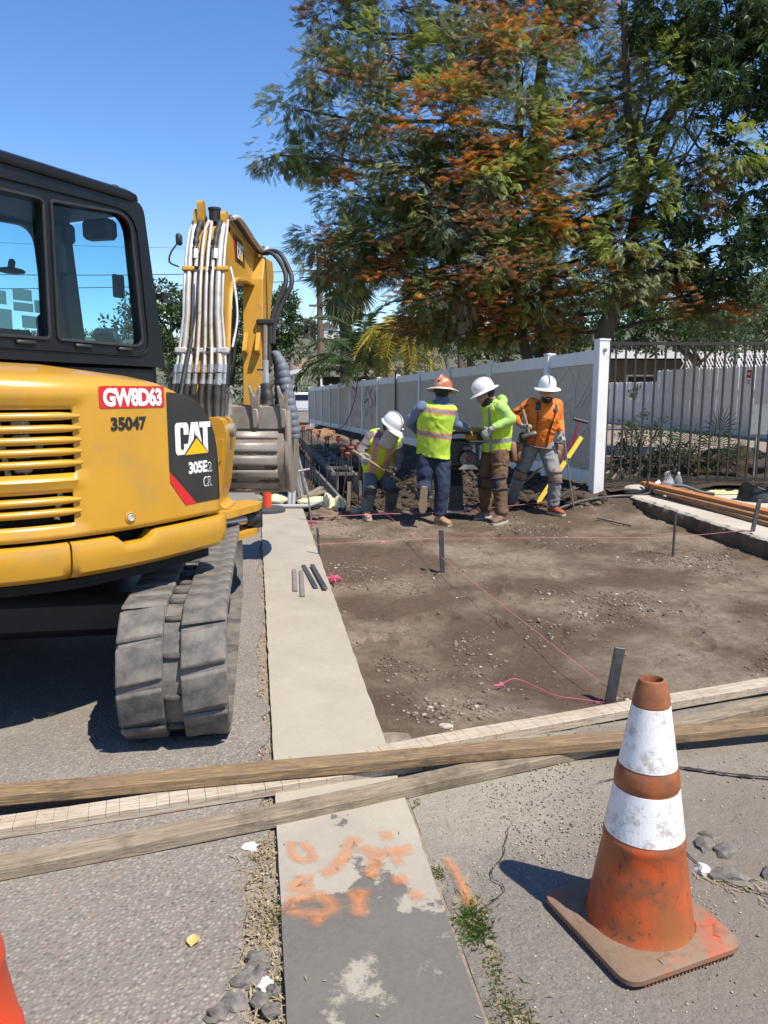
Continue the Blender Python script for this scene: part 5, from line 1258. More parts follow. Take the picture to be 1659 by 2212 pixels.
graffiti(7, [[(.1, .95), (.2, .8), (.12, .7), (.3, .75)], [(.4, .9), (.55, .75), (.4, .62)], [(.6, .9), (.7, .7), (.85, .88), (.9, .65)], [(.2, .5), (.3, .3), (.4, .45), (.5, .2)], [(.6, .5), (.55, .3), (.75, .4), (.8, .25), (.9, .45)], [(.5, .15), (.6, .05), (.45, .02)]], 'graffiti_grey', .014)
graffiti(0, [[(.15, .92), (.05, .75), (.3, .9), (.42, .97), (.55, .75), (.35, .62), (.2, .5), (.45, .55), (.5, .4)], [(.62, .95), (.55, .6), (.75, .75), (.9, .95), (.8, .6)], [(.68, .6), (.95, .85), (.85, .55), (.98, .68)], [(.1, .4), (.3, .45), (.25, .2), (.5, .35)], [(.6, .5), (.55, .2), (.8, .4), (.9, .15), (.7, .1)], [(.45, .2), (.6, .02), (.85, .05)]], 'graffiti_white', .007)
mb = MB(); mb.tube(spline([fpt(26.4, fz(26)+1.95, .05), fpt(26.6, fz(26)+1.75, .08), fpt(26.9, fz(26)+1.2, .12), fpt(28.2, fz(27)+.45, .14), fpt(29.8, fz(29)+.12, .15), fpt(31, fz(30)+.05, .3)], 6), .016, 6)
tag(mb.build('cable', 'cable_black', smooth=60, loc=(-.9, 26.5, 0)), 'slack black cable drooping down the fence beside the blue graffiti', 'cable')
mb = MB(); mb.tube(spline([fpt(20.9, fz(20)+1.93, .0), fpt(21.05, fz(21)+1.98, .04), fpt(21.1, fz(21)+1.85, .09), fpt(21.1, fz(21)+1.2, .09), fpt(21.1, fz(21)+.2, .1)], 6), .02, 6)
tag(mb.build('cable', 'cable_black', smooth=60, loc=(.4, 21, 0)), 'black cable hanging straight down a fence post above the crouching worker', 'cable')
# iron fence
IF = thing('iron_fence', 'dark brown metal bar fence right of the white corner post', 'fence', (2.97, 10.22, .2))
mb = MB(); mb.bar((2.93, 10.24, .12), (2.93, 10.24, 2.12), .05, .06, (0, 1, 0)); mb.build('fence_post', 'iron_dark', IF)
mb = MB(); mb.bar((2.94, 10.24, 2.07), (7.2, 10.24, 2.07), .035, .04); mb.build('top_rail', 'iron_dark', IF)
for x0, x1, z in ((2.94, 3.55, .262), (3.55, 7.2, .285)):
    mb = MB(); mb.bar((x0, 10.245, z), (x1, 10.245, z+.03), .03, .035); mb.build('bottom_rail', 'iron_dark', IF)
br = None
for k in range(32):
    x = 3.03+.1295*k
    if br is None: mb = MB(); mb.box((x, 10.24, 1.165), (.022, .022, 1.80)); br = mb.build('fence_bar', 'iron_dark', IF)
    else:
        c = br.copy(); COL.objects.link(c); c.parent = IF; c.location = (.1295*k, 0, 0)
# white board fence across the lot
WF = thing('board_fence', 'white painted dog-eared board fence across the parking lot', 'fence', (8.5, 29, .28))
A = Vector((8.2, 31, .28)); B = Vector((9.95, 14.5, .25)); dd = (B-A); LN = dd.length; dd.normalize(); ang = math.atan2(dd.y, dd.x); pk = {}
nb = int(LN/.148)
for k in range(nb):
    p = A+dd*(.148*k); hgt = 1.47 if k < 40 else 1.83
    if hgt not in pk:
        mb = MB(); mb.prism([(-.069, 0), (.069, 0), (.069, hgt-.03), (.045, hgt), (-.045, hgt), (-.069, hgt-.03)], lambda a, b, d: (a, d, b), -.009, .009); o = mb.build('fence_board', 'white_paint', None); pk[hgt] = o
    else: o = pk[hgt].copy(); COL.objects.link(o)
    o.parent = WF; o.location = p-ORG[WF.name]+Vector((.006*math.sin(k*5.1), 0, .012*math.sin(k*2.3))); o.rotation_euler = (0, .004*math.sin(k*3.7), ang)
for z in (.35, 1.2):
    mb = MB(); mb.bar(A+Vector((.03, 0, z)), B+Vector((.03, 0, z)), .04, .09); mb.build('fence_rail', 'white_paint', WF)
SG = thing('notice_sign', 'small red and white notice sign on the white board fence', 'sign', (9.35, 19.6, 1.5)); nn = Vector((-dd.y, dd.x, 0)); nn = nn if nn.x < 0 else -nn; s0 = A+dd*((31-20.0)/abs(dd.y))
def signbox(z, h, w, off, m, name, x=0): mb = MB(); mb.box(s0+nn*off+dd*x+Vector((0, 0, z)), (w, .004, h), Matrix.Rotation(ang, 3, 'Z')); mb.build(name, m, SG)
signbox(1.62, .20, .20, .025, 'sign_red', 'sign_panel'); signbox(1.40, .24, .20, .025, 'decal_white', 'sign_panel'); signbox(1.63, .05, .12, .0285, 'decal_white', 'sign_mark'); signbox(1.45, .03, .14, .0285, 'sign_red', 'sign_mark'); signbox(1.39, .03, .12, .0285, 'sign_red', 'sign_mark')
# back of a small sign on its pole behind the bars
SB = thing('lot_sign', 'grey metal back of a small sign on a pole behind the iron fence', 'sign', (5.22, 10.8, .2))
mb = MB(); mb.bar((5.22, 10.8, .15), (5.22, 10.8, 1.24), .04, .03, (0, 1, 0)); mb.build('sign_pole', 'galv', SB)
mb = MB(); mb.prism(rnd_poly([(5.08, .86), (5.36, .86), (5.36, 1.275), (5.08, 1.275)], .02), lambda a, b, d: (a, d, b), 10.77, 10.774); mb.build('sign_panel', 'galv', SB)
# lattice above the board fence, white house behind
LT = thing('lattice_screen', 'white diagonal lattice screen above the board fence', 'lattice', (10.0, 22.5, 2.0))
q0 = Vector((10.1, 26.5, 2.05)); q1 = Vector((12.2, 26.0, 2.05)); qd = (q1-q0).normalized(); ql = (q1-q0).length
for k in range(34):
    for s in (-1, 1):
        a = .1*k-.1; z0, z1 = 0, .62
        x0 = a if s > 0 else a+.3; x1 = a+.3 if s > 0 else a
        mb = MB(); mb.bar(q0+qd*x0*1.0+Vector((0, .006*s, z0)), q0+qd*x1+Vector((0, .006*s, z1)), .035, .008, (0, 1, 0)); mb.build('lattice_slat', 'white_paint', LT)
for z in (0, .62): mb = MB(); mb.bar(q0+Vector((-.1, -.01, z)), q1+Vector((.9, -.01, z)), .03, .06); mb.build('lattice_rail', 'white_paint', LT)
mb = MB(); mb.bar(q0+qd*1.75+Vector((0, -.04, -.5)), q0+qd*1.75+Vector((0, -.04, 1.0)), .09, .05, (0, 1, 0)); mb.build('lattice_post', 'white_paint', LT)
HS = thing('white_house', 'low white house with flat overhanging roof behind the board fence', 'house', (14, 36, .2))
mb = MB(); mb.box((16, 38, 1.5), (13, 6, 2.6)); mb.build('wall', 'wall_tan_shaded', HS)
mb = MB(); mb.box((15.5, 37, 3.0), (14.6, 9, .16)); mb.build('roof', 'roof_white', HS); mb = MB(); mb.box((15.5, 32.47, 2.93), (14.6, .06, .32)); mb.build('fascia', 'roof_white', HS)
for x in (11.5, 14.5):
    mb = MB(); mb.box((x, 34.98, 1.6), (1.3, .05, 1.1)); w = mb.build('window', 'white_paint', HS); mb = MB(); mb.box((x, 34.945, 1.6), (1.15, .03, .95)); mb.build('pane', 'shade_dark', w)
for x in (9.2, 13, 17): mb = MB(); mb.box((x, 32.7, 1.55), (.1, .1, 2.7)); mb.build('porch_post', 'white_paint', HS)
# car port, pickup, houses down the street
CP = thing('carport', 'white sloping carport roof with dark shade beneath, far down the street', 'carport', (-4.5, 44, -.5))
mb = MB(); mb.prism([(-5.9, 2.08), (-3.2, 2.72), (-1.0, 2.80), (-1.0, 2.98), (-3.2, 2.92), (-5.9, 2.30)], lambda a, b, d: (a, d, b), 42, 50); mb.build('roof', 'roof_white', CP)
mb = MB(); mb.box((-2.4, 49, .9), (3.6, .2, 2.8)); mb.build('wall', 'shade_dark', CP)  # near-black sheet standing for the shade under the carport roof
for x in (-4.9, -3.4): mb = MB(); mb.box((x, 42.3, .8), (.1, .1, 2.9)); mb.build('carport_post', 'white_paint', CP)
mat('car_white', (0.80, .80, .80), .25, coat=.5); mat('tail_red', (0.35, .01, .01), .3); mat('tyre', (0.02, .02, .02), .8); glass('car_glass', (.1, .12, .13)); mat('window_dark', (.012, .014, .016), .15)
TK = thing('pickup_truck', 'white pickup truck parked far down the street', 'truck', (-6.6, 60, -.62))
tz = -.62; tx = -6.6
mb = MB(); mb.prism(rnd_poly([(-.96, .45), (.96, .45), (.98, .8), (.95, 1.2), (-.95, 1.2), (-.98, .8)], .06), lambda a, b, d: (tx+a, d, tz+b), 60, 65.2); mb.build('body', 'car_white', TK, smooth=40)
mb = MB(); mb.grid(lambda u, v: (tx+(-.86+1.72*u)*(1-.16*smooth01(v*1.1)), 61.8+v*.25, tz+1.2+.66*v), 8, 6); mb.box((tx, 63.0, tz+1.88), (1.45, 1.9, .08), None, .04)
for s in (-1, 1): mb.prism([(61.8, 1.2), (64.7, 1.2), (64.0, 1.86), (62.05, 1.86)], lambda a, b, d: (tx+d, a, tz+b), s*.80-.06, s*.80+.06)
mb.build('cab', 'car_white', TK, smooth=40)
mb = MB(); mb.prism(rnd_poly([(-.66, 1.30), (.66, 1.30), (.58, 1.74), (-.58, 1.74)], .05), lambda a, b, d: (tx+a, 61.76+(b-1.2)*.38+d, tz+b), -.03, .0); mb.build('rear_window', 'window_dark', TK)
mb = MB(); mb.prism(rnd_poly([(62.4, 1.28), (64.4, 1.28), (63.8, 1.78), (62.5, 1.78)], .05), lambda a, b, d: (tx+d, a, tz+b), .862, .87); mb.build('side_window', 'window_dark', TK)
for s in (-1, 1):
    mb = MB(); mb.box((tx+s*.88, 59.98, tz+.98), (.13, .05, .32), None, .015); mb.build('tail_light', 'tail_red', TK)
    for yy in (61.0, 64.2):
        mb = MB(); mb.lathe([(.2, -.12), (.37, -.11), (.39, -.06), (.39, .06), (.37, .11), (.2, .12)], (tx+s*.84, yy, tz+.39), Matrix.Rotation(math.pi/2, 3, 'Y'), 20); mb.build('wheel', 'tyre', TK, smooth=40)
mb = MB(); mb.box((tx, 59.93, tz+.52), (1.9, .14, .16), None, .04); mb.build('bumper', 'galv', TK)
mb = MB(); mb.box((tx, 59.985, tz+.9), (1.5, .02, .42), None, .01); mb.build('tailgate', 'car_white', TK)
# utility poles and wires
def pole(label, x, y, z0, z1, r, arms, m='pole_wood'):
    o = thing('utility_pole', label, 'pole', (x, y, z0)); mb = MB(); mb.tube([(x, y, z0), (x, y, z1)], [r, r*.75], 10); mb.build('pole', m, o, smooth=60)
    for z, w in arms:
        mb = MB(); mb.bar((x-w, y-.15, z), (x+w, y-.15, z), .09, .11); mb.build('cross_arm', m, o)
    return o
pole('brown wooden utility pole rising beside the fan palm', -3.65, 45, -.7, 9.6, .20, [(7.6, .7), (8.1, .9), (6.2, .6)])
pole('grey utility pole further down the street, left of the brown pole', -8.33, 70, -1, 6.7, .22, [(6.2, 1.2)], 'pole_grey')
pole('thin brown pole beside the far pickup truck', -10.4, 80, -1, 5.0, .2, [])
pole('reddish pole behind the iron fence among the dark trees', 14.9, 40, 0, 6.4, .25, [(5.6, .8)]); pole('short wooden pole standing behind the middle of the vinyl fence', 3.4, 35, -.3, 4.6, .14, [])
def wire(label, a, b, sag, r=.014, group='overhead wires'):
    a = Vector(a); b = Vector(b); pts = []
    for i in range(25): t = i/24; p = a.lerp(b, t); p.z -= sag*4*t*(1-t); pts.append(p)
    mb = MB(); mb.tube(pts, r, 5); o = mb.build('power_line', 'cable_black', loc=a); tag(o, label, 'wire', group)
wire('upper of the two thick wires crossing behind the excavator cab', (-3.6, 45, 8.15), (-33, 45.5, 8.3), .3, .022); wire('lower of the two thick wires crossing behind the excavator cab', (-3.6, 45, 7.62), (-33, 45.5, 7.3), .25, .022)
wire('thin uppermost wire in the sky behind the boom', (-3.6, 45, 9.4), (-33, 46, 10.6), .4, .01); wire('sloping wire from the brown pole towards the grey pole', (-3.65, 45, 6.1), (-8.3, 70, 5.9), .9, .03)
wire('second sloping wire below the first between the poles', (-3.65, 45, 6.7), (-8.3, 70, 6.2), .6, .015); wire('wire leaving the brown pole to the right behind the trees', (-3.6, 45, 8.1), (22, 44, 7.0), .3, .02)
wire('top of three pale wires behind the iron fence', (14.9, 40, 5.6), (4, 52, 5.2), .3, .012); wire('lowest of three pale wires behind the iron fence', (14.9, 40, 5.0), (4, 52, 4.4), .3, .012)
# hillside with houses
def hill_h(x, y):
    r = interp(x, [(-200, 22), (-73, 17.6), (-35, 19.2), (-21, 17.0), (15, 20.5), (26, 18), (69, 20), (124, 31), (240, 34)])
    t = smooth01((y-95)/165); return -2+(r+2)*t**1.4*(1 if y < 262 else 1)+1.4*mnoise.noise(Vector((x*.03, y*.03, 0)))*t+.5*mnoise.noise(Vector((x*.12, y*.12, 3)))*t
def m_hill(h):
    c = h.mixc(h.rng(h.noise(.11, 8, .65), .38, .62), (0.20, 0.165, 0.115), (0.105, 0.11, 0.062))
    c = h.mixc(h.rng(h.noise(.5, 6, .7), .42, .6), c, (0.075, 0.085, 0.048))
    c = h.mixc(h.rng(h.noise(.035, 5, .6), .60, .66), c, (0.36, 0.24, 0.15)); c = h.mixc(.10, c, (0.25, .29, .34))  # last mix puts a little blue-grey haze into the hillside colour
    h.L.new(c, h.p.inputs['Base Color']); h.p.inputs['Roughness'].default_value = 1; h.p.inputs['Specular IOR Level'].default_value = .1
world_noise_mat('hill_scrub', m_hill); leaf_mat('hill_bush', (0.075, .09, .055), (0.12, .13, .08), .1)
mb = MB(); mb.grid(lambda u, v: (-260+560*u, 90+200*v, hill_h(-260+560*u, 90+200*v)), 140, 60); struct(mb.build('hillside', 'hill_scrub', smooth=180))
rg = np.random.default_rng(21); P = []
for k in range(2600):
    x = rg.uniform(-110, 150); y = rg.uniform(110, 262); z = hill_h(x, y)
    if mnoise.noise(Vector((x*.05, y*.05, 7))) < -.12: continue
    P.append((x, y, z+.3))
V, F, _ = instance(T_BUS, np.repeat(np.array(P), 3, 0)+rg.normal(size=(len(P)*3, 3))*.5, rg.normal(size=(len(P)*3, 3))+np.array((0, 0, .5)), rg.uniform(1.0, 2.4, len(P)*3), rg.uniform(0, 6, len(P)*3)); stuff(mesh_np('hill_scrub', V, F, 'hill_bush'), 'dry scrub covering the hillside', 'scrub')
hh = [(-33.5, 250, 9, 'white gabled house on the ridge left of the brown pole'), (-25.5, 252, 7, 'pale house on the ridge just left of the brown pole'), (-49, 250, 9, 'white house on the ridge seen through the cab window'), (-18, 251, 6, 'white house on the ridge just right of the brown pole'), (24, 240, 8, 'pale hilltop house glimpsed between the trees over the fence'), (-78, 250, 9, 'house at the far left of the ridge')]
for x, y, w, lb in hh:
    z = hill_h(x, y)-.6; o = thing('hill_house', lb, 'house', (x, y, z), 'houses on the ridge'); mb = MB(); mb.box((x, y, z+2.2), (w, 7, 3.8)); mb.build('wall', 'stucco_white', o)
    mb = MB(); mb.prism([(-w/2-.4, 4.0), (w/2+.4, 4.0), (0, 5.6)], lambda a, b, d: (x+a, d, z+b), y-4, y+4); mb.build('roof', 'roof_brown', o)
    for k in (-.27, .2):
        mb = MB(); mb.box((x+w*k, y-3.52, z+2.4), (1.4, .06, 1.2)); mb.build('window', 'shade_dark', o)
bush_tree('hill_tree', 'lone round tree on the ridge beside the brown pole', (-23.5, 246, 16), [(-23.5, 246, 20.5, 3, 2.6), (-21.8, 246, 21.2, 2.4, 2.2), (-25, 246, 19.6, 2.0, 1.6)], 'hill_bush', 1.1, 24, 31, .4)
for i, (x, lb) in enumerate(((-45.5, 'lone hill palm seen through the cab window'), (-57, 'ridge palm further left in the cab window'))):
    o = thing('hill_palm', lb, 'palm', (x, 250, 17)); mb = MB(); mb.tube([(x, 250, 16), (x+.2, 250, 23)], .3, 6); mb.build('trunk', 'bark', o); V = []; F = []
    for k in range(22): a = 2.4*k; blade(V, F, (x+.2, 250, 23), (math.cos(a), math.sin(a), .8-.09*k), 2.0, .7, (0, 0, 1), .5)
    mesh_np('fronds', np.array(V), np.array(F), 'hill_bush', o)
# ================================================================= PEOPLE
mat('skin', (0.46, 0.26, 0.17), .5, (0.40, .21, .135), 20); mat('hair_dark', (0.012, .010, .009), .75, (0.02, .016, .014), 60)
mat('denim_dark', (0.010, 0.019, 0.048), .85, (0.017, 0.030, 0.068), 9, bump=.25, bscale=140, bdist=.004, dirt=(0.035, .06, .11), dirt_amt=.3, dirt_scale=5)
mat('denim_pale', (0.10, 0.13, 0.16), .85, (0.15, .18, .205), 8, bump=.25, bscale=140, bdist=.004, dirt=(0.07, .085, .10), dirt_amt=.35)
mat('denim_grey', (0.20, 0.205, 0.215), .85, (0.26, .265, .275), 8, bump=.25, bscale=140, bdist=.004, dirt=(0.15, .14, .135), dirt_amt=.35)
mat('canvas_brown', (0.115, 0.062, 0.030), .85, (0.165, .095, .05), 7, bump=.25, bscale=140, bdist=.004)
mat('shirt_blue', (0.115, 0.155, 0.26), .8, (0.145, .19, .30), 10, bump=.2, bscale=120, bdist=.004); mat('shirt_grey', (0.145, 0.125, 0.12), .85, (0.18, .155, .15), 10, bump=.2, bscale=120, bdist=.004)
mat('shirt_orange', (0.80, 0.20, 0.008), .7, (0.74, .175, .008), 6, bump=.15, bscale=120, bdist=.004); mat('hoodie_lime', (0.40, 0.66, 0.17), .8, (0.36, .60, .14), 6, bump=.2, bscale=120, bdist=.004)
mat('hat_white', (0.80, .81, .81), .3, (0.76, .77, .77), 12, coat=.2); mat('hat_orange', (0.46, 0.13, 0.045), .4, (0.62, .42, .33), 16, lo=.52, hi=.6, coat=.2); mat('hat_cream', (0.66, .60, .50), .4, (0.58, .50, .40), 10)
mat('glove_grey', (0.30, .29, .275), .85, (0.36, .35, .33), 20); mat('glove_black', (0.03, .03, .032), .8, (0.06, .06, .06), 30)
mat('boot_tan', (0.33, 0.19, 0.115), .75, (0.40, .25, .16), 20); mat('boot_brown', (0.16, 0.09, 0.06), .75, (0.22, .14, .10), 16); mat('boot_red', (0.30, 0.085, 0.03), .55, (0.36, .11, .045), 14); mat('sole', (0.42, .31, .19), .8, (0.33, .23, .13), 30, bump=.4, bscale=80)
mat('sole_pale', (0.50, .45, .38), .8); mat('leather', (0.20, 0.095, 0.045), .6, (0.28, .15, .08), 12, bump=.2, bscale=60); mat('leather_dark', (0.06, .03, .02), .6, (0.10, .055, .035), 12)
mat('pad_rubber', (0.035, .036, .038), .6, (0.06, .06, .062), 10); mat('pad_beige', (0.27, 0.18, 0.135), .7, (0.33, .235, .185), 14); mat('strap_navy', (0.03, .035, .055), .75)
mat('shield_grey', (0.42, .41, .39), .35, (0.37, .36, .34), 8); mat('lens_orange', (0.55, .09, .01), .12, coat=.5); mat('bandana', (0.03, .05, .16), .8, (0.16, .2, .3), 40)
def hv_mat(name, base, bands, vbands, silver=(0.30, .30, .31), orange=(0.85, .27, .10), orange_w=.0):
    def bld(h):
        t = h.attr('t'); a = h.math('ABSOLUTE', h.attr('a')); b = h.attr('b')
        c = h.mixc(h.rng(h.noise(7, 5), .3, .7), base, tuple(x*.88 for x in base))
        def band(x, x0, w): return h.math('LESS_THAN', h.math('ABSOLUTE', h.math('SUBTRACT', x, x0)), w)
        sil = h.mixc(h.rng(h.noise(30, 3), .4, .6), silver, tuple(x*.75 for x in silver))
        for x0, w, side in vbands:
            f = band(a, x0, w)
            if side: f = h.math('MULTIPLY', f, h.math('GREATER_THAN', h.math('MULTIPLY', b, side), 0.0))
            if orange_w:
                g = band(a, x0, w+orange_w)
                if side: g = h.math('MULTIPLY', g, h.math('GREATER_THAN', h.math('MULTIPLY', b, side), 0.0))
                c = h.mixc(g, c, orange)
            c = h.mixc(f, c, sil)
        for x0, w in bands:
            if orange_w: c = h.mixc(band(t, x0, w+orange_w*1.2), c, orange)
            c = h.mixc(band(t, x0, w), c, sil)
        h.L.new(c, h.p.inputs['Base Color']); h.p.inputs['Roughness'].default_value = .7
        h.L.new(h.bump(h.noise(110, 4), .15, .004), h.p.inputs['Normal'])
    return world_noise_mat(name, bld)
LIME = (0.50, 0.74, 0.055); LIME2 = (0.56, 0.78, 0.03)
hv_mat('vest_back', LIME, [(.42, .032), (.84, .030)], [(.105, .022, 1)], orange_w=.018)
hv_mat('vest_plain', LIME2, [(.24, .045)], [(.10, .022, 1)])
hv_mat('vest_front', LIME2, [], [(.085, .022, 1)], orange_w=.022, silver=(.46, .42, .43), orange=(.85, .32, .14))
def remesh(mb, name, material, parent, voxel=.009, it=5, wr=0.0, wf=13.0, frame=None, grow=0.0, fold=None):
    me = bpy.data.meshes.new('tmp'); me.from_pydata([tuple(v) for v in mb.v], [], mb.f)
    bm = bmesh.new(); bm.from_mesh(me); bmesh.ops.recalc_face_normals(bm, faces=bm.faces); bm.to_mesh(me); bm.free()
    ob = bpy.data.objects.new('tmp', me); COL.objects.link(ob)
    m = ob.modifiers.new('r', 'REMESH'); m.mode = 'VOXEL'; m.voxel_size = voxel; m.adaptivity = 0
    if it: s = ob.modifiers.new('s', 'SMOOTH'); s.factor = .5; s.iterations = it
    dg = bpy.context.evaluated_depsgraph_get(); dg.update(); nm = bpy.data.meshes.new_from_object(ob.evaluated_get(dg)); bpy.data.objects.remove(ob); bpy.data.meshes.remove(me)
    nm.name = name; org = ORG[parent.name]; n = len(nm.vertices)
    co = np.empty(n*3, np.float32); nm.vertices.foreach_get('co', co); co = co.reshape(-1, 3); no = np.empty(n*3, np.float32); nm.vertices.foreach_get('normal', no); no = no.reshape(-1, 3)
    if wr:
        d = np.empty(n, np.float32)
        for i in range(n):
            p = Vector(co[i]); w = mnoise.noise(p*4)*.35
            r = 1-abs(mnoise.noise(Vector((p.x*wf*.55+w*3, p.y*wf*.55, p.z*wf+w*5))))*2.2
            r2 = 1-abs(mnoise.noise(Vector((p.x*wf*1.1+w*3, p.z*wf*.7+p.x*9, p.y*wf))))*2.2
            d[i] = wr*(max(r, -.3)*.75+max(r2, -.3)*.35-.3)
        co = co+no*d[:, None]
    if frame is not None:
        o, up, lat, fr, ln = frame; q = co-np.array(o)
        for k, val in (('t', q @ np.array(up)/ln), ('a', q @ np.array(lat)), ('b', q @ np.array(fr))):
            at = nm.attributes.new(k, 'FLOAT', 'POINT'); at.data.foreach_set('value', val.astype(np.float32))
    co = co-np.array(org, np.float32); nm.vertices.foreach_set('co', co.astype(np.float32).ravel())
    nm.materials.clear(); nm.materials.append(MATS[material]); nm.polygons.foreach_set('use_smooth', np.ones(len(nm.polygons), bool)); nm.update()
    ob = bpy.data.objects.new(name, nm); COL.objects.link(ob); ob.parent = parent; ORG[ob.name] = org
    return ob
def loft(mb, secs, n=18):
    vs = []
    for c, x, y in secs:
        for j in range(n): a = 2*math.pi*j/n; vs.append(Vector(c)+Vector(x)*math.cos(a)+Vector(y)*math.sin(a))
    fs = []; k = len(secs)
    for i in range(k-1):
        for j in range(n): a = i*n+j; b = i*n+(j+1) % n; fs.append((a, b, b+n, a+n))
    fs.append(tuple(range(n))[::-1]); fs.append(tuple((k-1)*n+j for j in range(n))); mb.add(vs, fs)
def limbt(mb, pts, rs, n=12, sub=5):
    P = spline(pts, sub); k = len(P); R2 = []
    for i in range(k): t = i/(k-1)*(len(rs)-1); a = min(int(t), len(rs)-2); R2.append(rs[a]+(rs[a+1]-rs[a])*(t-a))
    mb.tube(P, R2, n)
def hand(mb, w, h, palm_n, curl=1.0, side=1, s=1.0, r=.0095):
    """palm from wrist w towards h; fingers curl towards palm_n; thumb on the side"""
    w = Vector(w); h = Vector(h); d = (h-w).normalized(); n = Vector(palm_n); n = (n-d*n.dot(d)).normalized(); l = d.cross(n)*side
    loft(mb, [(w, l*.027*s, n*.020*s), (w+d*.04*s, l*.038*s, n*.019*s), (w+d*.085*s, l*.043*s, n*.017*s), (w+d*.10*s, l*.040*s, n*.013*s)], 12)
    for k, (o, L) in enumerate(((-.032, .062), (-.011, .074), (.011, .080), (.032, .072))):
        p = w+d*.09*s+l*o*s; pts = [p]; a = .15
        for f in (.45, .32, .25):
            a += curl*.72; q = d*math.cos(a)+n*math.sin(a); p = p+q*L*f*s; pts.append(p)
        mb.tube(pts, [r*1.05*s, r*s, r*.95*s, r*.8*s], 8)
    p = w+d*.03*s+l*.035*s; pts = [p, p+(d*.5+l*.75+n*.35).normalized()*.035*s, p+(d*.8+l*.5+n*.7).normalized()*.065*s, p+(d*.9+l*.15+n*1.0).normalized()*.088*s]
    mb.tube(pts, [r*1.35*s, r*1.2*s, r*s, r*.85*s], 8)
def frame_of(J):
    pel = (Vector(J['hipl'])+Vector(J['hipr']))/2; nk = Vector(J['neck']); up = (nk-pel).normalized(); lat = Vector(J['shr'])-Vector(J['shl']); lat = (lat-up*lat.dot(up)).normalized(); fr = J['front']*lat.cross(up)
    return pel, nk, up, lat, fr
def torso_secs(J, g=0.0, top=True, k=1.0, low=-.02):
    pel, nk, up, lat, fr = frame_of(J); P = spline([pel, Vector(J['waist']), Vector(J['chest']), nk], 4); L = len(P)
    tab = [(0, .172, .125), (.22, .158, .118), (.45, .165, .122), (.68, .188, .128), (.84, .185, .110), (.93, .13, .085), (1, .07, .07)]; out = []
    hl = Vector(J['hipr'])-Vector(J['hipl']); hl = (hl-up*hl.dot(up)).normalized()
    for i, p in enumerate(P):
        t = i/(L-1); a = interp(t, [(x, y) for x, y, z in tab]); b = interp(t, [(x, z) for x, y, z in tab]); ll = (hl*(1-t)+lat*t).normalized()
        out.append((p, ll*(a*k+g), fr*(b*k+g)))
    return out
def head_mesh(mb, J, s=1.0):
    c = Vector(J['head']); f = Vector(J['face']).normalized(); u = Vector(J['hup']); u = (u-f*u.dot(f)).normalized(); r = f.cross(u)
    def at(a, b, d): return c+r*a*s+f*b*s+u*d*s
    secs = []
    for z, w, dp, off in ((-.125, .03, .03, .045), (-.112, .046, .058, .030), (-.085, .058, .078, .018), (-.05, .066, .088, .010), (0, .074, .096, .0), (.045, .077, .100, -.004), (.085, .068, .090, -.006), (.112, .045, .062, -.006), (.125, .015, .02, -.006)):
        secs.append((at(0, off, z), r*w*s, f*dp*s))
    loft(mb, secs, 20)
    mb.tube([at(0, .092, .012), at(0, .108, -.018), at(0, .118, -.036), at(0, .095, -.044)], [.010*s, .012*s, .016*s, .010*s], 8)   # nose
    mb.tube([at(-.045, .080, .022), at(0, .094, .026), at(.045, .080, .022)], .010*s, 8)                                        # brow
    mb.tube([at(-.022, .088, -.066), at(0, .094, -.066), at(.022, .088, -.066)], .008*s, 8); mb.tube([at(-.02, .084, -.078), at(0, .091, -.079), at(.02, .084, -.078)], .008*s, 8)
    for sd in (-1, 1):
        mb.tube([at(sd*.074, .005, .02), at(sd*.088, -.008, .018), at(sd*.086, -.006, -.01), at(sd*.074, .002, -.03)], [.010*s, .012*s, .011*s, .008*s], 7); mb.tube([at(sd*.05, .06, -.02), at(sd*.052, .055, -.05)], .018*s, 8)
    return at, f, u, r
def boot(parent, an, toe, m, sm, sh=.12, up=None, name='boot', L=None):
    an = Vector(an); toe = Vector(toe); U = Vector(up or (0, 0, 1)); d = toe-an; d = (d-U*d.dot(U)); d.normalize(); l = d.cross(U)
    base = an-U*.075; mb = MB()
    loft(mb, [(base+U*.30*sh/.12*.5+d*-.01, l*.055, d*.062), (base+U*.10, l*.05, d*.06), (base+U*.06-d*.0, l*.046, d*.07)], 14)
    loft(mb, [(base-d*.075+U*.035, l*.030, U*.032), (base-d*.03+U*.045, l*.040, U*.045), (base+d*.05+U*.045, l*.042, U*.045), (base+d*.12+U*.036, l*.048, U*.036), (base+d*.17+U*.03, l*.042, U*.028), (base+d*.20+U*.025, l*.022, U*.018)], 14)
    b = remesh(mb, name, m, parent, .008, 4, .003, 22)
    mb = MB(); out = []
    for x, w in ((-.095, .022), (-.08, .036), (-.04, .040), (.03, .040), (.10, .050), (.16, .047), (.20, .030), (.212, .012)): out.append((x, w))
    pl = [(x, w) for x, w in out]+[(x, -w) for x, w in out[::-1]]
    mb.prism(pl, lambda a, bb, z: base+d*a+l*bb+U*z, -.012, .014); mb.build('sole', sm, b, smooth=40); return b
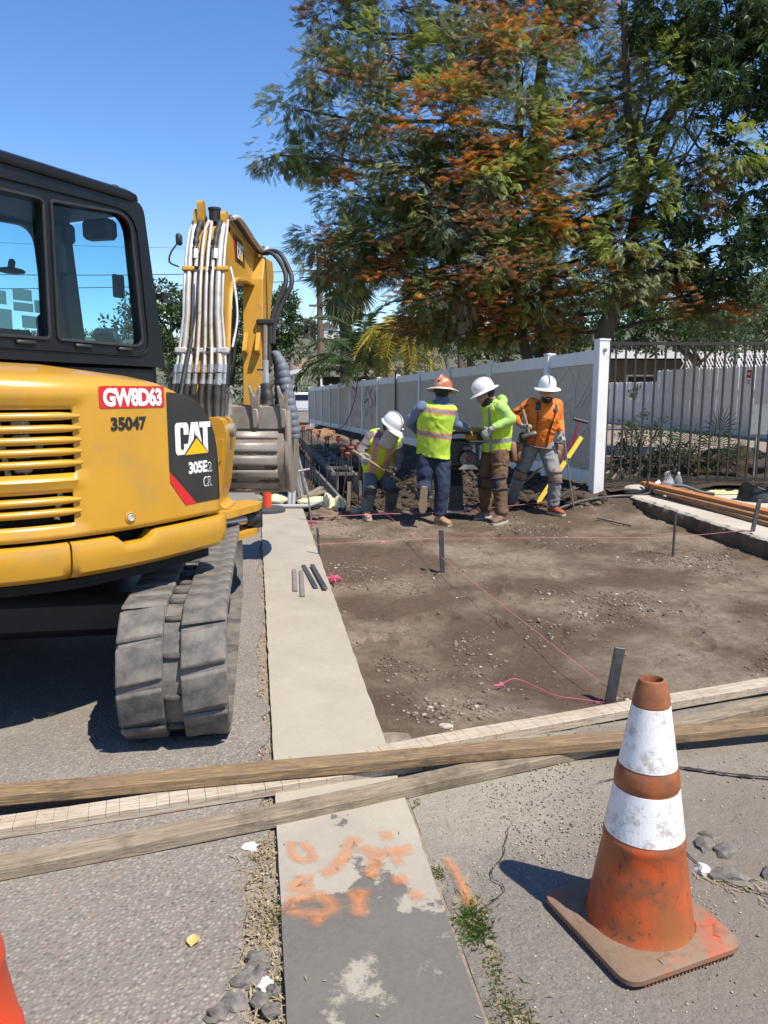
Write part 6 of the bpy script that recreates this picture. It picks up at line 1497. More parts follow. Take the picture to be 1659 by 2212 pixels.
def helmet(parent, J, at, f, u, r, m, brim=.05, full=True, c0=.055, s=1.0, back=0.0, m2=None):
    c = at(0, -.004, c0); Rm = Matrix((r, f, u)).transposed(); mb = MB(); prof = []
    for i in range(11): a = math.pi/2*i/10; prof.append((max(.002, .118*math.cos(a)**.9), .118*math.sin(a)))
    mb.lathe([(.118, -.03)]+prof, c, Rm, 28, caps=False, sx=.92*s, sy=1.12*s); h = mb.build('hard_hat', m, parent, smooth=60)
    mb = MB(); n = 40; vs = []; fs = []
    for i in range(n):
        a = 2*math.pi*i/n; cx, cy = math.cos(a), math.sin(a); ext = brim*(1+.35*max(0, cy)+back*max(0, -cy)) if full else (.012+(brim*1.25)*max(0, cy)**1.0*(1 if cy > 0 else 0))
        for k, (o, z) in enumerate(((0, -.022), (.6*ext, -.030), (ext, -.036-.10*ext), (ext+.003, -.044-.10*ext), (ext*.6, -.040), (-.006, -.036))): vs.append(c+Rm @ Vector(((.118*.92*s+o)*cx, (.118*1.12*s+o)*cy, z)))
    for i in range(n):
        for k in range(6): a = i*6+k; b = i*6+(k+1) % 6; a2 = ((i+1) % n)*6+k; b2 = ((i+1) % n)*6+(k+1) % 6; fs.append((a, b, b2, a2))
    mb.add(vs, fs); mb.build('hat_brim', m2 or m, h, smooth=60)
    mb = MB(); pts = [c+Rm @ Vector((0, .132*1.0*s*math.cos(a), .006+.118*math.sin(a))) for a in [R_(20+14*k) for k in range(11)]]; mb.tube(pts, [(.022, .006)]*len(pts), 8); mb.build('hat_ridge', m, h, smooth=60)
    mb = MB(); mb.tube([c+Rm @ Vector((.098*math.cos(a), .12*math.sin(a), -.05)) for a in [2*math.pi*k/20 for k in range(21)]], [(.006, .016)]*21, 6); mb.build('suspension_band', 'glove_black', h, smooth=60)
    return h, c, Rm
def person(label, J, pants, shirt, boots, vest=None, sleeves=True, gl=(None, None), palm=None, curl=(1, 1), arm=(.062, .052, .040), leg=(.098, .083, .074), sub=1.0, footup=(None, None), sm='sole_pale', cuff=True, bootm=None):
    root = thing('person', label, 'person', (J['waist'][0], J['waist'][1], -.06)); pel, nk, up, lat, fr = frame_of(J); V = Vector
    # body: one continuous surface from the head to the feet
    mb = MB(); loft(mb, torso_secs(J, -.035)); limbt(mb, [nk-up*.06, nk+up*.02, V(J['head'])-V(J['hup'])*.03-V(J['face'])*.02], [.07, .058, .055]); at, f, u, r = head_mesh(mb, J)
    for s in 'lr':
        S = V(J['sh'+s]); limbt(mb, [nk-up*.08, S, V(J['el'+s]), V(J['wr'+s])], [.045, .045, .034, .026])
        limbt(mb, [pel, V(J['hip'+s]), V(J['kn'+s]), V(J['an'+s]), V(J['an'+s]).lerp(V(J['to'+s]), .5)], [.07, .07, .05, .036, .03])
        if not gl[0 if s == 'l' else 1]: hand(mb, J['wr'+s], J['ha'+s], palm[s], curl[0 if s == 'l' else 1], 1 if s == 'l' else -1)
    body = remesh(mb, 'body', 'skin', root, .0075, 2)
    for s in 'lr':
        g = gl[0 if s == 'l' else 1]
        if g:
            mb = MB(); hand(mb, J['wr'+s], J['ha'+s], palm[s], curl[0 if s == 'l' else 1], 1 if s == 'l' else -1, 1.12, .0105); w = V(J['wr'+s]); d = (w-V(J['el'+s])).normalized(); limbt(mb, [w-d*.045, w+d*.01, w+d*.03], [.036, .034, .03]); remesh(mb, 'glove', g, root, .006, 2)
    mb = MB(); ts = torso_secs(J, .004); loft(mb, ts[:5]); hips = pel
    for s in 'lr':
        H = V(J['hip'+s]); K = V(J['kn'+s]); A = V(J['an'+s]); limbt(mb, [pel.lerp(H, .5)+up*.04, H, H.lerp(K, .55), K, K.lerp(A, .5), A.lerp(K, .06)], [.105, leg[0]+.012, leg[0]-.002, leg[1], leg[1]-.006, leg[2]], 14)
    o = remesh(mb, 'trousers', pants, root, .010, 4, .013, 11)
    mb = MB(); loft(mb, torso_secs(J, .012)[2:])
    for s in 'lr':
        S = V(J['sh'+s]); E = V(J['el'+s]); W = V(J['wr'+s]); limbt(mb, [S.lerp(nk-up*.1, .55), S, S.lerp(E, .5), E, E.lerp(W, .5), W.lerp(E, .08)], [.07, arm[0]+.014, arm[0]+.004, arm[1]+.006, arm[1]-.002, arm[2]], 14)
    limbt(mb, [nk-up*.05, nk+up*.025], [.082, .07])
    remesh(mb, 'shirt', shirt, root, .009, 4, .010, 14)
    if vest:
        mb = MB(); ts = torso_secs(J, .030); lo = ts[1] if True else ts[0]
        loft(mb, ts[1:-1]); 
        for s in 'lr': S = V(J['sh'+s]); limbt(mb, [nk-up*.05+ (S-nk)*.35, S.lerp(nk-up*.07, .12)-up*.0], [.075, .082])
        remesh(mb, 'safety_vest', vest, root, .009, 4, .008, 9, frame=(pel, up, lat, fr, (nk-pel).length))
    for i, s in enumerate('lr'): boot(root, J['an'+s], J['to'+s], boots, sm, up=footup[i])
    return root, body, (at, f, u, r), (pel, nk, up, lat, fr)
def pad(root, J, s, m, name='knee_pad', size=(.07, .055, .10), fwd=None, off=.05):
    K = Vector(J['kn'+s]); fw = Vector(fwd).normalized(); ax = (Vector(J['kn'+s])-Vector(J['an'+s])).normalized(); x = ax.cross(fw).normalized(); Rm = Matrix((x, fw, ax)).transposed()
    mb = MB(); mb.blob(K+fw*off, size, Rm, 3, .03, 3); o = mb.build(name, m, root, smooth=60)
    mb = MB(); mb.tube([K+ax*.06+Rm @ Vector((.088*math.cos(a), .088*math.sin(a), 0)) for a in [2*math.pi*k/16 for k in range(17)]], [(.02, .006)]*17, 6); mb.tube([K-ax*.07+Rm @ Vector((.084*math.cos(a), .084*math.sin(a), 0)) for a in [2*math.pi*k/16 for k in range(17)]], [(.02, .006)]*17, 6); mb.build('pad_strap', 'strap_navy', o, smooth=60)
    return o
def pouch(root, c, size, Rm, m='leather', name='tool_pouch'):
    mb = MB(); mb.box(c, size, Rm, .022); mb.box(Vector(c)+Rm @ Vector((0, -size[1]*.45, -size[2]*.12)), (size[0]*.8, size[1]*.5, size[2]*.6), Rm, .02); return mb.build(name, m, root, smooth=50)
def belt(root, J, m, t=.12, w=.022, g=.03, name='tool_belt'):
    ts = torso_secs(J, g); P, x, y = ts[1]; mb = MB(); mb.tube([P+x*math.cos(a)+y*math.sin(a) for a in [2*math.pi*k/28 for k in range(29)]], [(w, .006)]*29, 6); return mb.build(name, m, root, smooth=60)
Z = Vector((0, 0, 1))
# --- worker in the orange shirt
W4 = dict(head=(1.982, 9.470, 1.449), neck=(1.990, 9.55, 1.335), chest=(1.968, 9.55, 1.16), shl=(1.825, 9.60, 1.305), shr=(2.135, 9.60, 1.29), waist=(1.927, 9.60, .879), hipl=(1.845, 9.65, .775), hipr=(2.020, 9.6, .775), ell=(1.625, 9.68, 1.155), wrl=(1.695, 9.5, 1.045), hal=(1.745, 9.44, 1.00), elr=(2.175, 9.62, 1.085), wrr=(2.188, 9.5, .945), har=(2.203, 9.45, .87), knl=(1.735, 9.72, .42), anl=(1.655, 10.0, .01), tol=(1.62, 9.85, -.02), knr=(2.106, 9.42, .42), anr=(2.101, 9.45, .035), tor=(2.215, 9.25, -.02), face=(.06, -.97, -.14), hup=(0, -.12, .99), front=1)
W4['front'] = 1 if Vector(W4['shr'])-Vector(W4['shl']) else 1
def set_front(J, want):
    pel, nk, up, lat, fr = frame_of(dict(J, front=1)); J['front'] = 1 if fr.dot(Vector(want)) > 0 else -1
set_front(W4, (0, -1, 0))
r4, b4, (at, f, u, r), (pel, nk, up, lat, fr) = person('worker in orange long-sleeved shirt and white hard hat carrying a hammer', W4, 'denim_grey', 'shirt_orange', 'boot_red', gl=('glove_grey', 'glove_grey'), palm=dict(l=(.3, -.2, .6), r=(-.5, .5, .1)), curl=(1.15, 1.0))
helmet(r4, W4, at, f, u, r, 'hat_white', .048, c0=.082)
mb = MB(); loft(mb, [(at(0, .012, -.135), r*.034, f*.04), (at(0, .028, -.118), r*.054, f*.070), (at(0, .022, -.085), r*.063, f*.080), (at(0, .012, -.055), r*.069, f*.083)], 18); mb.tube([at(-.03, .098, -.056), at(0, .106, -.052), at(.03, .098, -.056)], .007, 6); mb.build('beard', 'hair_dark', r4, smooth=60)
mb = MB()
for sd in (-1, 1): mb.blob(at(sd*.034, .093, .010), (.030, .010, .019), Matrix((r, f, u)).transposed(), 2, .02)
gl = mb.build('lens', 'lens_orange', r4, smooth=60); mb = MB(); mb.tube([at(-.075, .02, .018), at(-.068, .08, .02), at(0, .104, .02), at(.068, .08, .02), at(.075, .02, .018)], .005, 6); mb.build('glasses_frame', 'hair_dark', gl, smooth=60)
belt(r4, W4, 'leather', w=.028); 
ts = torso_secs(W4, .03)
for s, x in (('l', -.085), ('r', .085)):
    sh = Vector(nk)-up*.04; pts = [ts[2][0]+lat*x*.9+fr*.145, ts[6][0]+lat*x+fr*.150, ts[9][0]+lat*x*1.25+fr*.125, ts[11][0]+lat*x*1.15+fr*.06, ts[11][0]+lat*x*1.1-fr*.03, ts[9][0]+lat*x-fr*.13]
    mb = MB(); q = spline(pts, 5); mb.tube(q[:12], [(.016, .006)]*12, 6); br_ = mb.build('brace', 'leather_dark', r4, smooth=60); mb = MB(); mb.tube(q[11:], [(.034, .012)]*len(q[11:]), 8); mb.build('brace_pad', 'glove_black', r4, smooth=60)
mb = MB(); mb.tube([ts[8][0]+lat*-.10+fr*.150, ts[8][0]+fr*.158-up*.02, ts[8][0]+lat*.10+fr*.150], [(.012, .005)]*3, 6); mb.build('chest_strap', 'leather_dark', r4, smooth=60)
Rp = Matrix((lat, -fr, up)).transposed(); Rp = Matrix((lat, -fr, lat.cross(-fr))).transposed()
pouch(r4, pel+lat*.235+up*-.06+fr*.02, (.12, .10, .26), Rp); pouch(r4, pel-lat*.245+up*-.10+fr*.02, (.11, .10, .26), Rp); pouch(r4, pel-lat*.22+up*.1+fr*.03, (.10, .08, .12), Rp, 'leather_dark')
pad(r4, W4, 'r', 'pad_beige', fwd=(.05, -1, 0), size=(.075, .05, .12)); pad(r4, W4, 'l', 'pad_beige', fwd=(-.2, -1, -.2), size=(.07, .05, .10))
# lettering on the upper sleeve, laid on the cloth
sl = [o for o in r4.children if o.name.startswith('shirt')][0]
def on_cloth(o, p, n, body, m, w, h, along, name='sleeve_lettering'):
    bv = BVHTree.FromPolygons([v.co for v in o.data.vertices], [tuple(q.vertices) for q in o.data.polygons]); org = ORG[o.parent.name]; v, fcs = text_mesh(body, .03, .95); n = Vector(n).normalized(); a = Vector(along).normalized(); b = n.cross(a).normalized(); out = []
    b = b if b.z > 0 else -b
    for x, y in v:
        q = Vector(p)+a*(x-.5)*w+b*(y-.5)*h-org; hit = bv.ray_cast(q+n*.25, -n); out.append((hit[0]+n*.004 if hit[0] is not None else q)+org)
    mb = MB(); mb.add(out, fcs); mb.build(name, m, o)
on_cloth(sl, Vector(W4['shl']).lerp(Vector(W4['ell']), .62)+Vector((0, -.06, .03)), (-.25, -1, .25), 'lders Inc', 'hair_dark', .19, .04, Vector(W4['shl'])-Vector(W4['ell']))
# --- worker in the lime hoodie, seen from the side
W3 = dict(head=(1.165, 8.95, 1.425), neck=(1.250, 9.0, 1.33), chest=(1.315, 9.0, 1.15), shl=(1.215, 9.16, 1.27), shr=(1.335, 8.85, 1.27), waist=(1.320, 9.0, .85), hipl=(1.265, 9.10, .755), hipr=(1.345, 8.92, .755), elr=(1.445, 8.80, 1.135), wrr=(1.215, 8.75, 1.035), har=(1.155, 8.76, .985), ell=(1.26, 9.24, 1.05), wrl=(1.19, 9.16, .985), hal=(1.14, 9.10, .96), knl=(1.205, 9.10, .40), anl=(1.225, 9.15, .03), tol=(1.132, 9.05, -.03), knr=(1.335, 8.84, .41), anr=(1.368, 8.78, .035), tor=(1.245, 8.63, -.02), face=(-.86, .05, -.42), hup=(-.3, 0, .95), front=1)
set_front(W3, (-1, 0, 0))
r3, b3, (at, f, u, r), (pel, nk, up, lat, fr) = person('worker in lime-green hoodie, brown trousers and white hard hat, seen from the side', W3, 'canvas_brown', 'hoodie_lime', 'boot_brown', 'vest_plain', gl=('glove_black', 'glove_grey'), palm=dict(l=(-.3, -.5, -.4), r=(-.2, .6, -.5)), curl=(1.0, 1.0))
helmet(r3, W3, at, f, u, r, 'hat_white', .042, c0=.07)
mb = MB(); mb.blob(at(0, -.03, .02), (.083, .085, .10), Matrix((r, f, u)).transposed(), 3, .02); mb.build('hair', 'hair_dark', r3, smooth=60)
mb = MB(); loft(mb, [(at(0, .024, -.122), r*.052, f*.066), (at(0, .018, -.085), r*.061, f*.078), (at(0, .008, -.045), r*.068, f*.078)], 18); mb.build('beard', 'hair_dark', r3, smooth=60)
mb = MB(); limbt(mb, [nk-fr*.09-lat*.09-up*.02, nk-fr*.13+up*.02, nk-fr*.09+lat*.09-up*.02, nk+lat*.10+fr*.03-up*.02], [.035, .055, .045, .03]); limbt(mb, [nk-fr*.09+lat*-.09-up*.02, nk-lat*.09+fr*.03-up*.03], [.04, .03]); remesh(mb, 'hood', 'hoodie_lime', r3, .009, 4, .008, 16)
pad(r3, W3, 'l', 'strap_navy', fwd=(-1, -.2, 0), size=(.07, .045, .09)); pad(r3, W3, 'r', 'strap_navy', fwd=(-.8, -.6, 0), size=(.07, .045, .09)); belt(r3, W3, 'leather_dark', w=.02, g=.02)
Rq = Matrix((fr, lat, fr.cross(lat))).transposed(); pouch(r3, pel-fr*.20+up*-.02+lat*.05, (.08, .10, .24), Rq)
# --- worker seen from behind in the lime vest and orange hat
W2 = dict(head=(.668, 8.87, 1.455), neck=(.662, 8.85, 1.345), chest=(.595, 8.85, 1.17), shl=(.440, 8.80, 1.275), shr=(.748, 8.90, 1.255), waist=(.572, 8.90, .80), hipl=(.485, 8.9, .70), hipr=(.660, 8.9, .70), ell=(.300, 8.92, 1.115), wrl=(.399, 9.1, .985), hal=(.460, 9.17, .955), elr=(.815, 8.95, 1.08), wrr=(.975, 9.03, 1.025), har=(1.035, 9.06, .99), knl=(.467, 8.84, .385), anl=(.445, 8.54, .335), tol=(.430, 8.47, .13), knr=(.672, 8.80, .36), anr=(.645, 8.78, .02), tor=(.735, 8.64, -.03), face=(.35, .92, -.15), hup=(.05, .12, .98), front=1)
set_front(W2, (.2, 1, 0))
r2, b2, (at, f, u, r), (pel, nk, up, lat, fr) = person('worker seen from behind in lime safety vest, blue sleeves and orange-topped hard hat', W2, 'denim_dark', 'shirt_blue', 'boot_tan', 'vest_back', palm=dict(l=(.3, .2, -.6), r=(.2, .3, -.7)), curl=(1.0, 1.15), footup=((.05, .95, .18), None), sm='sole')
helmet(r2, W2, at, f, u, r, 'hat_orange', .068, back=.25, m2='hat_cream')
mb = MB(); mb.blob(at(0, -.018, .01), (.084, .092, .105), Matrix((r, f, u)).transposed(), 3, .02); mb.build('hair', 'hair_dark', r2, smooth=60)
mb = MB(); limbt(mb, [nk-up*.005, nk+up*.03, nk+up*.055], [.088, .082, .07]); mb.build('neck_scarf', 'bandana', r2, smooth=60); belt(r2, W2, 'hair_dark', w=.02, g=.012, name='belt')
# --- crouching worker with the face shield
W1 = dict(head=(.085, 9.0, 1.05), neck=(.0, 9.15, .975), chest=(-.02, 9.22, .84), shl=(-.15, 9.17, .915), shr=(.135, 9.22, .845), waist=(-.085, 9.45, .565), hipl=(-.165, 9.5, .455), hipr=(.0, 9.55, .43), ell=(-.270, 9.10, .765), wrl=(-.275, 8.97, .715), hal=(-.245, 8.91, .675), elr=(.185, 9.18, .66), wrr=(.125, 9.0, .55), har=(.075, 8.94, .51), knl=(-.172, 9.12, .265), anl=(-.215, 9.22, .02), tol=(-.177, 9.0, -.02), knr=(.100, 9.22, .26), anr=(.075, 9.52, .03), tor=(.215, 9.38, -.02), face=(.62, -.52, -.58), hup=(.42, -.25, .85), front=1)
set_front(W1, (.3, -.7, -.5))
r1, b1_, (at, f, u, r), (pel, nk, up, lat, fr) = person('crouching worker with white face shield and yellow vest digging with a shovel', W1, 'denim_pale', 'shirt_grey', 'boot_tan', 'vest_front', gl=('glove_grey', 'glove_black'), palm=dict(l=(.5, -.3, -.4), r=(-.6, -.1, .2)), curl=(1.15, 1.1), leg=(.090, .078, .068))
h1, hc, Rm = helmet(r1, W1, at, f, u, r, 'hat_white', .06, full=False)
mb = MB(); n = 16; vs = []; fs = []
for j in range(7):
    for i in range(n+1): a = R_(-75+150*i/n); k = 1+.10*j/6; vs.append(hc+Rm @ Vector((.125*k*math.sin(a), .155*k*math.cos(a), -.035-.24*j/6)))
for j in range(6):
    for i in range(n): a = j*(n+1)+i; fs.append((a, a+1, a+n+2, a+n+1))
mb.add(vs, fs); sh_ = mb.build('face_shield', 'shield_grey', h1, smooth=60); sd = sh_.modifiers.new('s', 'SOLIDIFY'); sd.thickness = .003
mb = MB(); mb.tube([hc+Rm @ Vector((.135*math.sin(a), .165*math.cos(a), -.03)) for a in [R_(-85+170*k/14) for k in range(15)]], [(.02, .012)]*15, 8); mb.build('shield_bracket', 'hat_white', h1, smooth=60)
mb = MB(); mb.blob(at(0, -.02, .0), (.082, .09, .10), Matrix((r, f, u)).transposed(), 3, .02); mb.build('hair', 'hair_dark', r1, smooth=60)
for s in 'lr':
    o = pad(r1, W1, s, 'pad_rubber', fwd=(.1, -1, .05), size=(.078, .045, .10))
    K = Vector(W1['kn'+s])
    for q in range(4):
        mb = MB(); mb.tube([K+Vector((.018*(q+.6)*math.sin(a), -.095-.003*q*0+.02*(q/3)**2, .024*(q+.6)*math.cos(a))) for a in [2*math.pi*k/14 for k in range(15)]], .004, 5); mb.build('pad_ridge', 'strap_navy' if q % 2 else 'pad_rubber', o, smooth=60)
belt(r1, W1, 'leather_dark', w=.026, g=.035); Rp = Matrix((lat, -fr, lat.cross(-fr))).transposed(); pouch(r1, pel-lat*.20+up*.02+fr*.03, (.08, .09, .22), Rp, 'leather_dark')
# ================================================================= TOOLS OF THE CREW
mat('wood_handle', (0.36, 0.25, 0.14), .6, (0.28, .19, .10), 10, stretch=(1, 1, 4)); mat('steel_worn', (0.22, .215, .21), .45, (0.14, .12, .10), 14, metal=.6); mat('rammer_yellow', (0.66, 0.40, 0.025), .45, (0.58, .34, .03), 6); mat('engine_black', (0.02, .02, .022), .5, (0.05, .05, .05), 20)
mat('level_yellow', (0.70, 0.52, 0.04), .45, dirt=(.4, .3, .1), dirt_amt=.3); mat('handle_red', (0.22, .02, .05), .5); mat('steel_bright', (0.55, .55, .54), .35, (0.42, .4, .37), 12, metal=.7)
T = thing('shovel', 'wooden-handled shovel gripped by the crouching worker', 'shovel', (0.05, 9.0, .1))
d_ = (Vector((.296, 9.10, .34))-Vector((-.267, 8.92, .718))).normalized(); a = Vector((-.267, 8.92, .718))-d_*.12; b = Vector((.296, 9.1, .34))
mb = MB(); mb.tube([a, b], .017, 10); mb.build('handle', 'wood_handle', T, smooth=60)
c = b+d_*.02; e = c+Vector((.11, .10, -.17)); mb = MB(); mb.tube([b-d_*.02, c+d_*.05, e], [.021, .018, .014], 10); mb.build('socket', 'steel_worn', T, smooth=60)
mb = MB(); D2 = Vector((.62, .45, -.18)).normalized(); X2 = Vector((-.45, .85, .1)).normalized(); N2 = D2.cross(X2)
mb.grid(lambda u, v: e+D2*(.26*v)+X2*((u-.5)*.21*(1-.65*max(0, v-.55)/.45))+N2*(.03*((2*u-1)**2)*(-1 if N2.z < 0 else 1)), 8, 8); o = mb.build('blade', 'steel_bright', T, smooth=60); sd = o.modifiers.new('s', 'SOLIDIFY'); sd.thickness = .004
T = thing('sledge_hammer', 'short sledge hammer held against the orange-shirted worker\'s hip', 'hammer', (1.74, 9.4, .9))
mb = MB(); mb.tube([(1.685, 9.43, 1.235), (1.72, 9.41, 1.12), (1.77, 9.40, .935)], [.022, .018, .017], 10); mb.build('handle', 'wood_handle', T, smooth=60)
mb = MB(); h0 = Vector((1.685, 9.40, .900)); h1_ = Vector((1.850, 9.375, .955)); mb.tube([h0, h0.lerp(h1_, .08), h0.lerp(h1_, .92), h1_], [.030, .038, .038, .030], 8); mb.build('head', 'steel_worn', T, smooth=30)
mb = MB(); mb.tube([(2.19, 9.44, .96), (2.40, 9.62, -.0)], .009, 8); tag(mb.build('steel_rod', 'steel_bright', smooth=60, loc=(2.4, 9.62, 0)), 'thin steel rod held down by the orange-shirted worker', 'rod')
T = thing('spirit_level', 'long yellow spirit level leaning on the vinyl fence by the corner post', 'level', (2.0, 9.85, 0))
A0 = Vector((1.99, 9.85, .03)); A1 = Vector((2.60, 10.16, .86)); dv = (A1-A0).normalized(); L0 = (A1-A0).length
def seg(t0, t1, w, h, m, nm): mb = MB(); mb.bar(A0+dv*L0*t0, A0+dv*L0*t1, w, h, (0, -1, 0), .003); return mb.build(nm, m, T)
seg(0, .30, .06, .026, 'level_yellow', 'beam'); seg(.34, .62, .06, .026, 'level_yellow', 'beam'); seg(.68, 1, .06, .026, 'level_yellow', 'beam')
for t0, t1 in ((.30, .34), (.62, .68)):
    seg(t0, t1, .012, .026, 'level_yellow', 'beam_edge'); seg(t0+.005, t1-.005, .03, .016, 'engine_black', 'vial')
T = thing('digging_bar', 'dark red tee-handled tool leaning on the fence behind the level', 'tool', (2.3, 10.05, .1))
mb = MB(); mb.tube([(2.58, 10.17, 1.07), (2.52, 10.15, .93), (2.25, 10.08, .42), (2.1, 10.02, .08)], [.014]*4, 8); mb.tube([(2.46, 10.14, .70), (2.50, 10.15, .80), (2.55, 10.16, .98)], .012, 8); mb.build('shaft', 'handle_red', T, smooth=60); mb = MB(); mb.tube([(2.49, 10.17, 1.10), (2.68, 10.17, 1.05)], .022, 10); mb.build('grip', 'engine_black', T, smooth=60)
T = thing('shovel', 'long-handled shovel lying on the ground between the lime and orange workers', 'shovel', (1.7, 9.9, .1))
mb = MB(); mb.tube([(2.05, 9.80, .53), (1.66, 9.92, .16)], .017, 10); mb.build('handle', 'wood_handle', T, smooth=60); mb = MB(); mb.tube([(1.70, 9.91, .20), (1.60, 9.94, .10)], [.02, .018], 8); mb.build('socket', 'steel_worn', T, smooth=60)
mb = MB(); mb.grid(lambda u, v: Vector((1.62-.16*v, 9.94+(u-.5)*.2, .11-.12*v+.03*(2*u-1)**2)), 8, 6); o = mb.build('blade', 'steel_worn', T, smooth=60); o.modifiers.new('s', 'SOLIDIFY').thickness = .004
mb = MB(); mb.grid(lambda u, v: Vector((2.46-.26*v, 9.75+(u-.5)*.22*(1-.5*v), .24-.16*v+.02*(2*u-1)**2)), 8, 6); o = mb.build('spade_head', 'steel_worn', smooth=60, loc=(2.3, 9.75, .1)); o.modifiers.new('s', 'SOLIDIFY').thickness = .004
tag(o, 'loose rusty shovel blade behind the orange-shirted worker\'s knee', 'spade')
# jumping-jack rammer
RM = thing('rammer', 'yellow and black trench rammer held between two workers', 'rammer', (.88, 9.3, .0))
mb = MB(); mb.prism(rnd_poly([(.745, 9.20), (1.0, 9.20), (1.02, 9.42), (.76, 9.44)], .05), lambda a, b, d: (a, b, d+.03*max(0, (a-.9))), .0, .022); sh = mb.build('shoe', 'steel_bright', RM, smooth=40)
for x in (.83, .93): mb = MB(); mb.lathe([(.018, 0), (.018, .014), (.008, .02)], (x, 9.25, .024), None, 10); mb.build('shoe_bolt', 'steel_worn', sh)
mb = MB(); mb.tube([(.885, 9.33, .03), (.875, 9.33, .34)], [.082, .092], 18); mb.tube([(.885, 9.33, .02), (.885, 9.33, .07)], .10, 18); mb.build('leg_sleeve', 'pad_rubber', RM, smooth=40); mb = MB()
for k in range(7): mb.tube([(.874-.002*k, 9.33, .33+.03*k), (.874-.002*k, 9.33, .345+.03*k)], [.105, .09], 18)
mb.build('bellows', 'engine_black', RM, smooth=40)
mb = MB(); mb.box((.90, 9.33, .72), (.26, .22, .34), None, .03); mb.build('crankcase', 'engine_black', RM, smooth=40)
mb = MB(); mb.tube([(1.0, 9.22, .655), (1.0, 9.08, .655)], [.115, .10], 20); e = mb.build('engine', 'engine_black', RM, smooth=40)
for k in range(14):
    a = 2*math.pi*k/14; mb = MB(); mb.bar((1.0+.03*math.cos(a), 9.075, .655+.03*math.sin(a)), (1.0+.075*math.cos(a), 9.075, .655+.075*math.sin(a)), .008, .008); mb.build('starter_rib', 'steel_worn', e)
mb = MB(); mb.box((1.005, 9.07, .67), (.045, .008, .035), None, .004); mb.build('engine_badge', 'sign_red', e); mb = MB(); mb.box((.99, 9.16, .79), (.12, .12, .07), None, .02); mb.build('fuel_cap', 'steel_worn', RM)
mb = MB(); mb.prism(rnd_poly([(.88, .545), (1.12, .545), (1.06, .60), (.94, .60)], .01), lambda a, b, d: (a, d, b), 9.06, 9.08); mb.build('skid_guard', 'steel_bright', RM)
mb = MB(); mb.box((.80, 9.30, .70), (.05, .06, .10), None, .01); mb.box((.84, 9.26, .73), (.03, .04, .08), None, .01); mb.build('air_filter', 'steel_bright', RM)
mb = MB(); loft(mb, [((.80, 9.30, .955), (0, .10, 0), (0, 0, .022)), ((.90, 9.30, .985), (0, .13, 0), (0, 0, .03)), ((1.02, 9.30, .985), (0, .12, 0), (0, 0, .05)), ((1.17, 9.32, .97), (0, .11, 0), (0, 0, .06)), ((1.20, 9.32, .965), (0, .08, 0), (0, 0, .04))], 14); mb.box((1.08, 9.30, .915), (.20, .2, .085), None, .02); mb.build('tank_cover', 'rammer_yellow', RM, smooth=40)
mb = MB(); mb.box((1.07, 9.26, .84), (.24, .06, .03), None, .008); mb.box((1.13, 9.3, .70), (.05, .04, .28), None, .008); mb.build('frame', 'steel_worn', RM)
mb = MB(); q = spline([(1.24, 9.28, .955), (1.20, 9.10, .965), (1.16, 8.99, .972), (1.05, 9.03, .978), (.90, 9.10, .975), (.78, 9.2, .965), (.78, 9.34, .96)], 6); mb.tube(q, .015, 10); mb.build('guide_handle', 'engine_black', RM, smooth=60)
# ================================================================= SITE CLUTTER
def m_cone(h):
    x, y, z = h.xyz()
    c = h.mixc(h.rng(h.noise(5, 7, .7), .32, .66), (0.64, 0.085, 0.012), (0.40, 0.105, 0.03))
    c = h.mixc(h.rng(h.noise(11, 6, .7), .44, .64, 0, .9), c, (0.22, 0.078, 0.03))
    mp = h.N.new('ShaderNodeMapping'); mp.inputs['Scale'].default_value = (22, 22, 3); h.L.new(h.vec, mp.inputs[0]); c = h.mixc(h.rng(h.noise(1.0, 6, .7, mp.outputs[0]), .48, .66, 0, .8), c, (0.24, 0.08, 0.03)); c = h.mixc(h.rng(h.noise(3.2, 4, .6), .45, .62, 0, .7), c, (0.36, 0.12, 0.035))
    c = h.mixc(h.rng(h.noise(45, 4, .7), .58, .70), c, (0.12, 0.05, 0.03))
    # grime rubbed into the upper part of the cone
    c = h.mixc(h.math('MULTIPLY', h.rng(h.math('ADD', z, h.math('MULTIPLY', h.noise(9, 5), .3)), .40, .66), .8), c, h.mixc(h.rng(h.noise(16, 6, .7), .35, .65), (0.36, 0.13, 0.04), (0.14, 0.06, 0.03)))
    h.L.new(c, h.p.inputs['Base Color']); h.p.inputs['Roughness'].default_value = .48
    h.L.new(h.bump(h.noise(30, 5), .12, .006), h.p.inputs['Normal'])
world_noise_mat('cone_orange', m_cone)
def m_refl(h):
    v = h.voro(115, 'Distance', 'DISTANCE_TO_EDGE', .25); c = h.mixc(h.rng(v, .02, .07), (0.78, .79, .81), (0.90, .90, .91))
    c = h.mixc(h.rng(h.noise(20, 8, .8), .50, .63, 0, .85), c, (0.40, .35, .30)); c = h.mixc(h.rng(h.noise(9, 4), .55, .75, 0, .3), c, (.62, .57, .5))
    h.L.new(c, h.p.inputs['Base Color']); h.p.inputs['Roughness'].default_value = .35; h.L.new(h.bump(h.rng(v, .0, .08), .12, .003), h.p.inputs['Normal'])
world_noise_mat('reflective_band', m_refl)
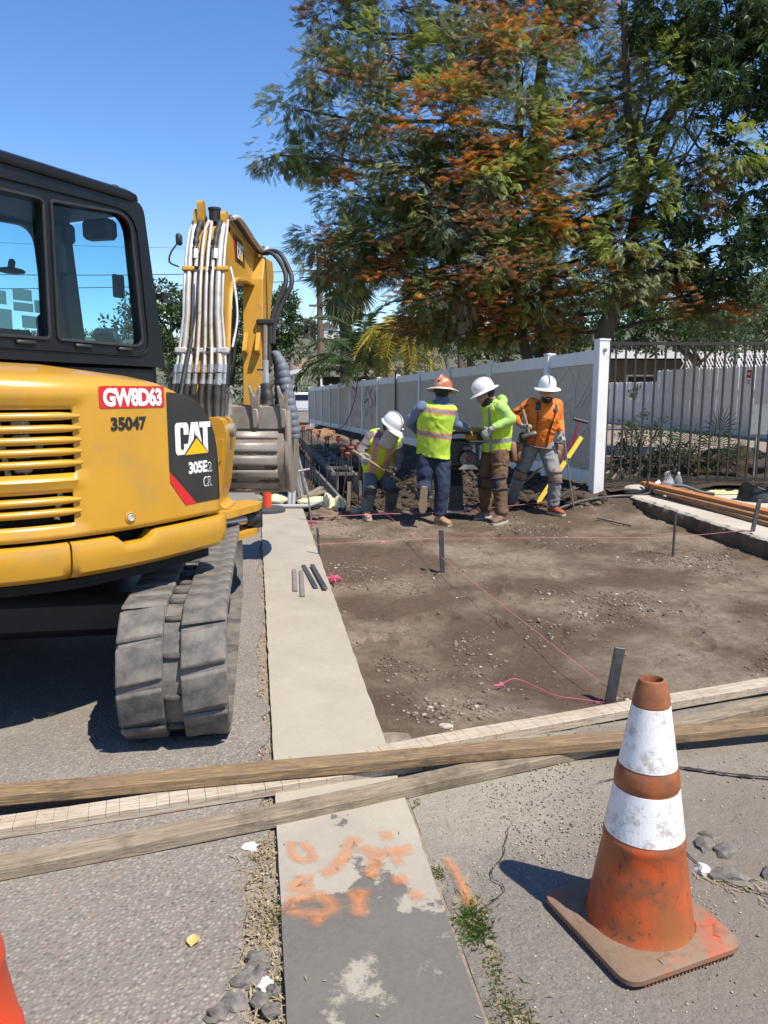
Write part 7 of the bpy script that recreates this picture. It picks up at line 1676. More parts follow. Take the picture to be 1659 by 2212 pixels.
def m_cbase(h):
    c = h.mixc(h.rng(h.noise(7, 6), .3, .7), (0.185, 0.12, 0.075), (0.26, 0.18, 0.12)); c = h.mixc(h.rng(h.noise(8, 5, .6), .56, .68, 0, .85), c, (0.44, 0.095, 0.04)); c = h.mixc(h.rng(h.noise(25, 6, .7), .5, .7, 0, .6), c, (0.13, .09, .06))
    x, y, z = h.xyz(); c = h.mixc(h.rng(z, .012, .024, .75, 0), c, (0.30, .115, .055)); h.L.new(c, h.p.inputs['Base Color']); h.p.inputs['Roughness'].default_value = .8; h.L.new(h.bump(h.noise(60, 5), .25, .005), h.p.inputs['Normal'])
world_noise_mat('cone_base', m_cbase); mat('cone_fresh', (0.72, 0.055, 0.012), .42, (0.62, .07, .02), 6, dirt=(.3, .1, .04), dirt_amt=.15)
CONE_P = [(.1475, .030), (.141, .045), (.137, .07), (.118, .20), (.1065, .262), (.1085, .270), (.1075, .286), (.1025, .294), (.083, .424), (.0855, .430), (.0850, .446), (.0815, .462), (.0795, .476), (.0735, .484), (.047, .650), (.049, .653), (.047, .668), (.040, .700), (.034, .716), (.027, .719), (.024, .712), (.024, .60)]
def cone(label, c, rz, m='cone_orange', group=None, bands=True):
    o = thing('traffic_cone', label, 'traffic cone', c, group); cv = Vector(c); Rz = Matrix.Rotation(rz, 3, 'Z')
    mb = MB(); mb.lathe([(r, z) for r, z in CONE_P], (0, 0, 0), None, 48, caps=False); b = None
    vsw = [cv+Vector(v) for v in mb.v]; m2 = MB(); m2.add(vsw, mb.f); b = m2.build('cone_body', m, o, smooth=40)
    if bands:
        for z0, z1 in ((.2955, .4225), (.4855, .648)):
            r = lambda z: interp(z, [(a[1], a[0]) for a in CONE_P[:17]])
            mb = MB(); mb.lathe([(r(z0)-.001, z0), (r(z0)+.0025, z0), (r((z0+z1)/2)+.0025, (z0+z1)/2), (r(z1)+.0025, z1), (r(z1)-.001, z1)], cv, None, 48, caps=False); mb.build('reflective_band', 'reflective_band', b, smooth=40)
    mb = MB(); ring = rnd_poly([(-.192, -.192), (.192, -.192), (.192, .192), (-.192, .192)], .05, 6); inner = rnd_poly([(-.18, -.18), (.18, -.18), (.18, .18), (-.18, .18)], .045, 6); k = len(ring); vs = []; n = 48
    for rg_, z in ((inner, .006), (ring, .014), (ring, .027), (inner, .034)): vs += [cv+Rz @ Vector((a, b2, z)) for a, b2 in rg_]
    fs = []
    for j in range(3):
        for i in range(k): a = j*k+i; b2 = j*k+(i+1) % k; fs.append((a, b2, b2+k, a+k))
    top = len(vs)
    for i in range(k):
        a = math.atan2(inner[i][1], inner[i][0]); vs.append(cv+Rz @ Vector((.146*math.cos(a), .146*math.sin(a), .037)))
    for i in range(k): fs.append((3*k+i, 3*k+(i+1) % k, top+(i+1) % k, top+i))
    mb.add(vs, fs); bs = mb.build('cone_base', 'cone_base', o, smooth=40)
    ft = None; mb = MB()
    for s in range(4):
        for i in range(24):
            q = Vector((-.135+.27*i/23, -.183, .006)); mb.box(cv+Rz @ (Matrix.Rotation(s*math.pi/2, 3, 'Z') @ q), (.006, .008, .010), Rz @ Matrix.Rotation(s*math.pi/2, 3, 'Z'))
    stuff(mb.build('base_teeth', 'cone_base', bs))
    if bands:
        for x, y, l, a in ((.15, -.13, .05, .8), (-.05, -.16, .045, .1), (-.16, .05, .04, 1.4), (.165, .02, .04, 1.5)):
            mb = MB(); mb.tube([cv+Rz @ Vector((x-l/2*math.cos(a), y-l/2*math.sin(a), .033)), cv+Rz @ Vector((x+l/2*math.cos(a), y+l/2*math.sin(a), .033))], [(.014, .005)]*2, 8); mb.build('base_rib', 'cone_base', bs, smooth=60)
        mb = MB(); v, f = poly([(0, .1), (.3, .55), (.65, .75), (1, .5), (.85, .1), (.45, -.1)])
        def cw(a, b2): th = R_(-78)+.28*a; z = .338+.016*b2; r = .0985-.15*(z-.3)*1.0+.0035; return cv+Vector((r*math.cos(th), r*math.sin(th), z))
        mb.add([cw(a, b2) for a, b2 in v], f); mb.build('band_tear', 'hair_dark', b)
    return o
cone('weathered orange traffic cone with two white bands in the right foreground', (.705, 1.925, .004), R_(22)); cone('orange-red traffic cone cut off by the lower left corner', (-.782, 1.25, .001), R_(10), 'cone_fresh', bands=False)
# lumber across the foreground
def wood(name, c1, c2, c3, am=.4, ang=14):
    def b(h):
        mp = h.N.new('ShaderNodeMapping'); mp.vector_type = 'TEXTURE'; mp.inputs['Scale'].default_value = (1.0, .045, .045); mp.inputs['Rotation'].default_value = (0, 0, R_(ang)); h.L.new(h.vec, mp.inputs[0])
        g = h.noise(3.2, 8, .68, mp.outputs[0], .6); c = h.mixc(h.rng(g, .3, .7), c1, c2); g2 = h.noise(9, 6, .7, mp.outputs[0]); c = h.mixc(h.rng(g2, .50, .60, 0, .9), c, c3)
        c = h.mixc(h.rng(h.noise(4, 7, .7), .52, .66, 0, am), c, tuple(x*.45 for x in c1)); h.L.new(c, h.p.inputs['Base Color']); h.p.inputs['Roughness'].default_value = .85
        h.L.new(h.bump(g2, .5, .006), h.p.inputs['Normal'])
    world_noise_mat(name, b)
wood('lumber_brown', (0.135, 0.092, 0.052), (0.255, 0.18, 0.105), (0.40, 0.25, 0.11), .8, 10.9); wood('lumber_grey', (0.21, 0.165, 0.11), (0.40, 0.34, 0.25), (0.165, 0.12, 0.075), .7, 21.5); wood('lumber_washed', (0.40, 0.34, 0.255), (0.60, 0.545, 0.45), (0.34, 0.23, 0.13), .35, 18)
mat('lumber_orange', (0.50, 0.20, 0.06), .6, (0.42, .165, .05), 7, stretch=(6, 1, 1)); mat('lumber_red', (0.22, 0.115, 0.055), .75, (0.29, .16, .08), 7)
def plank(label, pts, w, h, z0, m, group=None, kerf=None, z1=None):
    """board whose near lower edge runs through pts (x,y); bottom at z0 (to z1 at the far end)"""
    P = spline([(x, y, 0) for x, y in pts], 14); L = [0]
    for a, b in zip(P, P[1:]): L.append(L[-1]+(b-a).length)
    rows = []
    tot = L[-1]
    def at(l):
        i = min(max(bisect.bisect(L, l)-1, 0), len(P)-2); t = (l-L[i])/(L[i+1]-L[i]); d = (P[i+1]-P[i]).normalized(); return P[i].lerp(P[i+1], t), Vector((-d.y, d.x, 0))
    st = []
    if kerf:
        l = .02
        while l < tot-.02: k_ = .0013+.0005*math.sin(l*91); st += [(l, 1), (l+.0001, 0), (l+k_, 0), (l+k_+.0001, 1)]; l += kerf*(1+.22*math.sin(l*37)+.1*math.sin(l*113))
        st = [(0, 1)]+st+[(tot, 1)]
    else: st = [(tot*i/60, 1) for i in range(61)]
    mb = MB(); vs = []; b = .003
    for l, up in st:
        p, n = at(l); zz = z0+((z1-z0)*l/tot if z1 is not None else 0)+.004*mnoise.noise(Vector((l*1.5, z0*90, 0))); hh = h if up else h*.5
        for o, z in ((b, 0), (w-b, 0), (w, b), (w, hh-b), (w-b, hh), (b, hh), (0, hh-b), (0, b)): q = p+n*o; vs.append((q.x, q.y, zz+z+.0012*mnoise.noise(Vector((l*30, o*40, z*40)))))
    fs = []
    for i in range(len(st)-1):
        for j in range(8): a = i*8+j; c = i*8+(j+1) % 8; fs.append((a, c, c+8, a+8))
    fs.append(tuple(range(8))[::-1]); fs.append(tuple((len(st)-1)*8+j for j in range(8))); mb.add(vs, fs); p0 = P[0]
    return tag(mb.build('plank', m, None, smooth=30, loc=(p0.x, p0.y, z0)), label, 'plank', group)
plank('weathered brown plank lying on top of the others across the foreground', [(-1.95, 2.355), (-1.331, 2.473), (.2, 2.765), (1.607, 3.033), (2.5, 3.205)], .089, .039, .0445, 'lumber_brown')
plank('greyish plank nearest the camera, running up to the right under the brown one', [(-1.9, 1.87), (-1.162, 2.124), (-.361, 2.411), (.785, 2.900), (1.75, 3.32), (2.3, 3.56)], .089, .040, .003, 'lumber_grey')
plank('whitewashed plank with saw cuts at the left, under the brown plank', [(-1.9, 2.15), (-1.27, 2.343), (-.389, 2.622), (.15, 2.80)], .089, .039, .002, 'lumber_washed', kerf=.062)
plank('whitewashed plank with saw cuts running right along the edge of the dirt', [(-.12, 2.79), (.3, 2.985), (1.1, 3.295), (1.879, 3.585), (2.4, 3.745)], .089, .040, .002, 'lumber_washed', kerf=.060)
# steel stakes and rods
mat('stake_steel', (0.065, 0.068, 0.075), .5, (0.13, .135, .14), 20, metal=.5, dirt=(.2, .09, .05), dirt_amt=.3, dirt_scale=8)
def stake(label, a, b, w, th, cat='stake', m='stake_steel'):
    mb = MB(); (mb.bar(a, b, w, th, (0, -1, 0), .002) if th else mb.tube([a, b], w, 7)); return tag(mb.build('steel_stake', m, None, loc=a), label, cat)
stake('wide flat steel stake standing at the front edge of the dirt near the cone', (1.105, 3.60, -.12), (1.155, 3.615, .225), .052, .013); stake('flat steel stake standing in the middle of the dirt bed', (.500, 6.386, -.15), (.482, 6.386, .304), .042, .012)
stake('thin rod stake at the left edge of the dirt beside the gutter', (-.575, 6.80, -.15), (-.598, 6.80, .25), .011, 0); stake('thin rod stake on the right of the dirt with a short shadow', (2.689, 7.013, -.15), (2.694, 7.013, .364), .012, 0)
stake('leaning steel stake against the right slab edge', (3.52, 7.30, -.12), (3.615, 7.33, .43), .038, .02); stake('rod stake with bright pink tape behind the gutter end', (-.815, 8.6, -.1), (-.857, 8.6, .31), .010, 0, m='pole_grey')
stake('short rod at the corner of the slab near the white post', (3.45, 10.0, .0), (3.45, 10.0, .38), .016, 0)
mb = MB(); mb.tube([(2.548, 9.066, -.035), (2.66, 8.83, -.038), (2.801, 8.56, -.04)], .013, 7); tag(mb.build('steel_stake', 'pole_grey', None, smooth=60, loc=(2.55, 9.06, -.04)), 'grey rod lying flat on the dirt in front of the slab', 'rod')
for k, (a, b, lb) in enumerate((((-.735, 6.15), (-.650, 5.47), 'leftmost of four small flat stakes lying on the gutter'), ((-.675, 6.11), (-.580, 5.32), 'second from left of four small flat stakes on the gutter'), ((-.675, 6.30), (-.505, 5.55), 'third from left of four small flat stakes on the gutter'), ((-.600, 6.27), (-.430, 5.49), 'rightmost of four small flat stakes on the gutter'))):
    mb = MB(); zz = .014+(.012 if k == 3 else 0); mb.bar((a[0], a[1], zz+.006), (b[0], b[1], zz+.006+(.003 if k == 2 else 0)), .034, .011, (0, 0, 1), .002); tag(mb.build('flat_stake', 'pole_grey' if k < 2 else 'stake_steel', None, loc=(a[0], a[1], 0)), lb, 'stake', 'small stakes lying on the gutter')
mat('string_pink', (0.72, 0.20, 0.24), .7); mat('tape_pink', (0.80, 0.10, 0.24), .7)
def string(label, pts, r=.002): mb = MB(); mb.tube(pts, r, 5); return tag(mb.build('mason_string', 'string_pink', None, loc=pts[0]), label, 'string')
string('pink string stretched across the dirt from the left rod to the leaning stake', [(-.59, 6.79, .10), (.48, 7.12-.02, .095), (2.69, 7.02, .12), (3.57, 7.31, .14)]); string('pink string running from the back of the bed to the front stake', [(-.03, 9.2, .03), (.485, 6.40, .07), (1.11, 3.60, .015)])
string('pink string low behind the workers\' feet at the back of the bed', [(-.82, 8.6, .05), (0, 8.95, .03), (.7, 9.05, .03), (2.3, 9.9, .05), (3.4, 10.4, .12)], .003)
q = spline([(.603, 3.81, -.045), (.68, 3.86, -.03), (.751, 3.829, -.04), (.862, 3.675, -.045), (.97, 3.63, -.045), (1.08, 3.575, -.04)], 6); mb = MB(); mb.tube(q, .002, 5); mb.tube([(.57, 3.80, -.045), (.62, 3.82, -.04), (.59, 3.79, -.043), (.615, 3.80, -.04)], .004, 5); tag(mb.build('mason_string', 'tape_pink', None, loc=(.6, 3.8, -.05)), 'loose end of pink string lying on the dirt near the front stake', 'string')
rnd = random.Random(4)
for lb, c, n, s in (('small pink string tangle on the dirt beside the gutter', (-.42, 6.02, -.045), 14, .08), ('bright pink tape bunch at the foot of the back rod', (-.80, 8.45, -.02), 14, .05)):
    mb = MB(); pts = [(c[0]+rnd.gauss(0, s*.6), c[1]+rnd.gauss(0, s), c[2]+rnd.random()*.02+(.03*rnd.random() if n else 0)) for _ in range(n)]; mb.tube(spline(pts, 3), .005, 4); tag(mb.build('string_tangle', 'tape_pink', None, loc=c), lb, 'string')
for x, y, z in ((-.12, 6.97, .093), (.33, 7.05, .02)): pass
for lb, c in (('pink knot on the crossing string left of the middle stake', (-.02, 6.95, .095)), ('pink knot on the long string behind the middle stake', (.28, 7.55, .055))):
    mb = MB()
    for k in range(4): mb.tube([c, (c[0]+rnd.uniform(-.03, .03), c[1]+rnd.uniform(-.02, .02), c[2]-rnd.uniform(.0, .05))], .004, 4)
    tag(mb.build('string_knot', 'string_pink', None, loc=c), lb, 'string')
# spray-paint marks on the gutter: flat print with worn edges
def m_paint(h):
    n = h.noise(26, 8, .72); n2 = h.noise(90, 5, .7); e = h.attr('e'); m = h.math('ADD', h.math('MULTIPLY', h.math('SUBTRACT', 1.0, e), .75), h.math('ADD', h.math('MULTIPLY', n, .9), h.math('MULTIPLY', n2, .45))); al = h.rng(m, .86, 1.62)
    c = h.mixc(h.rng(h.noise(14, 5), .35, .65), (0.80, 0.34, 0.11), (0.66, 0.27, 0.13)); c = h.mixc(h.rng(n2, .5, .7, 0, .5), c, (.42, .30, .2)); h.L.new(c, h.p.inputs['Base Color']); h.p.inputs['Roughness'].default_value = .8; h.L.new(h.math('MULTIPLY', al, .72), h.p.inputs['Alpha'])
world_noise_mat('spray_paint', m_paint)
marks = [[(-0.297, 2.323), (-0.297, 2.274), (-0.273, 2.217), (-0.223, 2.217), (-0.238, 2.264), (-0.273, 2.323)], [(-0.203, 2.12), (-0.251, 2.111), (-0.263, 2.078), (-0.199, 2.07)], [(-0.291, 2.006), (-0.24, 1.968), (-0.169, 1.961), (-0.147, 1.998), (-0.186, 2.037), (-0.232, 2.03), (-0.292, 2.014)], [(-0.194, 2.137), (-0.152, 2.172), (-0.123, 2.245), (-0.103, 2.313), (-0.074, 2.303)], [(-0.079, 2.293), (-0.044, 2.255), (0.002, 2.255), (0.105, 2.274)], [(-0.027, 2.245), (-0.031, 2.163), (-0.052, 2.12)], [(-0.099, 2.07), (-0.076, 2.03), (-0.051, 2.07)], [(-0.067, 2.078), (-0.07, 2.006), (-0.068, 1.94)], [(-0.022, 2.344), (0.037, 2.354)], [(0.019, 2.199), (0.069, 2.217)], [(0.012, 2.103), (0.083, 2.12)], [(0.069, 2.03), (0.122, 2.053)], [(0.195, 2.245), (0.217, 2.172), (0.232, 2.103), (0.245, 2.03), (0.251, 1.991)], [(-0.198, 1.946), (-0.161, 1.917)]]
GUT = bpy.data.objects['gutter']
for k, mk in enumerate(marks):
    P = spline([(x, y, 0) for x, y in mk], 8); vs = []; fs = []; ev = []; w = .046 if k not in (0, 12) else .030
    for i, p in enumerate(P):
        t = (P[min(i+1, len(P)-1)]-P[max(i-1, 0)]).normalized(); n = Vector((-t.y, t.x, 0))
        ed = 1-min(1, min(i, len(P)-1-i)/3)
        for s in (-1, -.5, 0, .5, 1): q = p+n*w*s; vs.append((q.x, q.y, .0150+.0002*k if k != 12 else .0100)); ev.append(max(abs(s), ed))
    for i in range(len(P)-1):
        for j in range(4): a = i*5+j; fs.append((a, a+1, a+6, a+5))
    mb = MB(); mb.add(vs, fs); o = mb.build('paint_mark', 'spray_paint', GUT, fix=False); at = o.data.attributes.new('e', 'FLOAT', 'POINT'); at.data.foreach_set('value', ev)
# broken asphalt pieces, cracks, litter, weeds
mat('asphalt_chunk', (0.11, 0.10, 0.09), .92, (0.24, .22, .20), 30, bump=.7, bscale=70, bdist=.01); mat('crack_dark', (0.03, .027, .024), .95); mat('plaster_white', (0.75, .74, .71), .85); mat('leaf_yellow', (0.55, .43, .16), .7)
def chunk(label, c, r, h, seed, rot=0.0, n=7, m='asphalt_chunk', cat='rubble', group='broken asphalt pieces', arc=6.283):
    rd = random.Random(seed); mb = MB(); k = max(r[0], r[1]); mb.blob((c[0], c[1], h*.25), (r[0]*1.15, r[1]*1.15, max(h, .012)*1.1), Matrix.Rotation(rd.uniform(-.5, .5), 3, 'Z'), 2, .34, 1.7, seed*1.7, -.012)
    return tag(mb.build('rubble', m, None, loc=(c[0], c[1], 0)), label, cat, group)
for lb, c, r, h, sd in (('left of two broken asphalt lumps right of the cone', (1.038, 2.30), (.028, .035), .022, 1), ('right of two broken asphalt lumps right of the cone', (1.105, 2.275), (.045, .032), .022, 2), ('flat oblong asphalt slab right of the cone near the white scrap', (1.05, 2.135), (.065, .03), .020, 3), ('curved asphalt fragment behind the two lumps', (1.085, 2.36), (.03, .014), .012, 4), ('asphalt lump at the right edge of the picture', (1.20, 2.15), (.04, .04), .018, 5)): chunk(lb, c, r, h, sd)
for k, (lb, x, y, r) in enumerate((('large dark asphalt chunk at the bottom of the road joint', -.345, 1.735, .034), ('dark chunk topmost in the broken road joint', -.328, 1.80, .028), ('small chunk below the white scrap in the joint', -.30, 1.66, .024), ('chunk beside the gutter at the picture\'s bottom edge', -.27, 1.63, .022), ('chunk low in the joint left of the others', -.36, 1.655, .03), ('second chunk down in the broken joint', -.322, 1.765, .026), ('small pebble-like chunk beside the gutter edge', -.27, 1.69, .016), ('dark chunk at the lower left of the joint', -.40, 1.62, .026))): chunk(lb, (x, y), (r, r*.8), .016, 20+k, group='rubble in the road joint')
chunk('white plaster lump on the joint under the nearest plank', (-.435, 2.30), (.022, .016), .014, 40, m='plaster_white', group='white scraps'); chunk('white scrap in the rubble at the bottom of the joint', (-.295, 1.71), (.018, .022), .014, 41, m='plaster_white', group='white scraps'); chunk('white scrap beside the asphalt slab right of the cone', (.985, 2.165), (.018, .022), .022, 42, m='plaster_white', group='white scraps'); chunk('pale concrete chip beside the broken edge of the dirt', (.28, 3.22), (.03, .022), -.01, 43, m='pebble_pale', group='concrete chips')
def crack(label, pts, w, par='apron'):
    P = spline([(x, y, 0) for x, y in pts], 8); vs = []; fs = []
    for i, p in enumerate(P):
        t = (P[min(i+1, len(P)-1)]-P[max(i-1, 0)]).normalized(); n = Vector((-t.y, t.x, 0)); p = p+n*.008*mnoise.noise(Vector((i*.7, pts[0][0], 0))); k = w*(.4+.9*abs(mnoise.noise(Vector((i*.45, pts[0][1], 4)))))*(min(1, (len(P)-i)/8)); zc = .0115 if par == 'apron' else .004; vs += [(p.x+n.x*k, p.y+n.y*k, zc), (p.x-n.x*k, p.y-n.y*k, zc)]
    for i in range(len(P)-1): fs.append((2*i, 2*i+1, 2*i+3, 2*i+2))
    mb = MB(); mb.add(vs, fs); o = mb.build('crack', 'crack_dark', bpy.data.objects[par], fix=False); return o
crack('', [(1.092, 3.08), (1.086, 2.968), (1.119, 2.85), (1.242, 2.794), (1.37, 2.758), (1.466, 2.74), (1.7, 2.70)], .015); crack('', [(1.09, 2.86), (.925, 2.758), (.80, 2.70)], .007); crack('', [(.425, 2.411), (.378, 2.253), (.325, 2.136), (.357, 2.07), (.234, 1.95)], .003); crack('', [(.96, 2.33), (.98, 2.2), (1.05, 2.09), (1.25, 1.99)], .004)
def grass(label, c, n, h, spread, seed, m='grass_green', cat='weed', mix=None):
    rg = np.random.default_rng(seed); V = []; F = []; mi = []
    for k in range(n):
        x, y = c[0]+rg.normal()*spread[0], c[1]+rg.normal()*spread[1]; a = rg.uniform(0, 6.28); l = h*rg.uniform(.4, 1.2); blade(V, F, (x, y, .0), (math.cos(a)*.6, math.sin(a)*.6, rg.uniform(.3, 1)), l, .0035+.003*rg.random(), (-math.sin(a), math.cos(a), .3), l*.25); mi.append(1 if mix and rg.random() < mix else 0)
    o = mesh_np('weed_tuft', np.array(V), np.array(F), [m, 'straw'], None, (c[0], c[1], 0), mi=mi); o['kind'] = 'stuff'; return tag(o, label, cat)
grass('green weed tuft growing along the right edge of the gutter', (.252, 1.935), 520, .04, (.022, .045), 1, mix=.12); grass('straggly yellow-green weeds at the bottom right of the gutter', (.285, 1.76), 240, .022, (.014, .06), 2, mix=.45); grass('tiny weed sprig beside the gutter below the planks', (.165, 2.16), 90, .025, (.012, .018), 3, mix=.2); grass('tiny weed sprig under the nearest plank', (.115, 2.56), 40, .02, (.008, .012), 4, mix=.3); grass('small weed in the road joint', (-.305, 1.955), 110, .03, (.02, .03), 5, mix=.4); grass('seedling beside the white scrap in the joint', (-.275, 1.70), 50, .025, (.008, .01), 6); grass('weed at the bottom edge of the gutter joint', (.31, 1.62), 260, .03, (.03, .04), 7, mix=.5)
def litter(name, fn, n, m, seed, lb, l=.03):
    rg = np.random.default_rng(seed); V = []; F = []
    for k in range(n):
        x, y, z = fn(rg); a = rg.uniform(0, 6.28); blade(V, F, (x, y, z), (math.cos(a), math.sin(a), rg.uniform(-.05, .35)), l*rg.uniform(.3, 1.3), .0025+.003*rg.random(), (0, 0, 1), 0)
    return stuff(mesh_np(name, np.array(V), np.array(F), m), lb, 'litter')
litter('straw_litter', lambda rg: ((lambda y: (gut_l(y)-.05+rg.normal()*.035, y, .002))(rg.uniform(1.5, 2.35))), 620, 'straw', 7, 'dry straw and chips in the road joint')
litter('straw_litter', lambda rg: ((lambda t: (.97+.5*t+rg.normal()*.035, 2.16-.33*t+rg.normal()*.02, .008))(rg.random())), 300, 'straw', 8, 'dry straw along the crack right of the cone')
litter('straw_litter', lambda rg: (rg.uniform(-1.2, .9), rg.uniform(1.4, 3.0), .016), 60, 'straw', 9, 'stray straw bits on the pavement', .02)
for k, (x, y, s, lb) in enumerate(((-.514, 1.867, .018, 'round yellow fallen leaf on the asphalt'), (-1.525, 3.333, .02, 'yellow fallen leaf beside the excavator track'), (-1.26, 3.42, .014, 'smaller yellow leaf near the excavator shadow'))):
    mb = MB(); mb.grid(lambda u, v: (x+s*(u-.5)*2*math.sin(math.pi*min(max(v, .04), .96))**.6, y+s*1.2*(v-.5)*2, .004+.005*((u-.5)**2)*4), 12, 16); tag(mb.build('fallen_leaf', 'leaf_yellow', None, smooth=60, loc=(x, y, 0)), lb, 'leaf')
# ---- right-hand slab clutter
def rboard(label, a, b, w, h, m): mb = MB(); mb.bar(a, b, w, h, (0, 0, 1), .003); return tag(mb.build('plank', m, None, loc=a), label, 'plank')
rboard('orange-brown plank on top of the pile on the right slab', (3.49, 10.22, .245), (4.18, 6.95, .215), .14, .04, 'lumber_orange'); rboard('brown plank under the orange one on the right slab', (3.52, 9.8, .195), (4.10, 6.8, .180), .14, .04, 'lumber_red'); rboard('lowest brown plank of the pile nearest the slab edge', (3.62, 9.6, .150), (4.02, 6.6, .146), .14, .04, 'lumber_red')
rboard('long weathered plank lying behind the black bag', (3.95, 10.08, .17), (6.2, 10.16, .17), .14, .04, 'lumber_grey'); rboard('short timber block propping the plank pile', (3.52, 9.92, .165), (3.64, 9.90, .165), .09, .07, 'lumber_grey')
mat('cloth_yellow', (0.66, 0.60, 0.26), .85, (0.74, .69, .38), 8, bump=.3, bscale=40); mat('bag_black', (0.012, .012, .013), .55, (0.03, .03, .03), 10, bump=.4, bscale=30, bdist=.02); mat('block_grey', (0.42, .40, .36), .9, (0.52, .49, .43), 12, bump=.5, bscale=50); mat('pvc_grey', (0.42, .44, .46), .45); mat('pvc_dark', (0.06, .06, .062), .5); mat('bag_paper', (0.62, .60, .36), .8, (0.70, .68, .45), 6, bump=.3, bscale=25, bdist=.02); mat('plastic_clear', (0.62, .66, .70), .25); MATS['plastic_clear'].node_tree.nodes['Principled BSDF'].inputs['Transmission Weight'].default_value = .75; mat('label_blue', (0.08, .42, .62), .5)
def cloth(label, name, c, size, m, seed, rz=0.0, amp=1.0, cat='cloth', h=.07):
    mb = MB(); Rz = Matrix.Rotation(rz, 3, 'Z')
    def fn(u, v):
        x, y = (u-.5)*size[0]*(1+.15*mnoise.noise(Vector((v*4, seed, 0)))), (v-.5)*size[1]*(1+.3*mnoise.noise(Vector((u*4, seed, 3)))); e = min(u, 1-u, v, 1-v)*8; e = smooth01(e)
        z = h*amp*e*(.55+.9*mnoise.noise(Vector((x*7, y*9, seed)))+.5*abs(mnoise.noise(Vector((x*16, y*16, seed+2)))))
        return Vector(c)+Rz @ Vector((x, y, max(z, .004)))
    mb.grid(fn, 60, 36); return tag(mb.build(name, m, None, smooth=180, loc=c), label, cat)
cloth('crumpled pale-yellow sack lying along the foot of the iron fence', 'crumpled_sack', (4.55, 10.1, .13), (1.3, .32, 1), 'cloth_yellow', 3, .02, 1.0, 'sack', .06); cloth('second crumpled yellow sack further right by the fence', 'crumpled_sack', (5.55, 10.08, .14), (.9, .26, 1), 'cloth_yellow', 8, .03, 1.0, 'sack', .05)
B = thing('tool_bag', 'open black cloth bag on the slab behind the planks', 'bag', (4.75, 9.45, .13)); mb = MB(); mb.grid(lambda u, v: (4.72+(.34-.05*v)*math.cos(u*6.283)*(1+.12*mnoise.noise(Vector((math.cos(u*6.28)*2, math.sin(u*6.28)*2, v*2)))), 9.42+(.26-.05*v)*math.sin(u*6.283), .128+(.17+.06*math.sin(u*12.5+1))*v), 40, 10); o = mb.build('bag_side', 'bag_black', B, smooth=180); o.modifiers.new('s', 'SOLIDIFY').thickness = .012
mb = MB(); mb.tube(spline([(4.45, 9.3, .26), (4.55, 9.2, .36), (4.75, 9.18, .34), (4.95, 9.22, .25)], 5), .014, 6); mb.build('bag_strap', 'bag_black', B, smooth=60); cloth('loose black cloth spread beside the open bag', 'black_cloth', (5.0, 9.1, .13), (.5, .4, 1), 'bag_black', 5, .4, 1.2, 'cloth', .08)
B = thing('water_jug', 'clear plastic water jug with blue label standing by the iron fence', 'jug', (3.68, 9.95, .13)); mb = MB(); mb.lathe([(.002, 0), (.07, 0), (.075, .02), (.075, .15), (.06, .20), (.025, .25), (.022, .27)], (3.70, 9.95, .13), None, 20); mb.build('jug_body', 'plastic_clear', B, smooth=50); mb = MB(); mb.lathe([(.0765, .05), (.0765, .13)], (3.70, 9.95, .13), None, 20, caps=False); mb.build('jug_label', 'label_blue', B); mb = MB(); mb.tube(spline([(3.66, 9.90, .33), (3.63, 9.88, .40), (3.68, 9.90, .43), (3.70, 9.93, .40)], 5), .013, 7); mb.build('jug_handle', 'plastic_clear', B, smooth=60)
B = thing('water_bottle', 'clear plastic bottle right of the water jug', 'bottle', (3.83, 9.97, .13)); mb = MB(); mb.lathe([(.002, 0), (.052, 0), (.055, .02), (.052, .09), (.055, .16), (.04, .22), (.016, .26)], (3.84, 9.98, .13), None, 18); mb.build('bottle_body', 'plastic_clear', B, smooth=50); mb = MB(); mb.lathe([(.018, .26), (.018, .285), (.002, .287)], (3.84, 9.98, .13), None, 12); mb.build('bottle_cap', 'decal_white', B)
cloth('white crumpled plastic bag beside the water jug', 'plastic_bag', (3.62, 10.08, .14), (.30, .22, 1), 'plaster_white', 6, .2, 1.5, 'bag', .09)
mb = MB(); mb.blob((3.34, 10.13, .16), (.17, .10, .075), None, 3, .08, 2.5, 3, -.06); tag(mb.build('stone_block', 'block_grey', None, smooth=180, loc=(3.34, 10.13, .12)), 'rounded pale stone block at the foot of the white corner post', 'stone')
mb = MB(); mb.tube(spline([(2.2, 9.55, .0), (2.55, 9.75, .07), (3.02, 9.95, .10), (3.35, 9.92, .12), (3.62, 9.9, .22), (3.85, 9.88, .25), (4.1, 9.85, .17), (4.25, 9.8, .15)], 6), .022, 8); tag(mb.build('hose_pipe', 'pvc_dark', None, smooth=60, loc=(3, 9.9, .1)), 'dark hose looping past the white corner post onto the slab', 'hose')
mb = MB(); mb.tube([(4.75, 9.9, .16), (6.3, 10.0, .17)], .022, 9); tag(mb.build('pvc_pipe', 'decal_white', None, smooth=60, loc=(4.75, 9.9, .16)), 'upper of two white pipes lying at the right edge of the slab', 'pipe'); mb = MB(); mb.tube([(4.70, 9.72, .16), (6.3, 9.80, .165)], .022, 9); tag(mb.build('pvc_pipe', 'decal_white', None, smooth=60, loc=(4.7, 9.72, .16)), 'lower of two white pipes lying at the right edge of the slab', 'pipe')
for k, (x, y, lb) in enumerate(((3.08, 10.6, 'brown wood scrap left behind the iron fence'), (3.25, 10.65, 'leaning wood scrap behind the iron fence'))): mb = MB(); mb.box((x, y, .30), (.22, .03, .10), Euler((.5, -.5-.3*k, .3)).to_matrix()); tag(mb.build('wood_scrap', 'lumber_grey', None, loc=(x, y, .2)), lb, 'scrap')
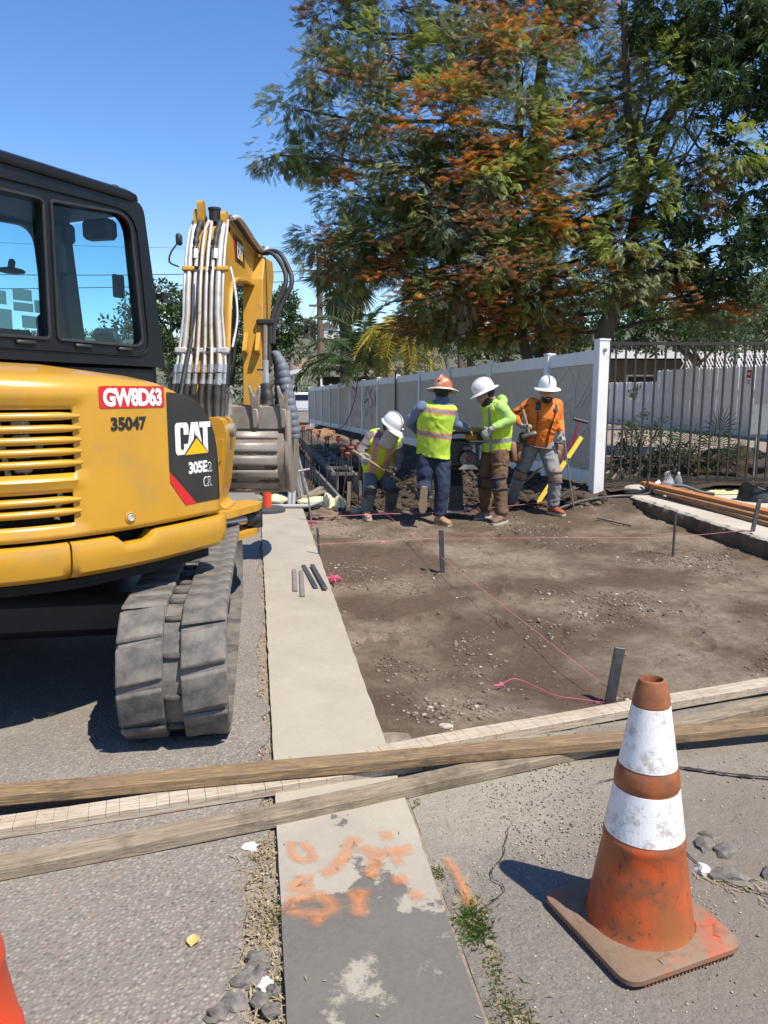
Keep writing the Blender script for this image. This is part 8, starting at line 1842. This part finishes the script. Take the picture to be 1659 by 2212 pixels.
# ---- behind the excavator bucket: delineator, pipes, ladder, sacks, forms, rebar
D_ = thing('delineator_post', 'red-orange delineator post on a round black base beneath the bucket', 'delineator', (-1.42, 9.25, .012)); mb = MB(); mb.lathe([(.22, 0), (.22, .035), (.19, .055), (.06, .06)], (-1.42, 9.25, .012), None, 28); mb.build('base', 'pvc_dark', D_, smooth=40); mb = MB(); mb.lathe([(.062, .055), (.058, .09), (.054, .12), (.052, .95), (.03, 1.0), (.002, 1.0)], (-1.42, 9.25, .012), None, 20); mb.build('post', 'cone_fresh', D_, smooth=40)
def pipe(label, pts, r, m='pvc_grey', cat='pipe'): mb = MB(); mb.tube(pts, r, 9); return tag(mb.build('metal_pipe', m, None, smooth=60, loc=pts[0]), label, cat)
pipe('grey pipe lying flat across the end of the gutter', [(-1.45, 9.5, .04), (-.93, 9.5, .04)], .026); pipe('short grey pipe angled up over the yellow sack', [(-.93, 9.52, .04), (-.76, 9.55, .10)], .024); pipe('upright grey pipe stub left of the ladder legs', [(-1.195, 9.6, .05), (-1.19, 9.65, .22)], .026); pipe('second upright pipe stub left of the ladder legs', [(-1.145, 9.6, .05), (-1.14, 9.65, .22)], .026)
mat('alu', (0.62, .63, .64), .35, (0.5, .5, .5), 20, metal=.7)
LD = thing('step_ladder', 'bare aluminium step ladder standing behind the bucket', 'ladder', (-1.05, 9.95, 0))
for a, b in (((-1.17, 9.95, .86), (-.965, 9.95, .02)), ((-1.14, 9.75, .50), (-1.025, 9.75, .02)), ((-1.20, 10.2, .75), (-1.08, 10.2, .03)), ((-1.16, 10.0, .42), (-1.07, 9.9, .02))): mb = MB(); mb.tube([a, b], .021, 8); mb.build('ladder_rail', 'alu', LD, smooth=60)
for z, x0, x1 in ((.44, -1.13, -.97),): mb = MB(); mb.tube([(x0, 9.78, z), (x1, 9.93, z+.02)], .016, 8); mb.build('ladder_rung', 'alu', LD, smooth=60)
def sack(label, c, s, seed, rz=0): mb = MB(); mb.blob(c, s, Matrix.Rotation(rz, 3, 'Z'), 3, .14, 2.2, seed, -s[2]*.6); return tag(mb.build('cement_sack', 'bag_paper', None, smooth=180, loc=c), label, 'sack')
sack('pale yellow sack behind the delineator post', (-1.42, 9.85, .06), (.20, .14, .08), 1, .2); sack('pale yellow torn sack right of the pipes', (-.86, 9.75, .05), (.26, .13, .075), 2, .1); cloth('crumpled end of a yellow sack draped toward the trench', 'crumpled_sack', (-.66, 9.62, .02), (.22, .34, 1), 'bag_paper', 12, .5, 1.8, 'sack', .10)
rboard('grey plank leaning over the sacks behind the bucket', (-1.33, 9.72, .03), (-.76, 9.95, .17), .09, .03, 'lumber_grey'); rboard('second grey plank over the sacks, behind the first', (-1.2, 9.8, .02), (-.82, 10.1, .2), .09, .03, 'lumber_grey')
mb = MB(); mb.blob((-.72, 9.2, -.05), (.20, .17, .11), None, 4, .16, 3, 5, -.05); tag(mb.build('dirt_heap', 'soil_brown', None, smooth=180, loc=(-.72, 9.2, -.05)), 'small heap of loose dirt at the end of the gutter', 'dirt heap')
mb = MB(); mb.blob((-.36, 9.45, -.02), (.07, .05, .045), None, 3, .1, 2, 7, -.03); tag(mb.build('rock', 'block_grey', None, smooth=180, loc=(-.36, 9.45, -.03)), 'smooth pale rock left of the crouching worker\'s boot', 'rock')
mat('form_board', (0.13, 0.115, 0.10), .9, (0.20, .18, .155), 6, bump=.3, bscale=40); mat('rebar', (0.045, .035, .03), .8, (0.08, .05, .04), 30); mat('rebar_cap', (0.70, .09, .02), .5, (.6, .1, .03), 10)
FM = thing('trench_form', 'grey concrete form of parallel boards running down the trench', 'formwork', (-.5, 11.8, -.2))
def fx(y): return -.36-.147*(y-11.6)
for off, z, h in ((0, .02, .30), (-.30, .0, .30)):
    yy = 11.6 if off == 0 else 12.2
    for k in range(5):
        a = yy+3.7*k; b = a+3.68; mb = MB(); mb.bar((fx(a)+off, a, z+slope(a)), (fx(b)+off, b, z+slope(b)), .04, h, (0, 0, 1), .004); bd_ = mb.build('form_board', 'form_board', FM)
        for j in range(8):
            y = a+.25+.46*j; mb = MB(); mb.box((fx(y)+off+.03, y-.02, z-.02+slope(y)), (.03, .09, h*.9)); mb.build('batten', 'form_board', bd_)
for k in range(16):
    y = 12.3+1.1*k; mb = MB(); mb.bar((fx(y)-.38, y, .16+slope(y)), (fx(y)+.08, y, .16+slope(y)), .03, .05); mb.build('spreader', 'form_board', FM)
FL = thing('edge_form', 'low form board along the gutter side of the trench', 'formwork', (-.5, 10.0, -.2))
for k in range(3): a = 9.75+3.1*k; b = a+3.08; mb = MB(); mb.bar((-.50-.173*(a-9.73), a, -.06+slope(a)), (-.50-.173*(b-9.73), b, -.06+slope(b)), .04, .24); mb.build('form_board', 'form_board', FL)
mb = MB(); mb.box((-.47, 10.2, .09), (.05, .03, .34), Euler((0, .05, 0)).to_matrix()); tag(mb.build('wooden_stake', 'lumber_grey', None, loc=(-.47, 10.2, 0)), 'upright wooden stake at the near end of the trench form', 'stake')
rnd = random.Random(17); n = 0
ORD = ['nearest', 'second nearest', 'third nearest', 'fourth nearest', 'fifth nearest', 'sixth nearest', 'seventh nearest', 'eighth nearest', 'ninth nearest', 'tenth nearest', 'eleventh nearest', 'twelfth nearest']+['%dth nearest' % q for q in range(13, 31)]
def rebar(a, b, cap, lb, grp):
    if cap:
        o = thing('rebar_stake', lb, 'rebar', a, grp); mb = MB(); mb.tube([a, b], .009, 6); mb.build('bar', 'rebar', o); mb = MB(); mb.lathe([(.018, -.06), (.018, -.01), (.048, -.005), (.05, .012), (.03, .022), (.002, .024)], b, None, 12); mb.build('safety_cap', 'rebar_cap', o, smooth=40)
    else: mb = MB(); mb.tube([a, b], .009, 6); tag(mb.build('rebar_stake', 'rebar', None, loc=a), lb, 'rebar', grp)
for k in range(24):
    y = 11.9+.62*k; x = -.44-.178*(y-12.0)+rnd.uniform(-.06, .10); z = slope(y); rebar((x, y, -.25+z), (x+rnd.uniform(-.03, .03), y, .50+z+rnd.uniform(-.08, .12)), True, ORD[k]+' orange-capped rebar in the long row down the trench', 'capped rebar along the trench')
for k in range(10):
    y = 13.2+1.2*k; x = fx(y)+.55+rnd.uniform(-.1, .1); z = slope(y); rebar((x, y, -.25+z), (x, y, .34+z+rnd.uniform(-.05, .1)), True, ORD[k]+' capped rebar in the row nearer the fence', 'capped rebar nearer the fence')
for k, (a, b) in enumerate((((-.62, 11.5, -.05), (-.49, 11.5, .62)), ((-.505, 11.5, -.05), (-.361, 11.5, .30)), ((-.75, 11.6, -.1), (-.627, 11.5, .58)), ((-.90, 11.5, -.1), (-.814, 11.5, .50)), ((-.60, 11.0, -.1), (-.55, 11.0, .3)), ((-.7, 11.2, -.1), (-.69, 11.2, .42)))): rebar(a, b, False, ['tallest bare rebar leaning at the near trench end', 'shorter bare rebar leaning just left of the crouching worker', 'bare rebar leaning left of the tallest one at the trench end', 'leftmost leaning bare rebar at the near trench end', 'short bare rebar closest to the wooden stake', 'upright bare rebar behind the wooden stake'][k], 'bare rebar at the near trench end')
for k in range(22):
    y = 11.3+.42*k; x = gut_r(y)+.30+rnd.uniform(-.05, .05); rebar((x, y, -.2+slope(y)), (x+rnd.uniform(-.02, .02), y, .32+rnd.uniform(-.06, .08)+slope(y)), False, ORD[k]+' thin upright bar in the row on the gutter side', 'thin bars on the gutter side')
for k, (x, y, s, sd) in enumerate(((-.1, 15.5, (.4, .6, .22), 1), (-.5, 17.5, (.45, .8, .34), 2), (-1.0, 20.5, (.5, .9, .32), 3), (.9, 14.2, (.4, .5, .2), 4), (-1.6, 24, (.6, 1.0, .34), 5), (-2.3, 28, (.6, 1.2, .36), 6))):
    mb = MB(); mb.blob((x, y, -.05+slope(y)), s, None, 4, .16, 3, sd, -.2); tag(mb.build('soil_heap', 'soil_orange' if k % 2 else 'soil_brown', None, smooth=180, loc=(x, y, -.1)), ['nearest','second nearest','third nearest','fourth nearest','fifth nearest','farthest'][[3,0,1,2,4,5].index(k)]+' heap of dug soil between the trench and the vinyl fence', 'soil heap', 'soil heaps along the fence')
mb = MB(); mb.blob((5.45, 11.8, .2), (.75, .45, .38), None, 5, .16, 3, 8, -.1); tag(mb.build('soil_heap', 'soil_dark', None, smooth=180, loc=(5.45, 11.8, .2)), 'dark mound of soil behind the iron fence below the grey sign back', 'soil heap')  # dark soil tone also holds the deep shade behind the bars
